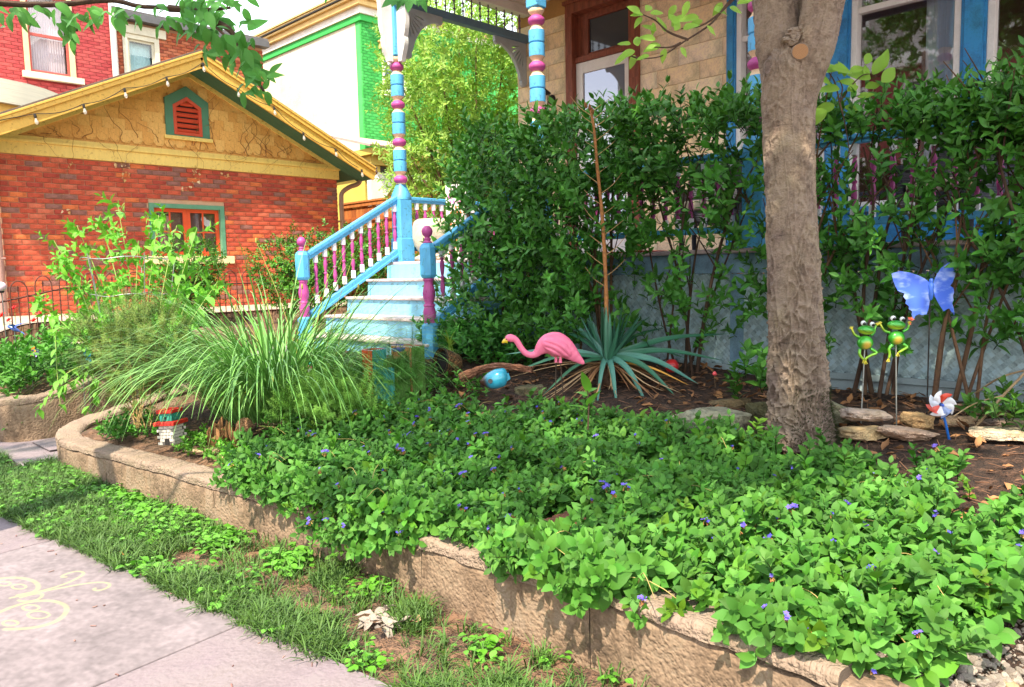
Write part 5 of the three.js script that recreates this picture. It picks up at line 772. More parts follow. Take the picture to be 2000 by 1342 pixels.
// ---------- hedge along the porch ----------
{
  const hs = L_([[11, { len: 0.2, n: 9, ll: 0.085, lw: 0.038, opp: true, sc: '#5a4630', fold: 0.28, curl: 0.35 }], [12, { len: 0.24, n: 10, ll: 0.08, lw: 0.036, opp: true, sc: '#5a4630', fold: 0.3, curl: 0.25 }], [13, { len: 0.16, n: 7, ll: 0.09, lw: 0.044, sc: '#5a4630' }], [14, { len: 0.22, n: 11, ll: 0.075, lw: 0.034, opp: true, sc: '#64703a' }]]);
  const mH = leafM('#568c3e', { transmission: 0.34, roughness: 0.48 });
  const topP = [[870, 330], [900, 285], [960, 245], [1010, 262], [1100, 228], [1200, 222], [1300, 205], [1400, 222], [1480, 205], [1600, 225], [1700, 205], [1800, 178], [1900, 165], [2000, 148], [2100, 140], [2300, 140]], topAt = (x) => { for (let i = 0; i < topP.length - 1; i++) if (x <= topP[i + 1][0]) return lerp(topP[i][1], topP[i + 1][1], (x - topP[i][0]) / (topP[i + 1][0] - topP[i][0])); return 140; };
  const dens = (x, y) => {
    if (y > 700) return 0; const e = 0.5 + 0.9 * fbm(x * 0.012, y * 0.012, 3, 3);
    if (x < 900) return y > 300 ? 0.4 : 0; if (x < 1160) return (y < 470 ? 1.1 : y < 620 ? 1.0 : 0.85);
    if (x < 1340) return y < 390 ? 0.95 : y < 470 ? 0.42 * e * 1.4 : y < 640 ? 0.24 * e * 1.5 : 0.12; if (x < 1500) return y < 275 ? 0.95 : y < 400 ? 0.3 * e * 1.5 : y < 480 ? 0.2 : y < 620 ? 0.17 * e : 0.06;
    if (x < 1640) return y < 290 ? 0.7 : y < 560 ? 0.2 : 0.1; if (x < 1860) return y < 285 ? 0.75 : y < 450 ? 0.19 * e * 1.5 : y < 540 ? 0.26 : y < 640 ? 0.15 : 0.04;
    return y < 310 ? 0.8 : y < 470 ? 0.29 * e * 1.4 : y < 560 ? 0.26 : 0.16 * e * 1.4;
  };
  const r = RNG(101), lab = [['broad dense hedge shrub at the left end beside the porch stairs', 880, 1060], ['dense hedge shrub behind the tall yucca flower stalk', 1060, 1230], ['open stemmed hedge shrub between the yucca and the tree', 1230, 1420], ['hedge shrub partly hidden behind the tree trunk', 1420, 1620], ['open stemmed hedge shrub behind the two metal frogs', 1620, 1800], ['hedge shrub behind the blue butterfly stake', 1800, 1950], ['hedge shrub at the right edge of the garden', 1950, 2200]];
  lab.forEach(([l, a, b], k) => {
    const t = thing('hedge_shrub', l, 'hedge shrub', [0, 0, 0]), S = [], mid = onZ((a + b) / 2, 600, -5.4), w = (b - a);
    for (let i = 0; i < w * 4.3; i++) {
      const x = a - 12 + r() * (w + 24), z = -5.8 + r() * (x < 1150 ? 1.15 : x < 1450 ? 0.8 : 0.5), y0 = topAt(x) + (x > 1640 ? 42 : 18), y = y0 + r() * (700 - y0); if (r() > dens(x, y)) continue;
      const p = onZ(x, y + (r() < 0.04 ? -22 : 0), z); if (p.y < 0.85) continue; S.push({ p, q: outward(r, V((r() - 0.5) * 0.6, 0.75 + (y < y0 + 60 ? 0.6 : 0), 0.75), 0.75), s: 0.8 + r() * 0.5, hi: y < y0 + 70 });
    }
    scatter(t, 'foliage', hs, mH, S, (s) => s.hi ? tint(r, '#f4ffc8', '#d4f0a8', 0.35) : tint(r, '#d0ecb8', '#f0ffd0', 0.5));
    const g = []; const nS_ = 6;
    for (let i = 0; i < nS_; i++) {
      const bx = mid.x + (r() - 0.5) * 0.35, bz = -5.5 + (r() - 0.5) * 0.2, hx = (r() - 0.5) * w / 150, top = 1.5 + r() * 0.9, P = [V(bx, 0.65, bz), V(bx + hx * 0.25, 0.65 + top * 0.35, bz + (r() - 0.5) * 0.2), V(bx + hx * 0.65 + (r() - 0.5) * 0.1, 0.65 + top * 0.7, bz - 0.05 + (r() - 0.5) * 0.3), V(bx + hx, 0.6 + top * 0.9, bz - 0.08 + (r() - 0.5) * 0.3)];
      const c = curve(P, 14), rd = 0.009 + r() * 0.009; g.push(tube(c, c.map((_, j) => lerp(rd, rd * 0.35, j / 14)), 6));
      for (let q = 0; q < 3; q++) { const s = c[5 + ((r() * 8) | 0)], e = s.clone().add(V((r() - 0.5) * 0.5, 0.25 + r() * 0.3, (r() - 0.4) * 0.4)); g.push(tube(curve([s, s.clone().lerp(e, 0.5).add(V(0, 0.03, 0)), e], 6), [0.007, 0.006, 0.006, 0.005, 0.005, 0.004, 0.003], 5)); }
    }
    part('stems', g, k % 2 ? mBarkTwig : mTwigDark, t, null, 'stuff'); rebase(t, mid.x, 0.7, -5.4);
  });
}
// ---------- background trees and shrubs ----------
{
  const bt = thing('yellow_green_tree', 'loose yellow green tree between the porch posts in front of the green house', 'tree', [0, 0, 0]), ws = L_([[31, { len: 0.34, n: 16, ll: 0.085, lw: 0.026, sc: '#8a8250', fold: 0.3, curl: 0.4 }], [32, { len: 0.3, n: 14, ll: 0.08, lw: 0.03, sc: '#8a8250' }]]);
  const c = at(905, 300, 12.6), m = leafM('#aed468', { transmission: 0.45 }); const r = RNG(7), B = [];
  for (const [x, y, s] of [[860, 120, 0.9], [930, 90, 0.8], [830, 230, 0.6], [910, 220, 1.1], [975, 200, 0.8], [850, 340, 0.7], [930, 340, 1.0], [975, 330, 0.8], [890, 440, 0.8], [960, 440, 0.8], [800, 300, 0.45], [795, 180, 0.35], [900, 20, 0.6], [990, 60, 0.5], [770, 130, 0.22], [765, 260, 0.2]]) { const p = at(x, y, 12.6 + (r() - 0.5) * 1.2); B.push([p.x, p.y, p.z, s, s * 0.95, s]); }
  crown(bt, 'crown', ws, m, B, 2300, 33, (q) => tint(q, '#ffffff', '#dfe6a0', 0.3), { up: 0.25 });
  const base = V(c.x, 0.8, c.z), g = []; for (let i = 0; i < 14; i++) { const b = B[(i * 5) % B.length], P = curve([base.clone().add(V((r() - 0.5) * 0.4, 0, 0)), V(lerp(base.x, b[0], 0.4) + (r() - 0.5) * 0.4, lerp(0.8, b[1], 0.5), lerp(base.z, b[2], 0.4)), V(b[0], b[1], b[2])], 12); g.push(tube(P, P.map((_, k) => lerp(0.05, 0.01, k / 12)), 6)); }
  part('branches', g, mBarkTwig, bt, null, 'stuff'); part('trunk', tube([base.clone().add(V(0, -0.2, 0)), base.clone().add(V(0.05, 1.2, 0))], [0.12, 0.09], 10), mBarkTwig, bt); rebase(bt, c.x, 0.8, c.z);
  const sm = L_([[41, { len: 0.1, n: 9, ll: 0.042, lw: 0.024, opp: true, segs: 3 }], [42, { len: 0.12, n: 10, ll: 0.04, lw: 0.022, opp: true, segs: 3 }]]), mS = leafM('#5f9a34', { transmission: 0.3, roughness: 0.4 });
  const shrub = (label, P, n, seed, base, o) => { const t = thing('clipped_shrub', label, 'shrub', [0, 0, 0]), q = RNG(seed); crown(t, 'foliage', sm, mS, P, n, seed, (k) => tint(k, '#ffffff', '#d4e09a', 0.35), { up: 0.6, ...o }); const g = []; for (let i = 0; i < 10; i++) { const b = P[i % P.length], c2 = curve([base.clone().add(V((q() - 0.5) * 0.2, 0, (q() - 0.5) * 0.2)), V(lerp(base.x, b[0], 0.6) + (q() - 0.5) * 0.3, lerp(base.y, b[1], 0.55), lerp(base.z, b[2], 0.6)), V(b[0] + (q() - 0.5) * b[3], b[1] + q() * b[4] * 0.8, b[2] + (q() - 0.5) * b[5])], 8); g.push(tube(c2, c2.map((_, k) => lerp(0.014, 0.004, k / 8)), 5)); } part('stems', g, mBarkTwig, t, null, 'stuff'); return rebase(t, base.x, base.y, base.z); };
  const e = (x, y, d, s, sy = s) => { const p = at(x, y, d); return [p.x, p.y, p.z, s, sy, s]; };
  shrub('sunlit clipped shrub in front of the garage, left of the stair newel', [e(550, 520, 10.6, 0.42, 0.36), e(620, 510, 10.6, 0.5, 0.36), e(690, 505, 10.8, 0.5, 0.4), e(590, 565, 10.6, 0.55, 0.3), e(745, 500, 11, 0.4, 0.4), e(650, 555, 10.8, 0.6, 0.3), e(575, 470, 10.6, 0.1, 0.2), e(640, 465, 10.8, 0.12, 0.2)], 1500, 51, at(620, 640, 10.7));
  shrub('rounded shrub below the orange garage window', [e(375, 515, 10.2, 0.36, 0.32), e(355, 560, 10.2, 0.34, 0.3), e(395, 555, 10.2, 0.3, 0.28), e(365, 600, 10.2, 0.3, 0.2)], 800, 52, at(370, 650, 10.2), { s: 0.9 });
}
// ---------- ground cover with blue flowers ----------
const COVER = [[455, 905], [500, 850], [560, 825], [650, 795], [760, 765], [850, 785], [950, 785], [1060, 785], [1150, 795], [1320, 825], [1450, 840], [1560, 865], [1660, 860], [1720, 895], [1860, 905], [1930, 950], [2080, 980], [2080, 1150], [1990, 1190], [1900, 1180], [1840, 1230], [1700, 1268], [1620, 1238], [1540, 1238], [1470, 1215], [1400, 1165], [1330, 1155], [1250, 1150], [1180, 1170], [1080, 1145], [1000, 1095], [960, 1040], [890, 1010], [800, 1035], [760, 1062], [690, 1070], [630, 1035], [590, 990], [520, 975], [470, 940]];
{
  const gs = L_([[61, { len: 0.13, n: 9, ll: 0.058, lw: 0.036, sc: '#8a6a3a', fold: 0.22, curl: 0.35, spread: 1.25, tipUp: 0.6, blunt: 0.95 }], [62, { len: 0.16, n: 11, ll: 0.054, lw: 0.034, sc: '#8f7a40', fold: 0.25, curl: 0.3, spread: 1.3, blunt: 0.95 }], [63, { len: 0.1, n: 8, ll: 0.064, lw: 0.041, sc: '#7d7a3a', fold: 0.18, curl: 0.45, spread: 1.3, tipUp: 0.8, blunt: 1.0 }], [64, { len: 0.19, n: 12, ll: 0.05, lw: 0.032, sc: '#8f6a40', fold: 0.25, curl: 0.3, spread: 1.15, blunt: 0.9 }]]);
  const mG = leafM('#5a9142', { transmission: 0.32, roughness: 0.6, specularIntensity: 0.4 }), r = RNG(201), S = [], FL_ = [];
  const soilGap = (x, y) => Math.hypot((x - 1112) / 58, (y - 985) / 34) < 1 || Math.hypot((x - 1735) / 60, (y - 1205) / 40) < 0.8 || Math.hypot((x - 1590) / 30, (y - 905) / 12) < 0.8;
  for (let i = 0; i < 40000 && S.length < 5600; i++) {
    const x = 0.6 - r() * 6.0, z = -1.9 - r() * 2.95, dz = z - wallZ(x), over = Math.max(0, dz + 0.03), p = V(x, over > 0 ? 0.31 - over * 1.3 - r() * 0.05 : Math.max(H(x, z), dz > -0.22 ? 0.28 : 0), z); if (dz > 0.1) continue;
    const edge = sstep(-0.42, 0.05, dz), [u, v] = px(p.clone().add(V(0, 0.17 - 0.13 * edge, 0))); if (!inPoly(COVER, u, v) || soilGap(u, v)) continue;
    const thin = (u > 1850 && v < 1010) || (u > 1500 && v < 900) ? 0.45 : 1; if (r() > thin) continue; const hole = fbm(x * 2.6 + 3, z * 2.6, 7, 3); if (hole < -0.17 && r() < 0.85) continue;
    const hump = 0.11 * fbm(x * 2.2, z * 2.2, 4, 2) + 0.04 * fbm(x * 6, z * 6, 2, 2), near = Math.hypot(x, z) < 3.4 ? 1.08 : 0.96;
    p.y += Math.max(-0.02, -0.01 + r() * 0.1 + hump);
    S.push({ p, q: outward(r, V(0.15, 1.0 - edge * 0.6, 0.5 + edge * 0.75), 0.5), s: (0.55 + Math.pow(r(), 0.8) * 0.75) * near, edge });
    if (r() < 0.042 && thin === 1) FL_.push(p.clone().add(V((r() - 0.5) * 0.06, 0.1 + r() * 0.05 - edge * 0.06, 0.05 + r() * 0.04 + edge * 0.08)));
  }
  const gc = thing('ground_cover', 'low spreading ground cover with small blue flowers filling the bed along the wall', 'ground cover', [-3, 0.4, -3]); gc.userData.kind = 'stuff';
  scatter(gc, 'foliage', gs, mG, S, () => { const k = r(); return k < 0.03 ? C('#f0dc70') : k < 0.12 ? tint(r, '#fff6a0', '#e8f890', 0.2) : tint(r, '#fffce0', '#cfe0a0', 0.6); });
  gc.children.forEach((c) => c.position.sub(gc.position));
  const pet = leaf(0.012, 0.009, { n: 2, fold: 0.1, curl: 0.2, blunt: 1.4 }), fl = (n, seed) => { const q = RNG(seed), g = []; for (let k = 0; k < n; k++) { const c = V((q() - 0.5) * 0.024, 0.012 + q() * 0.01, (q() - 0.5) * 0.024), col = C('#514cc4').lerp(C('#8a70d4'), q()); for (let j = 0; j < 5; j++) g.push(paint(xf(pet.clone(), c, EU(-0.3 - q() * 0.3, j * 1.257, 0), 1), col)); } for (let k = 0; k < 9; k++) g.push(paint(xf(new THREE.ConeGeometry(0.0028, 0.02, 4), V((q() - 0.5) * 0.022, 0.004, (q() - 0.5) * 0.022), EU(q() - 0.5, 0, q() - 0.5)), q() < 0.6 ? '#b07a48' : '#c9a05a')); return merge(g); };
  const fm = leafM('#ffffff', { transmission: 0.2, roughness: 0.7 }); fm.color.set('#ffffff');
  [fl(2, 1), fl(3, 2), fl(1, 3), fl(4, 5)].forEach((g, k) => inst('flower_heads', g, fm, FL_.filter((_, i) => i % 4 === k).map((p) => TR(p.clone().sub(gc.position), outward(r, V(0, 1, 0.5), 0.4), 0.75 + r() * 0.45)), null, gc));
  const rn = []; for (let i = 0; i < 90; i++) { const b = S[(r() * S.length) | 0].p, a = r() * 6.28, L = 0.12 + r() * 0.2; rn.push(tube(curve([b.clone(), b.clone().add(V(Math.cos(a) * L * 0.5, 0.1 + r() * 0.04, Math.sin(a) * L * 0.5 + 0.03)), b.clone().add(V(Math.cos(a) * L, 0.09 + r() * 0.06, Math.sin(a) * L + 0.04))], 6).map((q) => q.sub(gc.position)), [0.0024, 0.0022, 0.002, 0.0018, 0.0016, 0.0014, 0.001], 4)); } part('runners', rn, M('#b5a060', { bump: null, rough: 0.8 }), gc, null, 'stuff');
  // a few longer shoots with broad leaves standing out of the mass
  const w = thing('broad_leaf_weed', 'bright broad leaved seedling in front of the yucca', 'weed', at(1148, 800, 4.55)), mw = leafM('#72b535', { transmission: 0.45 });
  part('stem', tube([V(0, -0.12, 0), V(0.01, 0.05, 0.0), V(0, 0.12, 0)], 0.005, 6), mTwigDark, w);
  [[0, 1.3, 0.1, 0.15], [1.5, 1.0, 0.02, 0.14], [3.2, 0.3, 0.1, 0.12], [4.4, 0.25, 0.08, 0.13], [5.4, 0.4, 0.0, 0.12]].forEach(([a, el, y, s]) => { const m = part('leaf', bigLeaf[0], mw, w); m.scale.setScalar(s); m.position.set(0, y, 0); m.rotation.set(-el, a, 0, 'YXZ'); });
}
// ---------- grass strip ----------
{
  const gt = (seed, n, h) => { const r = RNG(seed), g = []; for (let i = 0; i < n; i++) { const b = blade(h * (0.6 + r() * 0.7), 0.0035 + r() * 0.002, 0.7 + r() * 1.3, 4, 0.3, 0.1 + r() * 0.5); g.push(paint(xf(b, V((r() - 0.5) * 0.05, 0, (r() - 0.5) * 0.05), EU(0, r() * 6.28, 0)), C('#ffffff').multiplyScalar(0.75 + r() * 0.4))); } return merge(g); };
  const geos = [gt(1, 12, 0.075), gt(2, 10, 0.1), gt(3, 14, 0.06)], m = leafM('#5f8440', { transmission: 0.32, roughness: 0.6 }), r = RNG(301), S = [], Wd = [], sw0 = onY(0, 1003, 0), sw1 = onY(760, 1342, 0);
  const edgeZ = (x) => lerp(sw0.z, sw1.z, (x - sw0.x) / (sw1.x - sw0.x));
  const bare = (x, z) => { const n = fbm(x * 1.5 + 4, z * 2.2, 5, 3), t = (z - wallZ(x)) / (edgeZ(x) - wallZ(x)); return sstep(0.42, 1.1, t + n * 2.0 + sstep(-4.0, -6.5, x) * 0.7 - 0.12 * sstep(-3.4, -2.4, x)); };
  for (let i = 0; i < 15000; i++) { const x = -0.6 - r() * 8.0, z = lerp(wallZ(x) + 0.03, edgeZ(x) + 0.03, r()); if (r() > bare(x, z) * 0.95 + 0.05 || (x < -7.3 && z < -1.52 + 0.06 * Math.sin(x * 9))) continue; S.push({ p: V(x, -0.012 + 0.012 * fbm(x * 3, z * 3, 1), z), q: EU((r() - 0.5) * 0.4, r() * 6.28, (r() - 0.5) * 0.4), s: 0.7 + r() * 0.7 }); }
  const lawn = thing('lawn_grass', 'thin patchy grass strip between the sidewalk and the retaining wall', 'grass', [0, 0, 0]); lawn.userData.kind = 'stuff';
  scatter(lawn, 'blades', geos, m, S, () => tint(r, '#ffffff', '#e0e29a', 0.5));
  // low weeds with rounded leaves
  const rl = leaf(0.036, 0.034, { n: 4, fold: 0.25, curl: 0.25, blunt: 1.15 }), wd = (seed, n) => { const q = RNG(seed), g = []; for (let i = 0; i < n; i++) { const a = q() * 6.28, h = 0.025 + q() * 0.04, d = 0.015 + q() * 0.045, c = V(Math.cos(a) * d, h, Math.sin(a) * d); g.push(paint(tube([V(0, 0, 0), V(c.x * 0.5, h * 0.7, c.z * 0.5), c], 0.0012, 3), '#a8b070')); g.push(paint(xf(rl.clone(), c, EU(-0.2 + q() * 0.6, PI / 2 - a + (q() - 0.5), 0), 0.7 + q() * 0.6), C('#ffffff').multiplyScalar(0.8 + q() * 0.35))); } return merge(g); };
  const wg = [wd(1, 6), wd(2, 8), wd(3, 5)], wm = leafM('#6fae3e', { transmission: 0.35 });
  for (let i = 0; i < 3000; i++) { const x = -0.8 - r() * 7.6, t = Math.pow(r(), 1.4), z = lerp(wallZ(x) + 0.05, edgeZ(x), t); const cl = fbm(x * 2.0, z * 2.5, 9, 2); if (x < -7.3 && z < -1.5) continue; if (r() > sstep(-0.05, 0.22, cl + (x < -4.6 ? 0.22 : 0) - (x > -3.4 ? 0.12 : 0))) continue; Wd.push({ p: V(x, -0.005, z), q: EU((r() - 0.5) * 0.3, r() * 6.28, (r() - 0.5) * 0.3), s: (0.75 + r() * 0.5) * (x > -3.6 ? 0.8 : 1) }); }
  const weeds = thing('lawn_weeds', 'round leaved weeds scattered through the grass strip', 'weeds', [0, 0, 0]); weeds.userData.kind = 'stuff';
  scatter(weeds, 'leaves', wg, wm, Wd, () => tint(r, '#ffffff', '#dcea90', 0.4));
  // pebbles at the right end of the wall, bits on the sidewalk, dry leaves and straw on the soil
  const peb = [1, 2, 3].map((k) => rockGeo(400 + k, 1, 0.6, 0.8, 0.12, 2)), pm = M('#ffffff', { map: T_mottle, s: 8, rough: 0.8 }), P = [];
  for (let i = 0; i < 1600; i++) { const g = onY(1640 + r() * 420, 1235 + Math.pow(r(), 0.7) * 125, 0.18), s = 0.004 + Math.pow(r(), 3) * 0.018; P.push({ p: V(g.x, H(g.x, g.z) + s * 0.2, g.z), q: EU(r(), r() * 6, r()), s }); }
  const gv = thing('pebbles', 'pale mixed pebbles spilled at the low right end of the bed', 'pebbles', [0, 0, 0]); gv.userData.kind = 'stuff'; scatter(gv, 'stones', peb, pm, P, () => tint(r, '#d8c9b4', '#a99a8c', 0.5));
  const pg = [5, 6, 7].map((k) => rockGeo(410 + k, 0.03, 0.014, 0.022, 0.1, 4));
  [[1792, 1297, 1.1, '#d9cfc4', 'white oval river pebble resting just below the last ground cover leaves'], [1835, 1308, 1, '#cdbfae', 'buff river pebble lying in the middle of the gravel'], [1750, 1312, 0.9, '#c2a888', 'tan river pebble lying on the gravel beside the end of the wall'], [1872, 1290, 0.8, '#b9b2ac', 'grey river pebble lying on the gravel close to the leaves'], [1930, 1284, 1, '#e2dad0', 'bright white river pebble lying alone toward the right of the gravel'], [1975, 1325, 1.1, '#b8946c', 'brown river pebble in the right corner of the gravel']].forEach(([x, y, k, c, l], i) => { const g = onY(x, y, 0.2), t = tag(part(numbered('pebble'), pg[i % 3], M(c, { map: T_mottle, s: 8, rough: 0.7 }), scene), l, 'pebble', 'larger river pebbles at the right end of the wall'); t.position.set(g.x, H(g.x, g.z) + 0.008, g.z); t.rotation.y = i; t.scale.setScalar(k); });
  const bits = thing('sidewalk_litter', 'dark twigs and seed bits scattered over the sidewalk slabs', 'litter', [0, 0, 0]); bits.userData.kind = 'stuff';
  const tw = [0, 1].map((k) => tube([V(-0.5, 0.1, 0), V(0, 0.12, 0.1 * k), V(0.5, 0.1, 0.05)], 0.11, 5)), T = [];
  for (let i = 0; i < 130; i++) { const x = -1 - r() * 7, z = edgeZ(x) + 0.04 + Math.pow(r(), 1.2) * 1.4; T.push({ p: V(x, 0.0135, z), q: EU(0, r() * 6.28, 0), s: V(0.008 + r() * 0.028, 0.02, 0.02 + r() * 0.02) }); }
  scatter(bits, 'twigs', tw, M('#ffffff', { map: null, bump: null, rough: 0.9 }), T, () => tint(r, '#7b5650', '#a08478', 0.5));
  const lt = thing('leaf_litter', 'dry straw, twigs and fallen leaves on the dark soil under the hedge', 'litter', [0, 0, 0]); lt.userData.kind = 'stuff'; const LL = [], ST = [];
  const put = (n, arr, f) => { for (let i = 0; i < n; i++) { const x = 0.3 - r() * 6.2, z = -3.4 - r() * 2.5; arr.push({ p: V(x, H(x, z) + 0.004 + r() * 0.012, z), q: EU((r() - 0.5) * 0.8, r() * 6.28, (r() - 0.5) * 0.8), s: f() }); } };
  put(900, LL, () => 0.6 + r() * 0.9); put(2200, ST, () => V(0.03 + r() * 0.1, 0.02, 0.02));
  scatter(lt, 'dry_leaves', [paint(leaf(0.06, 0.04, { n: 4, fold: 0.5, curl: 0.5 }), '#ffffff'), paint(leaf(0.07, 0.03, { n: 4, fold: 0.7, curl: -0.4, wave: 0.3 }), '#ffffff')], M('#ffffff', { map: null, bump: null, rough: 0.85, side: THREE.DoubleSide }), LL, () => tint(r, '#a9764a', '#6e4a30', 0.5));
  scatter(lt, 'straw', tw, M('#ffffff', { map: null, bump: null, rough: 0.9 }), ST, () => tint(r, '#8a6248', '#5c4030', 0.6));
  for (const [x, y, l, c, s] of [[243, 1092, 'orange brown curled leaf at the edge of the grass and sidewalk', '#c9743a', 0.9], [822, 1222, 'tan dry maple leaf lying on the bare lawn soil', '#c9a07a', 1.1], [218, 1090, 'small yellow leaf fallen at the edge of the sidewalk', '#d8b04a', 0.6]]) { const p = onY(x, y, 0.01), f = tag(part(numbered('fallen_leaf'), paint(leaf(0.075, 0.055, { n: 6, fold: 0.4, curl: 0.4, wave: 0.4 }), '#ffffff'), M(c, { rough: 0.85, side: THREE.DoubleSide }), scene), l, 'leaf'); f.position.copy(p).y += 0.025; f.rotation.set(0.3, x, 0.2); f.scale.setScalar(s); }
  const dl = thing('dead_leaves', 'heap of grey papery dead leaves on the lawn below the wall', 'dead leaves', onY(755, 1225, 0)); { const g = []; for (let i = 0; i < 26; i++) g.push(xf(leaf(0.06 + r() * 0.03, 0.035, { n: 4, fold: 0.6, curl: 0.5 * (r() - 0.3), wave: 0.3 }), V((r() - 0.5) * 0.2, 0.012 + r() * 0.025, (r() - 0.5) * 0.12), EU(r() - 0.5, r() * 6, r() - 0.5))); part('leaves', g, M('#a99a8c', { rough: 0.9, side: THREE.DoubleSide }), dl, null, 'stuff'); }
}
// ---------- taller garden plants ----------
{
  const r = RNG(401);
  // fountain of strap leaves
  const og = thing('ornamental_grass', 'big arching clump of green strap grass at the left of the bed', 'ornamental grass', [-5.85, 0.42, -3.1]), mg = leafM('#86b464', { transmission: 0.3, roughness: 0.5 }), g = [];
  for (let i = 0; i < 1150; i++) { const a = r() * 6.28, d = Math.sqrt(r()) * 0.46, up = r(), L = 0.85 + r() * 0.95; g.push(paint(xf(blade(L, 0.009 + r() * 0.006, up < 0.12 ? 0.5 + r() * 0.6 : 1.35 + r() * 1.2, 9, 0.4, 0.1 + d * 0.9 + r() * 0.2), V(Math.cos(a) * d, 0, Math.sin(a) * d), EU(0, PI / 2 - a + (r() - 0.5) * 1.1, 0)), tint(r, '#ffffff', '#cde6b0', 0.5))); }
  for (let i = 0; i < 50; i++) { const a = r() * 6.28; g.push(paint(xf(blade(0.5 + r() * 0.3, 0.008, 2.2, 7, 0.4, 0.5), V(Math.cos(a) * 0.25, 0.02, Math.sin(a) * 0.25), EU(0, PI / 2 - a, 0)), '#e8b880')); }
  part('blades', g, mg, og, null, 'stuff');
  const stalks = []; for (const [x, y, b] of [[590, 560, 575], [640, 540, 600], [520, 590, 560], [460, 600, 540], [700, 560, 640], [500, 470, 600], [690, 500, 620]]) stalks.push(tube(curve([at(b, 760, 6.35), at((x + b) / 2, (y + 760) / 2 - 20, 6.3), at(x, y, 6.3)], 12), [...Array(13).keys()].map((i) => lerp(0.004, 0.002, i / 12)), 5), xf(new THREE.SphereGeometry(0.014, 8, 6), at(x, y, 6.3), null, V(0.7, 1.8, 0.7)));
  const st = part('seed_stalks', stalks, M('#a8a050', { rough: 0.8 }), og); st.position.sub(og.position);
  // feathery plants: thread-leaved sprigs
  const thread = (seed, len, n, l) => { const q = RNG(seed), o = []; o.push(paint(tube([V(0, 0, 0), V(0.01, len * 0.5, 0), V(0.02, len, 0)], [0.002, 0.0015, 0.0008], 4), '#8a9a60')); for (let i = 0; i < n; i++) { const t = 0.1 + 0.9 * i / n, a = i * 2.4; for (let k = 0; k < 3; k++) o.push(paint(xf(blade(l * (1.1 - t * 0.5) * (0.6 + q() * 0.6), 0.0028, 0.6, 3, 0.2, 0.3), V(0.02 * t, len * t, 0), EU(0.4 + q() * 0.7, a + (k - 1) * 0.5, 0)), C('#ffffff').multiplyScalar(0.8 + q() * 0.4))); } return merge(o); };
  const th = [thread(1, 0.2, 20, 0.05), thread(2, 0.24, 22, 0.055)], B = (list, d) => list.map(([x, y, s, sy]) => { const p = at(x, y, d); return [p.x, p.y, p.z, s, sy ?? s, s]; });
  const fine = (label, list, d, n, seed, c, base, bc, sz = 0.6) => { const t = thing('feathery_plant', label, 'plant', [0, 0, 0]), m = leafM(c, { transmission: 0.3, roughness: 0.6 }); crown(t, 'foliage', th, m, B(list, d), n, seed, (k) => tint(k, '#ffffff', '#d0dca0', 0.4), { up: 0.9, wob: 0.5, s: sz }); const b = onY(base[0], base[1], base[2]), o = []; for (let i = 0; i < 16; i++) { const e = B(list, d)[i % list.length]; o.push(tube(curve([b.clone().add(V((r() - 0.5) * 0.14, 0, (r() - 0.5) * 0.14)), V(lerp(b.x, e[0], 0.5) + (r() - 0.5) * 0.1, lerp(b.y, e[1], 0.55), lerp(b.z, e[2], 0.5)), V(e[0] + (r() - 0.5) * e[3], e[1] + e[4] * 0.7, e[2])], 8), [0.005, 0.005, 0.004, 0.004, 0.003, 0.003, 0.003, 0.002, 0.002], 4)); } part('stems', o, M(bc, { rough: 0.9 }), t, null, 'stuff'); return rebase(t, b.x, b.y, b.z); };
  fine('dark olive fine leaved bush at the left corner of the bed', [[230, 640, 0.2], [290, 660, 0.24], [250, 710, 0.26], [210, 690, 0.18], [320, 640, 0.16], [275, 770, 0.18], [350, 680, 0.16], [200, 740, 0.12], [180, 660, 0.14], [330, 740, 0.12]], 6.4, 700, 61, '#86994c', [275, 835, 0.36], '#9a8050', 0.75);
  fine('bright green feathery fern like plant in front of the toy castle', [[640, 765, 0.17, 0.1], [595, 780, 0.14, 0.09], [690, 775, 0.15, 0.09], [560, 802, 0.1, 0.05], [725, 795, 0.1, 0.05], [650, 805, 0.22, 0.05], [615, 760, 0.08, 0.06]], 5.55, 700, 62, '#86b850', [640, 830, 0.5], '#7a8a48');
  fine('wispy green fern fronds growing over the front of the toy castle', [[720, 735, 0.07, 0.07], [770, 735, 0.1, 0.06], [805, 700, 0.05, 0.12], [760, 710, 0.06, 0.06], [820, 740, 0.06, 0.06]], 5.8, 110, 63, '#5f9a3c', [770, 770, 0.62], '#7a8a48');
  // tall light-green plant in a wire cage
  const tl = thing('caged_plant', 'tall leggy light green plant held by a wire cage in front of the brick garage', 'plant', [0, 0, 0]), D = 7.6, A = (x, y, k = D) => at(x, y, k), mt = leafM('#78b83a', { transmission: 0.45 }), ls = [leaf(1, 0.5, { n: 6, fold: 0.25, curl: 0.25 }), leaf(1, 0.42, { n: 6, fold: 0.35, curl: 0.35, wave: 0.2 })].map((q) => paint(q, '#ffffff'));
  const ends = [[230, 400, 270], [200, 440, 255], [150, 440, 235], [105, 470, 215], [310, 420, 280], [345, 440, 300], [385, 445, 320], [120, 490, 200], [270, 470, 262], [390, 530, 330], [70, 590, 190], [425, 550, 340], [180, 570, 225]]; const stems = [];
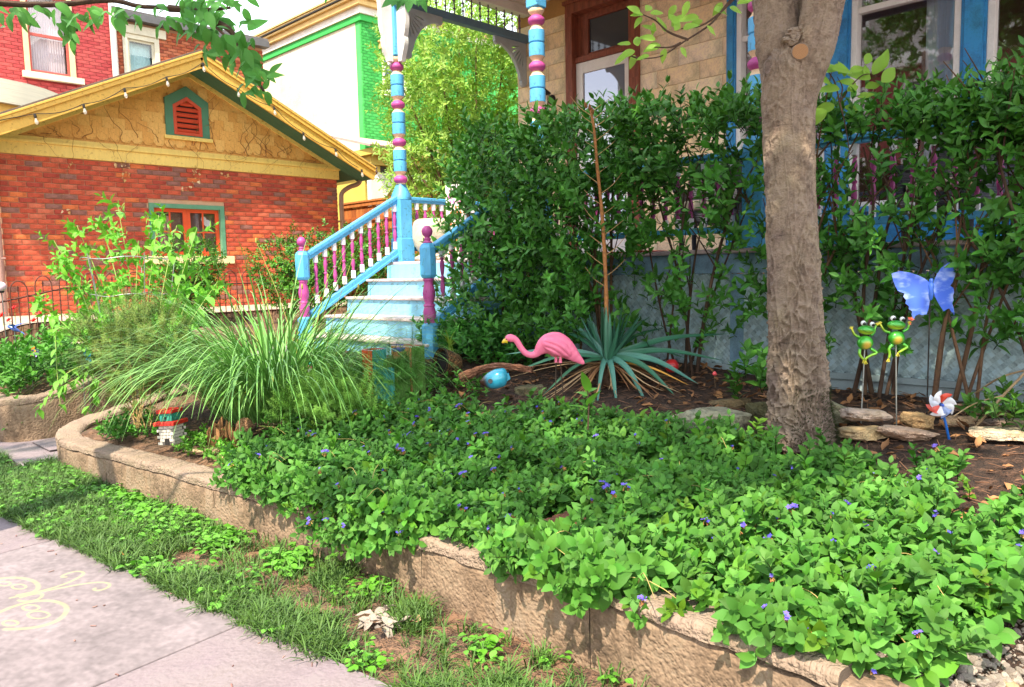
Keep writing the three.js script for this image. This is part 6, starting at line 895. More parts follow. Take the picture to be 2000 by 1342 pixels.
  ends.forEach(([x, y, b], i) => {
    const dd = D + (r() - 0.5) * 0.5, c = curve([A(b, 720, dd), A(lerp(b, x, 0.35), lerp(720, y, 0.5), dd), A(x, y, dd)], 20); stems.push(tube(c, c.map((_, k) => lerp(0.009, 0.003, k / 20)), 5));
    const n = 11; for (let k = 0; k < n; k++) { const t = 0.3 + 0.7 * k / (n - 1), p = c[Math.min(20, Math.round(t * 20))], a = (k % 2 ? 0 : PI) + (r() - 0.5) * 1.6; const s = 0.13 + r() * 0.07 - t * 0.04; for (const o of [0, k % 2 ? 0.7 : -0.7]) { const m = part('leaf', ls[(r() * 2) | 0], mt, tl); m.position.copy(p).add(V(Math.cos(a) * 0.04, (r() - 0.3) * 0.04, -Math.sin(a) * 0.04)); m.rotation.set(0.1 + r() * 0.6, a + PI / 2 + o, 0, 'YXZ'); m.scale.setScalar(s * (o ? 0.75 : 1)); } }
  });
  { const Q = []; ends.forEach(([x, y, b]) => { for (let k = 0; k < 16; k++) { const t = r(); Q.push({ p: A(lerp(b, x, t) + (r() - 0.5) * 30, lerp(700, y, t), D + (r() - 0.5) * 0.5), q: outward(r, V((r() - 0.5), 0.4, r() - 0.3), 0.6), s: 0.7 + r() * 0.6 }); } }); scatter(tl, 'small_leaves', L_([[91, { len: 0.16, n: 7, ll: 0.08, lw: 0.036, sc: '#a8b868' }], [92, { len: 0.13, n: 6, ll: 0.075, lw: 0.034, sc: '#a8b868' }]]), mt, Q, () => tint(r, '#ffffff', '#e8ffc0', 0.3)); }
  part('stems', stems, M('#9db45e', { rough: 0.8 }), tl, null, 'stuff'); const cb = A(255, 720); rebase(tl, cb.x, cb.y, cb.z);
  const cage = thing('wire_cage', 'grey galvanised wire hoop cage around the tall light green plant', 'plant cage', [0, 0, 0]), mz = M('#a7a9a6', { rough: 0.4, metalness: 0.7 }), cc = A(250, 500);
  for (const [y, R] of [[505, 0.42], [575, 0.36], [660, 0.3]]) { const h = A(250, y).y; part('hoop', tube([...Array(33).keys()].map((k) => V(cc.x + R * Math.cos(k * PI / 16), h + 0.012 * Math.sin(k), cc.z + R * Math.sin(k * PI / 16))), 0.0045, 5), mz, cage); }
  for (let k = 0; k < 5; k++) part('upright', tube([V(cc.x + 0.43 * Math.cos(k * 1.257), A(250, 500).y + 0.02, cc.z + 0.43 * Math.sin(k * 1.257)), V(cc.x + 0.24 * Math.cos(k * 1.257), 0.6, cc.z + 0.24 * Math.sin(k * 1.257))], 0.0045, 5), mz, cage); rebase(cage, cc.x, 0.6, cc.z);
  // vine sprawling over the wall corner
  const vl = thing('trailing_vine', 'light green trailing vine over the corner of the left wall', 'vine', [0, 0, 0]), vp = []; [[[200, 700], [150, 740], [110, 760]], [[200, 700], [130, 730], [75, 800]], [[200, 690], [115, 640], [110, 700], [118, 790]], [[180, 730], [190, 760], [170, 800]]].forEach((q) => { const c = curve(q.map(([x, y]) => A(x, y, 7.3)), 12); vp.push(tube(c, 0.004, 4)); c.forEach((p, i) => { if (i > 1) for (let k = 0; k < 2; k++) { const m = part('leaf', ls[k], mt, vl); m.position.copy(p); m.rotation.set(0.3 + r() * 0.6, r() * 6.28, 0, 'YXZ'); m.scale.setScalar(0.07 + r() * 0.05); } }); }); part('stems', vp, M('#9db45e', { rough: 0.8 }), vl, null, 'stuff'); const vb = A(190, 720, 7.3); rebase(vl, vb.x, vb.y, vb.z);
  // zinnia bed and small low plants
  const sm = L_([[71, { len: 0.16, n: 10, ll: 0.07, lw: 0.034 }], [72, { len: 0.13, n: 9, ll: 0.065, lw: 0.036, lc: '#f4ffe0' }]]), zm = leafM('#5f9c3e', { transmission: 0.35 }), zb = thing('zinnia_patch', 'leafy patch of red flowering zinnias in the left bed by the hoop fence', 'flower patch', [0, 0, 0]);
  const S = []; for (let i = 0; i < 700; i++) { const x = -10.3 + r() * 1.7, z = -1.8 - r() * 1.9, p = V(x, H(x, z) + r() * 0.35, z); S.push({ p, q: outward(r, V(0.2, 1, 0.2), 0.6), s: 0.8 + r() * 0.6 }); } scatter(zb, 'foliage', sm, zm, S, () => tint(r, '#ffffff', '#d8e8a0', 0.5));
  const zf = (n, rad) => { const o = []; for (let k = 0; k < n; k++) for (let j = 0; j < 2; j++) o.push(xf(leaf(rad * (1 - j * 0.3), rad * 0.5, { n: 3, fold: 0.2, curl: -0.25 - j * 0.4, blunt: 1.3 }), V(0, j * 0.006, 0), EU(0, (k + j * 0.5) / n * 2 * PI, 0))); o.push(xf(new THREE.SphereGeometry(rad * 0.3, 8, 6), V(0, 0.008, 0), null, V(1, 0.6, 1))); return merge(o); }, z9 = zf(9, 0.032), reds = ['#d42a2e', '#e0342a', '#c8242c'].map((c) => M(c, { bump: null, map: null, rough: 0.7, side: THREE.DoubleSide }));
  [[28, 603], [5, 617], [18, 626], [80, 614], [67, 627], [68, 654], [25, 717], [7, 675], [85, 655], [95, 588], [47, 668]].forEach(([x, y], i) => { const p = at(x, y, 9.2 + (i % 3) * 0.3), m = part('flower', z9, reds[i % 3], zb); m.position.copy(p); m.rotation.set(0.5 + r() * 0.4, r() * 6, 0); m.scale.setScalar(1.3 + r() * 0.5); part('flower_stem', tube([V(0, 0, 0), V(0.01, -0.2, 0), V(0, -0.45, 0)], 0.003, 4), M('#7d9a4c', { rough: 0.8 }), zb).position.copy(p); });
  rebase(zb, -9.4, 0.5, -2.6);
  const lp = (name, label, cx, cz, rx, rz, n, m, seed, s, hh = 0.08) => { const q = RNG(seed), t = thing(name, label, 'plant', [cx, H(cx, cz), cz]), T = []; for (let i = 0; i < n; i++) { const a = q() * 6.28, d = Math.sqrt(q()), x = Math.cos(a) * d * rx, z = Math.sin(a) * d * rz; T.push({ p: V(x, H(cx + x, cz + z) - H(cx, cz) + q() * hh, z), q: outward(q, V(0, 1, 0.3), 0.6), s: s * (0.7 + q() * 0.6) }); } scatter(t, 'foliage', sm, m, T, () => tint(q, '#ffffff', '#d8e8a0', 0.5)); };
  lp('low_herb', 'low leafy herb patch on the wall corner left of the olive bush', -6.75, -2.25, 0.42, 0.2, 90, zm, 81, 0.6); lp('low_herb', 'small creeping weeds around the toy tower behind the wall', -5.6, -2.45, 0.5, 0.22, 70, leafM('#6aa03c', { transmission: 0.4 }), 87, 0.55, 0.03); lp('low_herb', 'small bright seedlings between the toy tower and the flat stones', -4.75, -2.35, 0.4, 0.1, 40, leafM('#73b63c', { transmission: 0.4 }), 82, 0.6); lp('low_herb', 'weeds around the fallen basket and the log', -4.9, -3.95, 0.6, 0.35, 90, zm, 83, 0.7, 0.05); lp('low_herb', 'leafy undergrowth at the foot of the left hedge shrub', -5.3, -4.85, 0.7, 0.3, 260, leafM('#4f9240', { transmission: 0.35 }), 84, 1.0, 0.25); lp('low_herb', 'dark seedling with long leaves left of the tree trunk', -2.55, -5.0, 0.18, 0.1, 14, zm, 85, 1.3, 0.2); lp('low_herb', 'sparse weeds and straggling stems at the right edge under the hedge', -0.75, -5.3, 0.6, 0.35, 90, leafM('#5f8c40', { transmission: 0.35 }), 86, 0.9, 0.12);
  const iris = thing('iris_clump', 'small light green strap leaved clump beside the stair foot', 'plant', at(880, 690, 6.9)); { const o = []; for (let i = 0; i < 26; i++) { const a = r() * 6.28; o.push(paint(xf(blade(0.22 + r() * 0.16, 0.016, 0.8 + r() * 1.2, 6, 0.4, 0.2), V(Math.cos(a) * 0.05, -0.06, Math.sin(a) * 0.05), EU(0, a, 0)), r() < 0.15 ? '#ffc040' : '#ffffff')); } part('blades', o, leafM('#9fc24a', { transmission: 0.4 }), iris, null, 'stuff'); }
  const yc = thing('dry_branch', 'bare dry forked branch leaning at the right edge in front of the hedge', 'branch', [0, 0, 0]); part('stems', [tube(curve([at(1905, 835, 4.6), at(1960, 772, 4.55), at(2040, 690, 4.5)], 10), 0.008, 6), tube(curve([at(1905, 768, 4.9), at(1960, 735, 4.7), at(2040, 715, 4.6)], 10), 0.006, 6), tube(curve([at(1960, 772, 4.55), at(1900, 790, 4.5), at(1860, 815, 4.5)], 8), 0.004, 5)], M('#b59870', { map: T_mottle, s: 5, rough: 0.85 }), yc, null, 'stuff'); rebase(yc, -0.9, 0.6, -4.6);
}
// ---------- garden ornaments ----------
const YAW = 0.7803; // turns a thing to face the camera's side of the street
const gloss = (c, o = {}) => M(c, { bump: null, rough: 0.3, clearcoat: 0.5, clearcoatRoughness: 0.2, ...o });
const glossV = (o = {}) => MV({ bump: null, map: null, rough: 0.3, clearcoat: 0.6, clearcoatRoughness: 0.25, ...o });
{ // plastic flamingo, head stretched low to the left
  const D = 5.1, k = 1 / 9.09 * D / F, o = at(1086.5, 674, D), f = thing('plastic_flamingo', 'pink plastic lawn flamingo with yellow beak standing left of the yucca', 'flamingo', o, YAW + 0.04), q = (x, y) => V((x - 1150) * k, (400 - y) * k, 0);
  const sp = [[262, 285, 20], [275, 275, 52], [310, 258, 68], [350, 258, 72], [395, 268, 62], [435, 295, 56], [470, 345, 54], [510, 415, 52], [555, 480, 52], [610, 535, 52], [670, 562, 54], [730, 565, 58], [785, 545, 66], [830, 505, 84], [875, 460, 116], [930, 420, 158], [1000, 392, 196], [1080, 385, 220], [1160, 395, 226], [1240, 425, 206], [1320, 475, 176], [1400, 540, 142], [1480, 612, 104], [1550, 672, 70], [1610, 722, 44], [1640, 748, 20]];
  const cv = new THREE.CatmullRomCurve3(sp.map(([x, y]) => q(x, y))), n = 150, P = [], R = []; for (let i = 0; i <= n; i++) { P.push(cv.getPoint(i / n)); const t = i / n * (sp.length - 1), j = Math.min(sp.length - 2, t | 0); R.push(lerp(sp[j][2], sp[j + 1][2], t - j) * k); }
  let g = tube(P, R, 72, 1, V(0, 0, 1)); const p = g.attributes.position; g.computeVertexNormals(); const nr = g.attributes.normal;
  for (let i = 0; i < p.count; i++) {
    const x = p.getX(i) / k + 1150, y = 400 - p.getY(i) / k; let z = p.getZ(i); const body = sstep(760, 900, x); z *= lerp(0.85, 0.6, body);
    const c = Math.cos(-0.5), s = Math.sin(-0.5), dx = x - 1150, dy = y - 445, u = (dx * c - dy * s) / 290, v = (dx * s + dy * c) / 150; const d2 = u * u + v * v, w = sstep(1.0, 0.86, d2);
    const flow = v * 3.4 + 0.75 * Math.sin((u + 1) * 1.9) - 0.35 * u * u, gr = Math.pow(Math.abs(Math.sin(flow * PI * 0.5)), 0.55), side = Math.sign(z) * sstep(0.15, 0.5, Math.abs(nr.getZ(i)));
    z += side * w * (0.006 + 0.0105 * gr * sstep(1.0, 0.5, d2)); if (x > 1380) z += side * 0.0025 * Math.abs(Math.sin((x + y) * 0.022)); p.setZ(i, z);
  }
  g.computeVertexNormals(); const pinkM = M('#f87a9c', { map: T_paint, bump: null, rough: 0.42, s: 3 }); const body = part('body', uvm(g), pinkM, f);
  part('beak', (() => { const b = tube([q(285, 300), q(250, 300), q(222, 312), q(205, 335), q(212, 352)], [50 * k, 44 * k, 34 * k, 24 * k, 10 * k], 20, 1, V(0, 0, 1)); b.scale(1, 1, 0.8); return b; })(), gloss('#e8c22e'), f);
  part('beak_tip', xf(new THREE.SphereGeometry(22 * k, 14, 10), q(212, 345), null, V(1, 1.1, 0.7)), gloss('#2c2320'), f);
  for (const s of [-1, 1]) part('eye', xf(new THREE.SphereGeometry(13 * k, 12, 8), q(262, 270).setZ(s * 46 * k), null, V(1, 1, 0.5)), gloss('#8a2a3c'), f);
  part('leg_socket', merge([-1, 1].flatMap((s) => [xf(new THREE.CylinderGeometry(26 * k, 30 * k, 110 * k, 12), q(1180 + s * 34, 660).setZ(s * 0.012)), ...[630, 665, 700].map((y) => xf(new THREE.TorusGeometry(28 * k, 5 * k, 6, 14), q(1180 + s * 34, y).setZ(s * 0.012), EU(PI / 2, 0, 0)))])), pinkM, f);
  for (const s of [-1, 1]) part('leg', tube([q(1180 + s * 34, 690).setZ(s * 0.012), q(1190 + s * 60, 1200).setZ(s * 0.014), V((40 + s * 70) * k, H(o.x, o.z) - 0.06 - o.y, s * 0.015)], 0.004, 6), M('#57483f', { rough: 0.5, metalness: 0.6 }), f);
}
{ // yucca
  const c = onY(1186, 706, 0.83), Y = thing('yucca', 'spiky blue green yucca with a skirt of dead tan leaves and a dry flower stalk', 'yucca', [c.x, H(c.x, c.z), c.z]), dp = c.clone().sub(camera.position).dot(V(0, 0, -1).applyQuaternion(camera.quaternion)), r = RNG(501);
  const strap = (pts, w, fold, n = 12, side) => { const cv = curve(pts, n), P = [], U = [], I = []; for (let i = 0; i <= n; i++) { const t = cv[Math.min(i + 1, n)].clone().sub(cv[Math.max(0, i - 1)]).normalize(), s = t.clone().cross(side ?? V(0, 1, 0)).normalize(), u = s.clone().cross(t), tt = i / n, hw = w / 2 * (tt < 0.12 ? 0.55 + tt * 3.7 : Math.pow(1 - Math.pow(tt, 3.2), 0.9)) + 0.0006; for (const k of [-1, 0, 1]) { const v = cv[i].clone().addScaledVector(s, k * hw).addScaledVector(u, (k ? fold : -fold * 0.3) * hw).sub(Y.position); P.push(v.x, v.y, v.z); U.push((k + 1) / 2, tt); } } for (let i = 0; i < n; i++) for (const k of [0, 1]) { const a = i * 3 + k; I.push(a, a + 3, a + 1, a + 1, a + 3, a + 4); } const g = new THREE.BufferGeometry(); g.setAttribute('position', new THREE.Float32BufferAttribute(P, 3)); g.setAttribute('uv', new THREE.Float32BufferAttribute(U, 2)); g.setIndex(I); g.computeVertexNormals(); return g; };
  const T_yl = dtex(64, 256, (u, v) => { const m = 0.86 + nS(u * 0.3, v * 0.02) * 0.5 + nD(u * 0.2, v) * 0.2; return [m, m, m]; });
  const mats = ['#3f7a5c', '#4a8468', '#5b9482', '#356b4a'].map((q) => new THREE.MeshPhysicalMaterial({ color: C(q), map: T_yl, roughness: 0.42, side: THREE.DoubleSide, transmission: 0.12, thickness: 0 })), ylw = new THREE.MeshPhysicalMaterial({ color: C('#d89a3c'), map: T_yl, roughness: 0.6, side: THREE.DoubleSide }), tanM = ['#c99b6a', '#b98a58', '#d8b488', '#9a6a44'].map((q) => new THREE.MeshPhysicalMaterial({ color: C(q), map: T_yl, roughness: 0.8, side: THREE.DoubleSide }));
  const A = (x, y, d) => at(x, y, dp + d); const b0 = (a) => c.clone().add(V(Math.cos(a) * 0.03, (r() - 0.5) * 0.03, Math.sin(a) * 0.03));
  // fan that stands up
  for (let i = 0; i < 30; i++) { const a = r() * 6.28, el = 0.75 + r() * 0.75, L = 0.36 + r() * 0.16, d = V(Math.cos(a) * Math.cos(el), Math.sin(el), Math.sin(a) * Math.cos(el)); part('leaf', strap([b0(a), b0(a).addScaledVector(d, L * 0.5), c.clone().addScaledVector(d, L).add(V(0, -0.05 * Math.cos(el), 0))], 0.034 + r() * 0.012, 0.5, 10, V(Math.cos(a + 1.57), 0.3, Math.sin(a + 1.57)).cross(d)), mats[(r() * 4) | 0], Y); }
  // long leaves that sprawl, told apart by where their tips lie
  for (const [x, y, d, w, s] of [[988, 692, -0.05, 0.034, 0.02], [1005, 726, -0.2, 0.034, 0.03], [1060, 772, -0.35, 0.03, 0.04], [1422, 652, 0.1, 0.05, 0.02], [1412, 704, -0.05, 0.05, 0.03], [1364, 750, -0.2, 0.058, 0.05], [1322, 776, -0.3, 0.05, 0.06], [1268, 800, -0.38, 0.05, 0.07], [1206, 805, -0.4, 0.042, 0.07], [1165, 800, -0.4, 0.036, 0.07], [1108, 636, 0.15, 0.04, 0], [1098, 620, 0.1, 0.034, 0.0], [1270, 618, 0.2, 0.034, 0], [1300, 640, 0.3, 0.034, 0.02], [1050, 640, 0.3, 0.03, 0.03], [1340, 700, 0.2, 0.035, 0.05]]) { const e = A(x, y, d), m = c.clone().lerp(e, 0.5).add(V(0, 0.05 + s, 0)); part('leaf', strap([c, c.clone().lerp(e, 0.15).add(V(0, 0.035 + s * 0.5, 0)), m, e], w * 1.25, 0.35, 14, V(0.45, 0.62, 0.45)), mats[(r() * 4) | 0], Y); }
  part('leaf', strap([c, c.clone().lerp(A(1345, 752, -0.25), 0.5).add(V(0, 0.05, 0)), A(1345, 752, -0.25)], 0.022, 0.3, 12, V(0.45, 0.62, 0.45)), ylw, Y, 'yellow orange dying leaf');
  for (const [x, y, d] of [[955, 732, -0.25], [975, 742, -0.3], [1050, 780, -0.35], [1350, 775, -0.3], [1310, 790, -0.35]]) { const e = A(x, y, d); part('dead_leaf', strap([c.clone().add(V(0, -0.02, 0)), c.clone().lerp(e, 0.4).add(V(0, 0.03, 0)), e], 0.016, 0.6, 10), tanM[(r() * 4) | 0], Y); }
  for (let i = 0; i < 58; i++) { const a = r() * 6.28, L = 0.3 + r() * 0.34, x = c.x + Math.cos(a) * L, z = c.z + Math.sin(a) * L, e = V(x, H(x, z) + 0.015 + r() * 0.03, z); part('dead_leaf', strap([c.clone().add(V(0, -0.03, 0)), c.clone().lerp(e, 0.3).add(V(0, 0.02, 0)), c.clone().lerp(e, 0.7).add(V((r() - 0.5) * 0.05, -0.01, (r() - 0.5) * 0.05)), e], 0.009 + r() * 0.013, 0.7, 9), tanM[(r() * 4) | 0], Y); }
  part('crown_base', xf(rockGeo(91, 0.08, 0.16, 0.08, 0.4, 6), V(0, (c.y - Y.position.y) * 0.4, 0)), M('#5d4330', { map: T_soil, s: 4, rough: 1 }), Y);
  const stalk = [[1186, 700], [1185, 620], [1182, 520], [1176, 420], [1166, 320], [1160, 250], [1153, 212]].map(([x, y]) => A(x, y, 0).sub(Y.position)), sc = curve(stalk, 30), mSt = M('#b87a44', { map: T_mottle, s: 6, rough: 0.85 });
  const st = part('flower_stalk', tube(sc, sc.map((_, i) => lerp(0.018, 0.009, i / 30) * (i % 4 === 3 ? 1.18 : 1)), 8), mSt, Y); const tw = [];
  for (let i = 8; i < 30; i++) { const s = i % 2 ? 1 : -1, p = sc[i], L = 0.05 + r() * 0.16; tw.push(tube(curve([p, p.clone().add(V(s * L * 0.5 * 0.7, L * 0.35, -s * L * 0.5 * 0.7)), p.clone().add(V(s * L * 0.7, L * 0.85, -s * L * 0.7 + (r() - 0.5) * 0.1))], 6), [0.004, 0.0035, 0.003, 0.003, 0.0025, 0.002, 0.0015], 5)); }
  part('side_twig', tw, M('#c29a6a', { rough: 0.85 }), st); part('seed_pod', merge([[0, 0], [-0.02, 0.02], [0.012, -0.03]].map(([dx, dy]) => xf(lathe([[0, 0], [0.012, 0.01], [0.015, 0.025], [0.009, 0.045], [0, 0.06]], 8), sc[30].clone().add(V(dx, dy - 0.02, -dx)), EU(0.2, 0, -dx * 10)))), M('#8a5a30', { rough: 0.9 }), st);
}
// metal frogs on stakes
function frog(label, ox, oy, o) {
  const D = 4.75, k = D / F / 8.94, p0 = at(ox, oy, D), f = thing('metal_frog_stake', label, 'garden stake', p0, YAW), q = ([x, y, z]) => V(x * k, y * k, (z ?? 0) * k), G = '#3fae2c', Yl = '#c9d834';
  const gm = glossV({ metalness: 0.25 }), bell = new THREE.SphereGeometry(1, 36, 28); bell.scale(o.br[0] * k, o.br[1] * k, 100 * k);
  const rad = (x, y, cx, cy, r) => clamp(1 - Math.hypot(x - cx * k, y - cy * k) / (r * k));
  paintBy(bell, (x, y) => C(G).lerp(C('#e2b54a'), sstep(0.1, 0.75, rad(x, y, -5, -45, 120)) * 0.9).lerp(C('#6fd05a'), sstep(0.3, 0.9, y / (o.br[1] * k)) * 0.4)); part('belly', bell, gm, f);
  const hd = new THREE.SphereGeometry(1, 36, 24); hd.scale(o.hr[0] * k, o.hr[1] * k, 85 * k); paintBy(hd, (x, y) => C('#37a02a').lerp(C(Yl), sstep(0.2, -0.9, y / (o.hr[1] * k)))); const h = part('head', hd, gm, f); h.position.copy(q([...o.head, 15])); h.rotation.z = o.tilt;
  part('mouth', tube(curve([q([-100, 12, 62]), q([-50, -22, 84]), q([10, -34, 88]), q([70, -18, 78]), q([105, 16, 56])], 14), 3.2 * k, 5), M('#1d5a1c', { rough: 0.5 }), h);
  for (const s of [-14, 14]) part('nostril', xf(new THREE.SphereGeometry(4 * k, 8, 6), q([s + 40, 50, 66])), mDark, h);
  o.eyes.forEach(([x, y, r]) => { const e = part('eye', xf(new THREE.SphereGeometry(r * k, 20, 16), V(0, 0, 0), null, V(1, 1, 0.75)), gloss('#eef0ea'), f); e.position.copy(q([x, y, 25])); part('pupil', xf(new THREE.SphereGeometry(r * 0.7 * k, 16, 12), q([4, -6, r * 0.42]), null, V(1, 1, 0.6)), gloss('#0d0d0f', { rough: 0.1 }), e); });
  const limbG = (pts, r0, r1, c0, c1) => { const c = curve(pts.map(q), 16), y0 = c[0].y, y1 = c[16].y; return paintBy(tube(c, c.map((_, i) => lerp(r0, r1, i / 16) * k), 10), (x, y) => C(c0).lerp(C(c1), clamp((y - y0) / (y1 - y0 || 1)))); };
  const digits = (x, y, dir, n, L, spreadA) => merge([...Array(n).keys()].flatMap((i) => { const a = dir + (i - (n - 1) / 2) * spreadA, e = [x + Math.cos(a) * L, y + Math.sin(a) * L, 6]; return [paint(tube([q([x, y, 4]), q([(x + e[0]) / 2, (y + e[1]) / 2, 10]), q(e)], [9 * k, 7 * k, 6 * k], 7), '#e8d83c'), paint(xf(new THREE.SphereGeometry(9 * k, 8, 6), q(e)), '#f0e25a')]; }));
  o.arms.forEach((pts, i) => { const a = part('arm', limbG(pts, 26, 17, G, i || o.both ? '#7fc63a' : '#d8d84a'), gm, f); const e = pts[pts.length - 1]; part('hand', digits(e[0], e[1], o.handDir[i], 4, 42, 0.55), gm, a); });
  o.legs.forEach((pts) => { const a = part('leg', limbG(pts, 30, 18, '#46b030', '#b4d83a'), gm, f), e = pts[pts.length - 1]; part('foot', digits(e[0], e[1], -PI / 2 + o.footTilt, 3, 66, 0.42), gm, a); });
  part('stake', tube([q([0, -90, -10]), V((o.base[0] - ox) * D / F * 0.9, H(p0.x, p0.z) - 0.1 - p0.y, -0.005)], 0.0042, 8), M('#b9bcb8', { rough: 0.35, metalness: 0.7, bump: null }), f);
  return f;
}
frog('left one of two green metal frogs on stakes, arms raised and legs crossed', 1689.8, 669.4, { br: [138, 122], hr: [150, 80], head: [5, 222], tilt: -0.12, eyes: [[-50, 345, 46], [106, 322, 44]], arms: [[[-100, 95, 0], [-185, 140, 10], [-225, 200, 15], [-240, 245, 15]], [[105, 120, -30], [165, 175, -35], [185, 250, -35], [205, 300, -30]]], handDir: [1.9, 1.5], legs: [[[-95, -105, 10], [-105, -200, 25], [-60, -262, 20], [-25, -290, 15]], [[90, -105, 10], [185, -178, 30], [80, -225, 30], [0, -285, 25], [8, -310, 22]]], footTilt: 0.15, base: [1684, 850] });
const frog2 = frog('right one of two green metal frogs on stakes, holding an orange flower up', 1750.7, 660, { br: [142, 122], hr: [160, 84], head: [-15, 226], tilt: -0.08, eyes: [[-76, 345, 48], [84, 325, 46]], arms: [[[-120, 95, 0], [-215, 130, 10], [-265, 190, 20], [-292, 245, 20]], [[110, 105, -10], [190, 145, -10], [212, 205, 0], [220, 240, 0]]], handDir: [1.75, 1.5], legs: [[[-75, -115, 10], [-135, -185, 25], [-122, -280, 25], [-128, -350, 20]], [[110, -105, 10], [175, -158, 30], [95, -215, 30], [35, -255, 25]]], footTilt: -0.1, base: [1758, 845] });
{ const k = 4.75 / F / 8.94; part('held_flower', merge([...[0, 1, 2, 3, 4].map((i) => xf(leaf(60 * k, 46 * k, { n: 4, fold: 0.2, curl: -0.2, blunt: 1.3 }), V(240 * k, 320 * k, 12 * k), EU(PI / 2 - 1.0, 0, 0).multiply(EU(0, i * 1.257, 0)))), xf(new THREE.SphereGeometry(16 * k, 10, 8), V(240 * k, 325 * k, 24 * k)), xf(new THREE.ConeGeometry(26 * k, 60 * k, 8), V(228 * k, 258 * k, 8 * k))]), gloss('#e8672c', { side: THREE.DoubleSide }), frog2, 'orange flower'); }
{ // butterfly on a stake
  const D = 4.75, k = D / F / 3.05, o = at(1818.5, 566, D), b = thing('butterfly_stake', 'large blue metal butterfly on a thin dark stake in front of the hedge', 'garden stake', o, YAW), q = (x, y) => [(x - 1155) * k, (872 - y) * k];
  const L = [[1148, 832], [1120, 805], [1085, 785], [1040, 768], [990, 758], [950, 772], [958, 812], [972, 850], [985, 876], [1020, 892], [1014, 912], [1030, 932], [1026, 952], [1044, 968], [1044, 986], [1062, 1000], [1060, 1020], [1068, 1050], [1078, 1026], [1096, 1016], [1112, 1022], [1134, 1018], [1144, 985], [1150, 930]], R = [[1166, 850], [1175, 815], [1190, 780], [1215, 745], [1255, 718], [1300, 708], [1304, 750], [1300, 800], [1290, 830], [1274, 852], [1296, 866], [1302, 890], [1294, 912], [1300, 936], [1290, 955], [1300, 980], [1306, 1012], [1290, 1008], [1276, 985], [1258, 990], [1240, 1002], [1222, 978], [1200, 945], [1180, 912]];
  const wing = (pts, a) => { const s = new THREE.Shape(); const P = pts.map(([x, y]) => q(x, y)); P.forEach(([x, y], i) => i ? s.lineTo(x / Math.cos(a), y) : s.moveTo(x / Math.cos(a), y)); const g = new THREE.ExtrudeGeometry(s, { depth: 0.002, bevelEnabled: true, bevelSize: 0.0015, bevelThickness: 0.001, bevelSegments: 1, steps: 1 }); return uvm(g); };
  const T_w = dtex(256, 256, (u, v) => { const t = sstep(-0.25, 0.4, nC(u, v * 0.5) * 0.8 + nA(u * 0.5, v) * 0.9); return [0.26 + t * 0.36, 0.42 + t * 0.28, 0.88 + t * 0.08]; }, true);
  const wl = part('wing', wing(L, 0.3), new THREE.MeshPhysicalMaterial({ map: rep(T_w, 3), roughness: 0.4, clearcoat: 0.3, side: THREE.DoubleSide }), b); wl.rotation.y = -0.3; const wr = part('wing', wing(R, 0.12), new THREE.MeshPhysicalMaterial({ map: rep(T_w, 3), roughness: 0.4, clearcoat: 0.3, side: THREE.DoubleSide }), b); wr.rotation.y = 0.12;
  part('tail_tip', xf(prism(poly([[0, 0], [14 * k, -14 * k], [12 * k, -34 * k], [2 * k, -20 * k]]), 0.002), V(...q(1296, 996), 0.0).applyAxisAngle(V(0, 1, 0), 0.0).add(V(0, 0, -0.018)), EU(0, 0.12, 0)), gloss('#2a3aa0'), b);
  part('body', lathe([[0, -64 * k], [9 * k, -58 * k], [15 * k, -30 * k], [13 * k, 0], [17 * k, 20 * k], [13 * k, 38 * k], [9 * k, 42 * k], [13 * k, 52 * k], [11 * k, 64 * k], [0, 70 * k]], 14), gloss('#3f6fd8'), b);
  for (const s of [-1, 1]) part('antenna', tube(curve([V(s * 4 * k, 66 * k, 4 * k), V(s * 12 * k, 95 * k, 6 * k), V(s * 28 * k, 112 * k, 6 * k), V(s * 42 * k, 104 * k, 4 * k)], 12), 1.6 * k, 5), M('#3a4a78', { rough: 0.4, metalness: 0.5 }), b);
  part('stake', tube([V(0, -55 * k, -0.008), V(0.003, H(o.x, o.z) - 0.1 - o.y, -0.012)], 0.0045, 8), mDark, b);
}
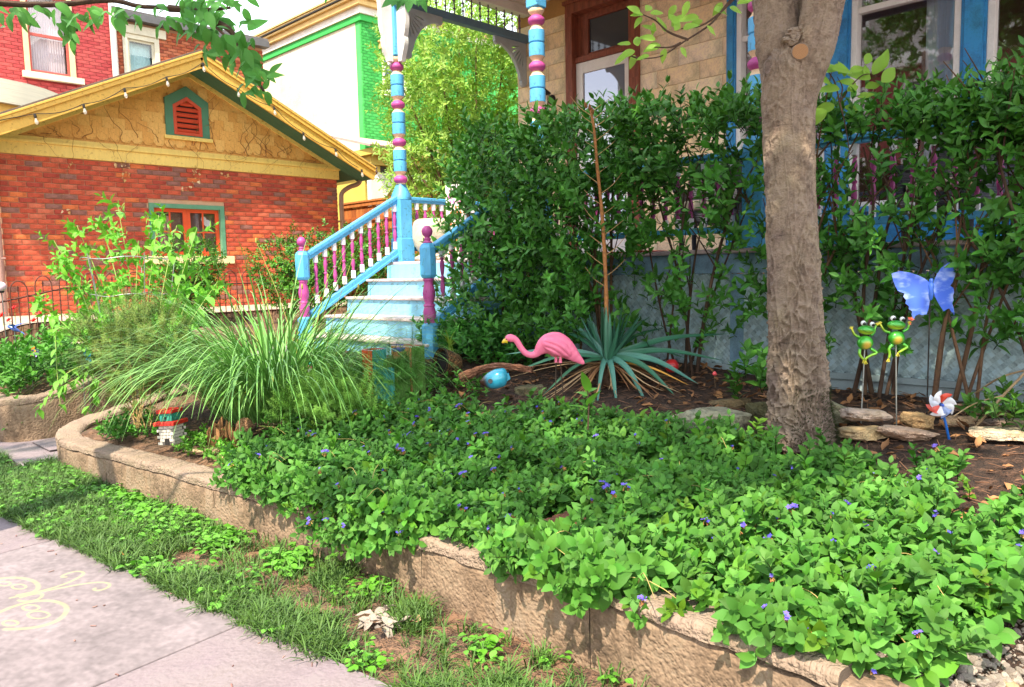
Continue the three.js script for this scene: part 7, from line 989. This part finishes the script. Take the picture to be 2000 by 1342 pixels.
{ // paper pinwheel
  const D = 4.45, c = at(1838, 790, D), w = thing('pinwheel', 'small red white and blue pinwheel on a tilted blue stick', 'pinwheel', c, YAW - 0.2), e = onY(1856, 880, 0.46);
  const pet = (() => { const P = [], I = [], n = 8; for (let i = 0; i <= n; i++) { const t = i / n, a = t * 1.1; for (const [r, z] of [[0.012, 0.004], [0.05, 0.006 + 0.022 * Math.sin(t * PI * 0.9)], [0.083 - 0.028 * t, 0.004 + 0.03 * t * t]]) P.push(Math.cos(a) * r, Math.sin(a) * r, z); } for (let i = 0; i < n; i++) for (const k of [0, 1]) { const a = i * 3 + k; I.push(a, a + 3, a + 1, a + 1, a + 3, a + 4); } const g = new THREE.BufferGeometry(); g.setAttribute('position', new THREE.Float32BufferAttribute(P, 3)); g.setIndex(I); g.computeVertexNormals(); return fix(g); })();
  const cm = ['#e9e6ea', '#d8452c', '#e9e6ea', '#c9ccd8', '#e0584a', '#e9e6ea', '#8fa0d0', '#e9e6ea'].map((x) => new THREE.MeshPhysicalMaterial({ color: C(x), roughness: 0.5, side: THREE.DoubleSide, transmission: 0.15, thickness: 0 }));
  for (let i = 0; i < 8; i++) { const m = part('sail', pet, cm[i], w); m.rotation.z = i * PI / 4; } part('hub', xf(new THREE.SphereGeometry(0.009, 12, 8), V(0, 0, 0.028)), gloss('#2a5ad0'), w);
  const l = e.clone().sub(c).applyAxisAngle(V(0, 1, 0), -(YAW - 0.2)); l.y = H(e.x, e.z) - 0.04 - c.y; part('stick', tube([V(0, 0.005, -0.012), V(l.x * 0.55, l.y * 0.5, l.z * 0.5 - 0.006), l], 0.0075, 8), gloss('#1f63b8'), w);
}
{ // wooden toy castle with two open towers
  const d1 = at(726.5, 685.7, 5.9), d2 = at(803, 679, 6.0), cs = thing('toy_castle', 'painted wooden toy castle with two open towers among the ferns', 'toy castle', [d1.x, H(d1.x, d1.z), d1.z]), P = cs.position;
  const wal = (x0, z0, x1, z1, y0, y1, m, wins = []) => { const L = Math.hypot(x1 - x0, z1 - z0), s = new THREE.Shape(); s.moveTo(0, y0); s.lineTo(L, y0); s.lineTo(L, y1); const n = Math.max(4, Math.round(L / 0.016)); for (let i = 0; i < n; i++) { const a = L - L * i / n, b = L - L * (i + 0.5) / n, c = L - L * (i + 1) / n; s.lineTo(a, y1 + 0.008); s.lineTo(b, y1 + 0.008); s.lineTo(b, y1); s.lineTo(c, y1); } s.lineTo(0, y0); for (const [wx, wy, ww, wh] of wins) { const h = new THREE.Path(); h.moveTo(wx - ww / 2, wy); h.lineTo(wx - ww / 2, wy + wh); h.absarc(wx, wy + wh, ww / 2, PI, 0, true); h.lineTo(wx + ww / 2, wy); h.closePath(); s.holes.push(h); } return part('castle_wall', xf(prism(s, 0.008), V(x0 - P.x, -P.y, z0 - P.z), EU(0, -Math.atan2(z1 - z0, x1 - x0), 0)), m, cs); };
  const W_ = (c) => M(c, { map: T_wood, s: 6, rough: 0.6 }), org = W_('#dd5a2c'), tl = W_('#3f9f98'), rd = W_('#d8415a'), bk = W_('#cf9c62'), gn = W_('#5f8f3a'), pp = W_('#6a5ac8'), wh = M('#e6e4ec', { rough: 0.5 });
  const yb = P.y - 0.02, s1 = 0.126; let y1 = d1.y; wal(d1.x - s1, d1.z, d1.x, d1.z, yb, y1, org, [[0.08, yb + 0.13, 0.024, 0.03]]); wal(d1.x, d1.z, d1.x, d1.z - s1, yb, y1, tl, [[0.06, yb + 0.1, 0.02, 0.03]]); wal(d1.x - s1, d1.z - s1, d1.x - s1, d1.z, yb, y1, org); wal(d1.x - s1, d1.z - s1, d1.x, d1.z - s1, yb, y1, rd);
  y1 = d2.y; const a = 0.25, b = 0.125; wal(d2.x - a, d2.z, d2.x, d2.z, yb, y1, bk, [[0.05, yb + 0.14, 0.02, 0.03]]); wal(d2.x, d2.z, d2.x, d2.z - b, yb, y1, gn, [[0.07, yb + 0.2, 0.022, 0.04]]); wal(d2.x - a, d2.z - b, d2.x - a, d2.z, yb, y1, pp); wal(d2.x - a, d2.z - b, d2.x, d2.z - b, yb, y1, W_('#c05a48'));
  const e0 = at(751, 702, 5.9), e1 = at(800, 718, 5.86); wal(e0.x, e0.z, e1.x, e1.z, yb, e0.y, gn, [[0.05, yb + 0.06, 0.028, 0.04]]); const e2 = at(690 + 40, 715, 5.8), e3 = at(770, 722, 5.8); wal(e2.x, e2.z, e3.x, e3.z, yb, e2.y - 0.02, tl, [[0.1, yb + 0.04, 0.022, 0.03]]);
  part('tower_floor', merge([box(s1 - 0.01, 0.006, s1 - 0.01, d1.x - s1 / 2 - P.x, d1.y - 0.07 - P.y, d1.z - s1 / 2 - P.z), box(a - 0.01, 0.006, b - 0.01, d2.x - a / 2 - P.x, d2.y - 0.035 - P.y, d2.z - b / 2 - P.z)]), W_('#3f7ad8'), cs);
  const rim = (x0, z0, x1, z1, y) => { const g = [], L = Math.hypot(x1 - x0, z1 - z0), n = Math.round(L / 0.018); for (let i = 0; i <= n; i++) g.push(rbox(0.008, 0.008, 0.008, 0.002, lerp(x0, x1, i / n) - P.x, y + 0.004 - P.y, lerp(z0, z1, i / n) - P.z)); return g; };
  part('rim_studs', merge([...rim(d1.x - s1, d1.z + 0.006, d1.x, d1.z + 0.006, d1.y), ...rim(d1.x, d1.z, d1.x, d1.z - s1, d1.y), ...rim(d2.x - a, d2.z + 0.006, d2.x, d2.z + 0.006, d2.y), ...rim(d2.x, d2.z, d2.x, d2.z - b, d2.y), ...rim(d1.x - s1, d1.z - s1, d1.x, d1.z - s1, d1.y), ...rim(d2.x - a, d2.z - b, d2.x, d2.z - b, d2.y)]), wh, cs);
  const bp = at(778, 684, 5.9).sub(P); part('balcony', merge([xf(new THREE.CylinderGeometry(0.05, 0.042, 0.014, 20), bp), xf(new THREE.TorusGeometry(0.05, 0.004, 6, 20), bp.clone().add(V(0, 0.012, 0)), EU(PI / 2, 0, 0))]), W_('#4a6ad0'), cs);
}
{ // coir basket on its side, log, turquoise ornament
  const b = thing('fallen_basket', 'hanging basket with coir liner lying on its side, dark mouth to the left', 'hanging basket', at(866, 708, 6.45)), T_coir = dtex(256, 256, (u, v) => { const m = 0.6 + nS(u * 2, v * 0.6) * 0.9 + nS(v * 2 + 0.3, u * 0.7) * 0.7 + nD(u, v) * 0.4; return [m, m * 0.95, m * 0.9]; }), mc = M('#a3774a', { map: T_coir, s: 4, bump: T_coir, bs: 0.02, rough: 1 });
  const ax = V(-0.2, 0.24, 1.2).normalize(), q = new THREE.Quaternion().setFromUnitVectors(V(0, 1, 0), ax);
  part('coir_liner', xf(lathe([[0, -0.17], [0.05, -0.165], [0.085, -0.13], [0.105, -0.07], [0.115, 0.0], [0.12, 0.03], [0.105, 0.03], [0.1, -0.02], [0.085, -0.08], [0, -0.11]], 30), V(0, 0, 0), q), mc, b);
  part('soil_plug', xf(lathe([[0, 0.012], [0.06, 0.016], [0.1, 0.008], [0.1, -0.05], [0, -0.05]], 24), V(0, 0, 0), q), M('#2a2220', { map: T_soil, s: 5, bump: T_soil, bs: 0.02, rough: 1 }), b); part('rim_wire', xf(new THREE.TorusGeometry(0.12, 0.004, 6, 32), ax.clone().multiplyScalar(0.03), q.clone().multiply(EU(PI / 2, 0, 0))), mDark, b);
  const lg = thing('driftwood_log', 'shredded reddish driftwood log lying behind the turquoise ornament', 'log', at(950, 722, 6.0)), P = curve([at(900, 738, 6.2), at(940, 722, 6.1), at(985, 716, 5.9), at(1040, 722, 5.7)].map((p) => p.sub(lg.position)), 30); const g = tube(P, P.map((_, i) => 0.036 + 0.006 * N3(i * 0.35, 2) - 0.02 * (i / 30)), 40, 0.85); { const p = g.attributes.position, n = g.attributes.normal; for (let i = 0; i < p.count; i++) { const k = i % 41, e = 0.014 * Math.abs(N3(Math.cos(k / 40 * 6.283) * 5, Math.sin(k / 40 * 6.283) * 5, Math.floor(i / 41) * 0.09)) * 2.4 - 0.008; p.setXYZ(i, p.getX(i) + n.getX(i) * e, p.getY(i) + n.getY(i) * e, p.getZ(i) + n.getZ(i) * e); } g.computeVertexNormals(); } part('log_body', g, M('#a8745a', { map: T_wood, s: 8, bump: T_wood, bs: 0.015, rough: 0.95 }), lg);
  const bl = thing('turquoise_ornament', 'turquoise glazed fish shaped ornament with a small dark hole beside the log', 'ornament', at(964, 740, 5.75), YAW), k = 5.75 / F; let bo = new THREE.SphereGeometry(1, 40, 30), p = bo.attributes.position; for (let i = 0; i < p.count; i++) { const x = p.getX(i), y = p.getY(i), z = p.getZ(i), t = (x + 1) / 2; const r = 0.35 + 0.75 * Math.pow(t, 0.6); p.setXYZ(i, x * 28 * k, (y * r * 22 + 10 * t - 6 + 6 * sstep(0.7, 1, t) * y) * k, z * r * 20 * k); } bo.computeVertexNormals(); paintBy(bo, (x, y) => C('#3aa7c4').lerp(C('#4a3028'), sstep(-8 * k, -20 * k, x + 0.3 * y))); part('ornament_body', bo, glossV({ rough: 0.25 }), bl); part('hole', xf(new THREE.CylinderGeometry(4.5 * k, 4.5 * k, 3 * k, 16), V(-6 * k, -2 * k, 17 * k), EU(PI / 2 - 0.1, 0, 0)), gloss('#15110f'), bl); part('fin', xf(prism(poly([[0, 0], [9 * k, 6 * k], [12 * k, -4 * k], [5 * k, -9 * k]]), 5 * k, 1 * k), V(20 * k, 4 * k, -3 * k)), gloss('#49b4cf'), bl);
}
{ // small painted tower by the wall
  const p = onY(338, 866, 0.31), t = thing('toy_tower', 'small painted toy tower with white bricks, red ledges and green upper storey', 'toy tower', p, 0.55); t.rotation.z = 0.06; const w = 0.128, wm = M('#d3cdc2', { map: T_conc, s: 4, rough: 0.7 }), jm = M('#5a5450', { rough: 0.9 }), rm = M('#d8352a', { map: T_mottle, s: 5, rough: 0.5 }), gm = M('#2f9a84', { map: T_mottle, s: 5, rough: 0.5 });
  part('tower_core', rbox(w - 0.006, 0.15, w - 0.006, 0.002, 0, 0.073, 0), jm, t); const bg = rbox(0.038, 0.021, 0.004, 0.001), r = RNG(3);
  for (let f = 0; f < 4; f++) for (let row = 0; row < 6; row++) for (let c = 0; c < 4; c++) { const x = -0.0615 + c * 0.041 + (row % 2) * 0.0; const off = (row % 2 ? 0.02 : 0) + x; if (off > 0.055 || off < -0.065) continue; if (f === 0 && row < 2 && Math.abs(off) < 0.024) continue; const m = part('brick', bg, wm, t), a = f * PI / 2; m.position.set(Math.cos(a) * off + Math.sin(a) * (w / 2 - 0.003), 0.012 + row * 0.0245, -Math.sin(a) * off + Math.cos(a) * (w / 2 - 0.003)); m.rotation.y = a; }
  part('doorway', xf(prism((() => { const s = new THREE.Shape(); s.moveTo(-0.019, 0); s.lineTo(-0.019, 0.026); s.absarc(0, 0.026, 0.019, PI, 0, true); s.lineTo(0.019, 0); s.closePath(); return s; })(), 0.003), V(0, 0.003, w / 2 - 0.003)), mDark, t);
  part('ledge', rbox(0.178, 0.03, 0.178, 0.005, 0, 0.163, 0), rm, t); const up = part('upper_storey', rbox(0.105, 0.06, 0.105, 0.004, 0, 0.208, 0), gm, t); part('window', xf(prism((() => { const s = new THREE.Shape(); s.moveTo(-0.008, 0); s.lineTo(-0.008, 0.014); s.absarc(0, 0.014, 0.008, PI, 0, true); s.lineTo(0.008, 0); s.closePath(); return s; })(), 0.002), V(0, 0.192, 0.0525)), mDark, up); part('roof_slab', rbox(0.135, 0.028, 0.135, 0.005, 0, 0.252, 0), rm, t); part('finial', xf(new THREE.SphereGeometry(0.012, 10, 8), V(-0.02, 0.272, 0)), M('#d8a08a', { rough: 0.6 }), t);
}
{ // stones
  const mk = (name, label, cat, x, y, h, sx, sy, sz, c, seed, o = {}) => { const g = onY(x, y, h), t = thing(name, label, cat, [g.x, Math.max(H(g.x, g.z), h - 0.05) + (o.up ?? 0), g.z], o.turn ?? YAW); const m = part('rock_body', rockGeo(seed, sx, sy, sz, o.rough ?? 0.3, o.detail ?? 16), M(c, { map: T_stone, s: 2.2, bump: T_concBump, bs: 0.008, rough: 0.9 }), t); m.rotation.set(o.rx ?? 0, 0, o.rz ?? 0); return t; };
  var T_stone = dtex(512, 512, (u, v) => { const a = nA(u, v), b = nB(v, u), c = nC(u, v), d = nD(u, v), f = nS(u * 0.5, v * 2); const m = 0.86 + a * 0.45 + b * 0.3 + d * 0.25 + f * 0.2; return [m * (1 + c * 0.18), m * (0.98 + c * 0.04), m * (0.94 - c * 0.16)]; });
  const st = 'stone';
  mk('boulder', 'large mossy grey boulder between the yucca and the tree trunk', 'boulder', 1392, 828, 0.58, 0.26, 0.15, 0.17, '#a39c80', 1, { rz: -0.1, up: 0.05 }); mk('rock', 'dark mossy rock against the left side of the tree trunk', 'rock', 1484, 790, 0.62, 0.1, 0.12, 0.1, '#5e5a38', 2); mk('rock', 'low flat rock behind the large grey boulder', 'rock', 1430, 775, 0.62, 0.16, 0.06, 0.1, '#8a7350', 3); mk('rock', 'sloping grey rock just right of the tree trunk base', 'rock', 1635, 790, 0.66, 0.13, 0.09, 0.1, '#8f8768', 4, { rz: -0.5 });
  mk('flat_stone', 'pale grey slab lying on top of a yellowish slab beside the frog stakes', st, 1693, 812, 0.62, 0.16, 0.055, 0.11, '#ccb09c', 5, { up: 0.06, rz: -0.05 }); mk('flat_stone', 'yellowish slab under the pale grey slab right of the tree', st, 1685, 828, 0.6, 0.15, 0.05, 0.12, '#c4a478', 6); mk('flat_stone', 'pinkish flat stone with pointed edge between the two frog stakes', st, 1768, 838, 0.58, 0.18, 0.045, 0.11, '#dcb496', 7, { rz: -0.1, up: 0.03 }); mk('flat_stone', 'tan rounded stone behind the butterfly stake', st, 1796, 806, 0.63, 0.12, 0.075, 0.1, '#c49a6a', 8);
  mk('flat_stone', 'light orange stone just right of the pinwheel', st, 1880, 812, 0.6, 0.12, 0.07, 0.09, '#d4ac86', 9); mk('flat_stone', 'long orange slab in the row of stones near the right edge', st, 1918, 788, 0.65, 0.19, 0.05, 0.09, '#c79a78', 10, { rz: -0.2 }); mk('flat_stone', 'grey slab stacked behind at the right edge of the picture', st, 1978, 812, 0.62, 0.2, 0.05, 0.1, '#9c8272', 11); mk('flat_stone', 'thin buff slab at the right edge above the big pale stone', st, 1990, 840, 0.57, 0.14, 0.035, 0.08, '#b89a7c', 12);
  mk('flat_stone', 'big pale flat stone lying at the right edge of the bed', st, 1965, 880, 0.47, 0.24, 0.045, 0.15, '#d3bb9c', 13, { up: 0.02 }); mk('rock', 'small brown rock behind the big pale flat stone', 'rock', 1925, 856, 0.53, 0.07, 0.04, 0.05, '#9a7050', 14);
  mk('flat_stone', 'flat buff stone lying on the wall top right of the toy tower', st, 405, 868, 0.34, 0.17, 0.025, 0.08, '#cfae8a', 15); mk('flat_stone', 'pale wedge stone beside the ground cover near the toy tower', st, 447, 882, 0.33, 0.1, 0.04, 0.08, '#d6b78e', 16); mk('flat_stone', 'long pale edging stone half hidden below the feathery fern', st, 570, 806, 0.44, 0.26, 0.06, 0.1, '#cdb98e', 17); mk('rock', 'half buried rock under the yucca leaves beside the flamingo', 'rock', 1035, 765, 0.6, 0.14, 0.08, 0.1, '#75694c', 18); mk('rock', 'small dark rock at the foot of the toy castle', 'rock', 830, 752, 0.6, 0.05, 0.04, 0.04, '#4a4038', 19);
  mk('soil_clod', 'lump of bare red brown soil showing through the ground cover', 'soil', 1110, 1010, 0.4, 0.13, 0.09, 0.12, '#7a4a34', 20, { rough: 0.6 });
  const sp = onY(438, 838, 0.42), stp = thing('rotten_stump', 'splintered rotten stump at the foot of the strap grass', 'stump', [sp.x, H(sp.x, sp.z), sp.z]), r = RNG(8), mw = M('#9a6f48', { map: T_wood, s: 6, bump: T_wood, bs: 0.01, rough: 0.95 }); for (let i = 0; i < 16; i++) { const a = r() * 6.28, d = r() * 0.1, h = 0.07 + r() * 0.11; part('splinter', xf(rockGeo(200 + i, 0.022 + r() * 0.016, h, 0.02, 0.3, 4), V(Math.cos(a) * d * 1.5, h * 0.6, Math.sin(a) * d), EU(r() * 0.3, r() * 6, r() * 0.3)), mw, stp); }
  const tb = thing('twine_ball', 'round ball of woven twigs beside the rotten stump', 'twig ball', onY(478, 842, 0.42)); tb.position.y += 0.02; const tg = []; for (let i = 0; i < 46; i++) tg.push(xf(new THREE.TorusGeometry(0.05 + r() * 0.008, 0.0035, 5, 24), V(0, 0.02, 0), EU(r() * 6, r() * 6, r() * 6))); part('twigs', tg, M('#b58a68', { map: T_wood, s: 5, rough: 0.9 }), tb, null, 'stuff'); part('core', xf(new THREE.SphereGeometry(0.045, 12, 10), V(0, 0.02, 0)), M('#6b4a38', { rough: 1 }), tb);
  const fb = thing('red_ball', 'red ball half hidden behind the yucca at the hedge foot', 'ball', onY(1312, 716, 0.775)); part('ball_body', (() => { const g = new THREE.SphereGeometry(0.055, 24, 16); return xf(g, V(0, 0.005, 0)); })(), gloss('#d22c2e'), fb); part('seam', xf(new THREE.TorusGeometry(0.0552, 0.0016, 6, 30), V(0, 0.005, 0), EU(1.2, 0.3, 0)), M('#8e1c20', { rough: 0.6 }), fb);
  const gl = thing('green_glass_bottle', 'bright green bottle lying on the soil left of the tree trunk', 'bottle', at(1468, 723, 5.6), YAW + 0.2); part('bottle_body', xf(lathe([[0, -0.05], [0.026, -0.048], [0.028, -0.03], [0.028, 0.02], [0.02, 0.04], [0.011, 0.052], [0.011, 0.07], [0.013, 0.072], [0.0, 0.074]], 18), V(0, 0, 0), EU(0, 0, PI / 2 - 0.35)), gloss('#3fae34'), gl); part('neck_ring', xf(new THREE.TorusGeometry(0.013, 0.003, 6, 14), V(-0.058, 0.021, 0), EU(0, PI / 2, 0)), gloss('#2f8a28'), gl);
  const rf = thing('red_flower_ornament', 'small red bud on a thin stem beside the boulder', 'flower', at(1396, 730, 5.5)); part('bud', lathe([[0, -0.016], [0.014, -0.01], [0.017, 0], [0.01, 0.012], [0, 0.02]], 10), gloss('#d8444a'), rf); part('stem', tube([V(0, -0.012, 0), V(0.004, -0.1, 0)], 0.002, 4), M('#8a6a4a', { rough: 0.9 }), rf);
}
{ // small stakes in the left bed
  const stake = (name, label, x, y, d, base) => { const p = at(x, y, d), t = thing(name, label, 'garden stake', p, YAW), h = p.y - H(p.x, p.z); part('stake', tube([V(0, 0, -0.006), V(0.004, -Math.max(0.15, h) - 0.03, -0.006)], 0.004, 6), M('#8a918e', { rough: 0.4, metalness: 0.6 }), t); return t; };
  const g = stake('glass_disc_stake', 'stake hung with turquoise and blue glass discs in the left bed', 167, 680, 7.6), disc = (r) => new THREE.CylinderGeometry(r, r, 0.006, 20).rotateX(PI / 2); for (const [dy, r, c] of [[0, 0.035, '#1f5fd8'], [-0.055, 0.038, '#35b4e6'], [-0.135, 0.04, '#3ac0ee']]) { const m = part('glass_disc', disc(r), new THREE.MeshPhysicalMaterial({ color: C(c), roughness: 0.1, transmission: 0.5, thickness: 0 }), g); m.position.set(0.004 * r * 100, dy, 0.008); m.rotation.z = 0.2; } part('orange_bead', merge([0, 1, 2, 3].map((i) => xf(disc(0.026), V(0.09 + (i % 2) * 0.04, 0.03 - (i >> 1) * 0.045, 0)))), gloss('#e0603a'), g); part('green_bead', merge([0, 1].map((i) => xf(new THREE.SphereGeometry(0.02, 10, 8), V(0.05, 0.1 - i * 0.05, 0)))), gloss('#2fa06a'), g);
  const b = stake('bluebird_stake', 'blue metal bird with open wings on a stake by the fence', 27, 642, 8.2), bm = gloss('#3d62b8', { side: THREE.DoubleSide }); part('bird_body', xf(lathe([[0, -0.07], [0.016, -0.05], [0.024, 0], [0.016, 0.04], [0.018, 0.06], [0, 0.08]], 12), V(0, 0, 0), EU(0, 0, 1.1)), bm, b); for (const s of [-1, 1]) part('bird_wing', xf(leaf(0.13, 0.06, { n: 5, fold: 0.2, curl: 0.2 }), V(0, 0.015, s * 0.01), EU(-0.5, s > 0 ? 0.4 : PI - 0.4, 0)), bm, b); part('bird_tail', xf(leaf(0.07, 0.03, { n: 3 }), V(0.05, -0.03, 0), EU(0.3, PI / 2, 0)), bm, b);
  const pw = stake('foil_pinwheel_stake', 'red orange and purple foil pinwheels on a stake in the left bed', 58, 690, 8.0); for (const [dx, dy, c] of [[0, 0, '#e0502c'], [0.07, 0.01, '#5a3a9c'], [0.03, 0.04, '#e8a43a']]) for (let i = 0; i < 6; i++) { const m = part('sail', leaf(0.05, 0.035, { n: 3, fold: 0.5, curl: 0.4 }), gloss(c, { side: THREE.DoubleSide, metalness: 0.3 }), pw); m.position.set(dx, dy, 0); m.rotation.set(-PI / 2, 0, i * PI / 3, 'ZXY'); }
  const gz = stake('gazing_globe_stake', 'pinkish white glass globe on a stake at the left edge', 2, 560, 8.6); part('globe', new THREE.SphereGeometry(0.055, 24, 16), gloss('#e6c3d2', { rough: 0.15 }), gz); part('collar', lathe([[0.02, -0.07], [0.03, -0.05], [0.02, -0.045]], 12), mDark, gz);
  const fl = stake('pale_daisy', 'large pale pink and white daisy in the left bed', 156, 668, 7.7); for (let i = 0; i < 16; i++) { const m = part('petal', leaf(0.085, 0.028, { n: 4, fold: 0.2, curl: 0.3, blunt: 1.2 }), M(i % 3 ? '#e2c9c0' : '#d9a0ac', { bump: null, side: THREE.DoubleSide }), fl); m.rotation.set(-0.2, i * PI / 8, 0, 'YXZ'); } part('flower_centre', xf(new THREE.SphereGeometry(0.028, 12, 8), V(0, 0.006, 0), null, V(1, 0.6, 1)), M('#9a8a50', { rough: 0.9 }), fl);
  const gn = stake('painted_bird_stake', 'tiny painted bird figure perched in the strap grass', 604, 720, 5.9); part('bird_body', xf(lathe([[0, -0.03], [0.016, -0.02], [0.022, 0], [0.016, 0.02], [0, 0.032]], 14), V(0, 0, 0), EU(0, 0, -0.5)), gloss('#d86a80'), gn); part('bird_head', xf(new THREE.SphereGeometry(0.015, 14, 10), V(0.012, 0.034, 0)), gloss('#2f9a8a'), gn); part('bird_wing', xf(new THREE.SphereGeometry(0.016, 12, 8), V(0.004, -0.008, 0.014), null, V(1, 1.4, 0.4)), gloss('#e8e4dc'), gn);
}
scene.traverse((o) => { if (o.isMesh) { o.castShadow = o.receiveShadow = true; } });
renderer.render(scene, camera);
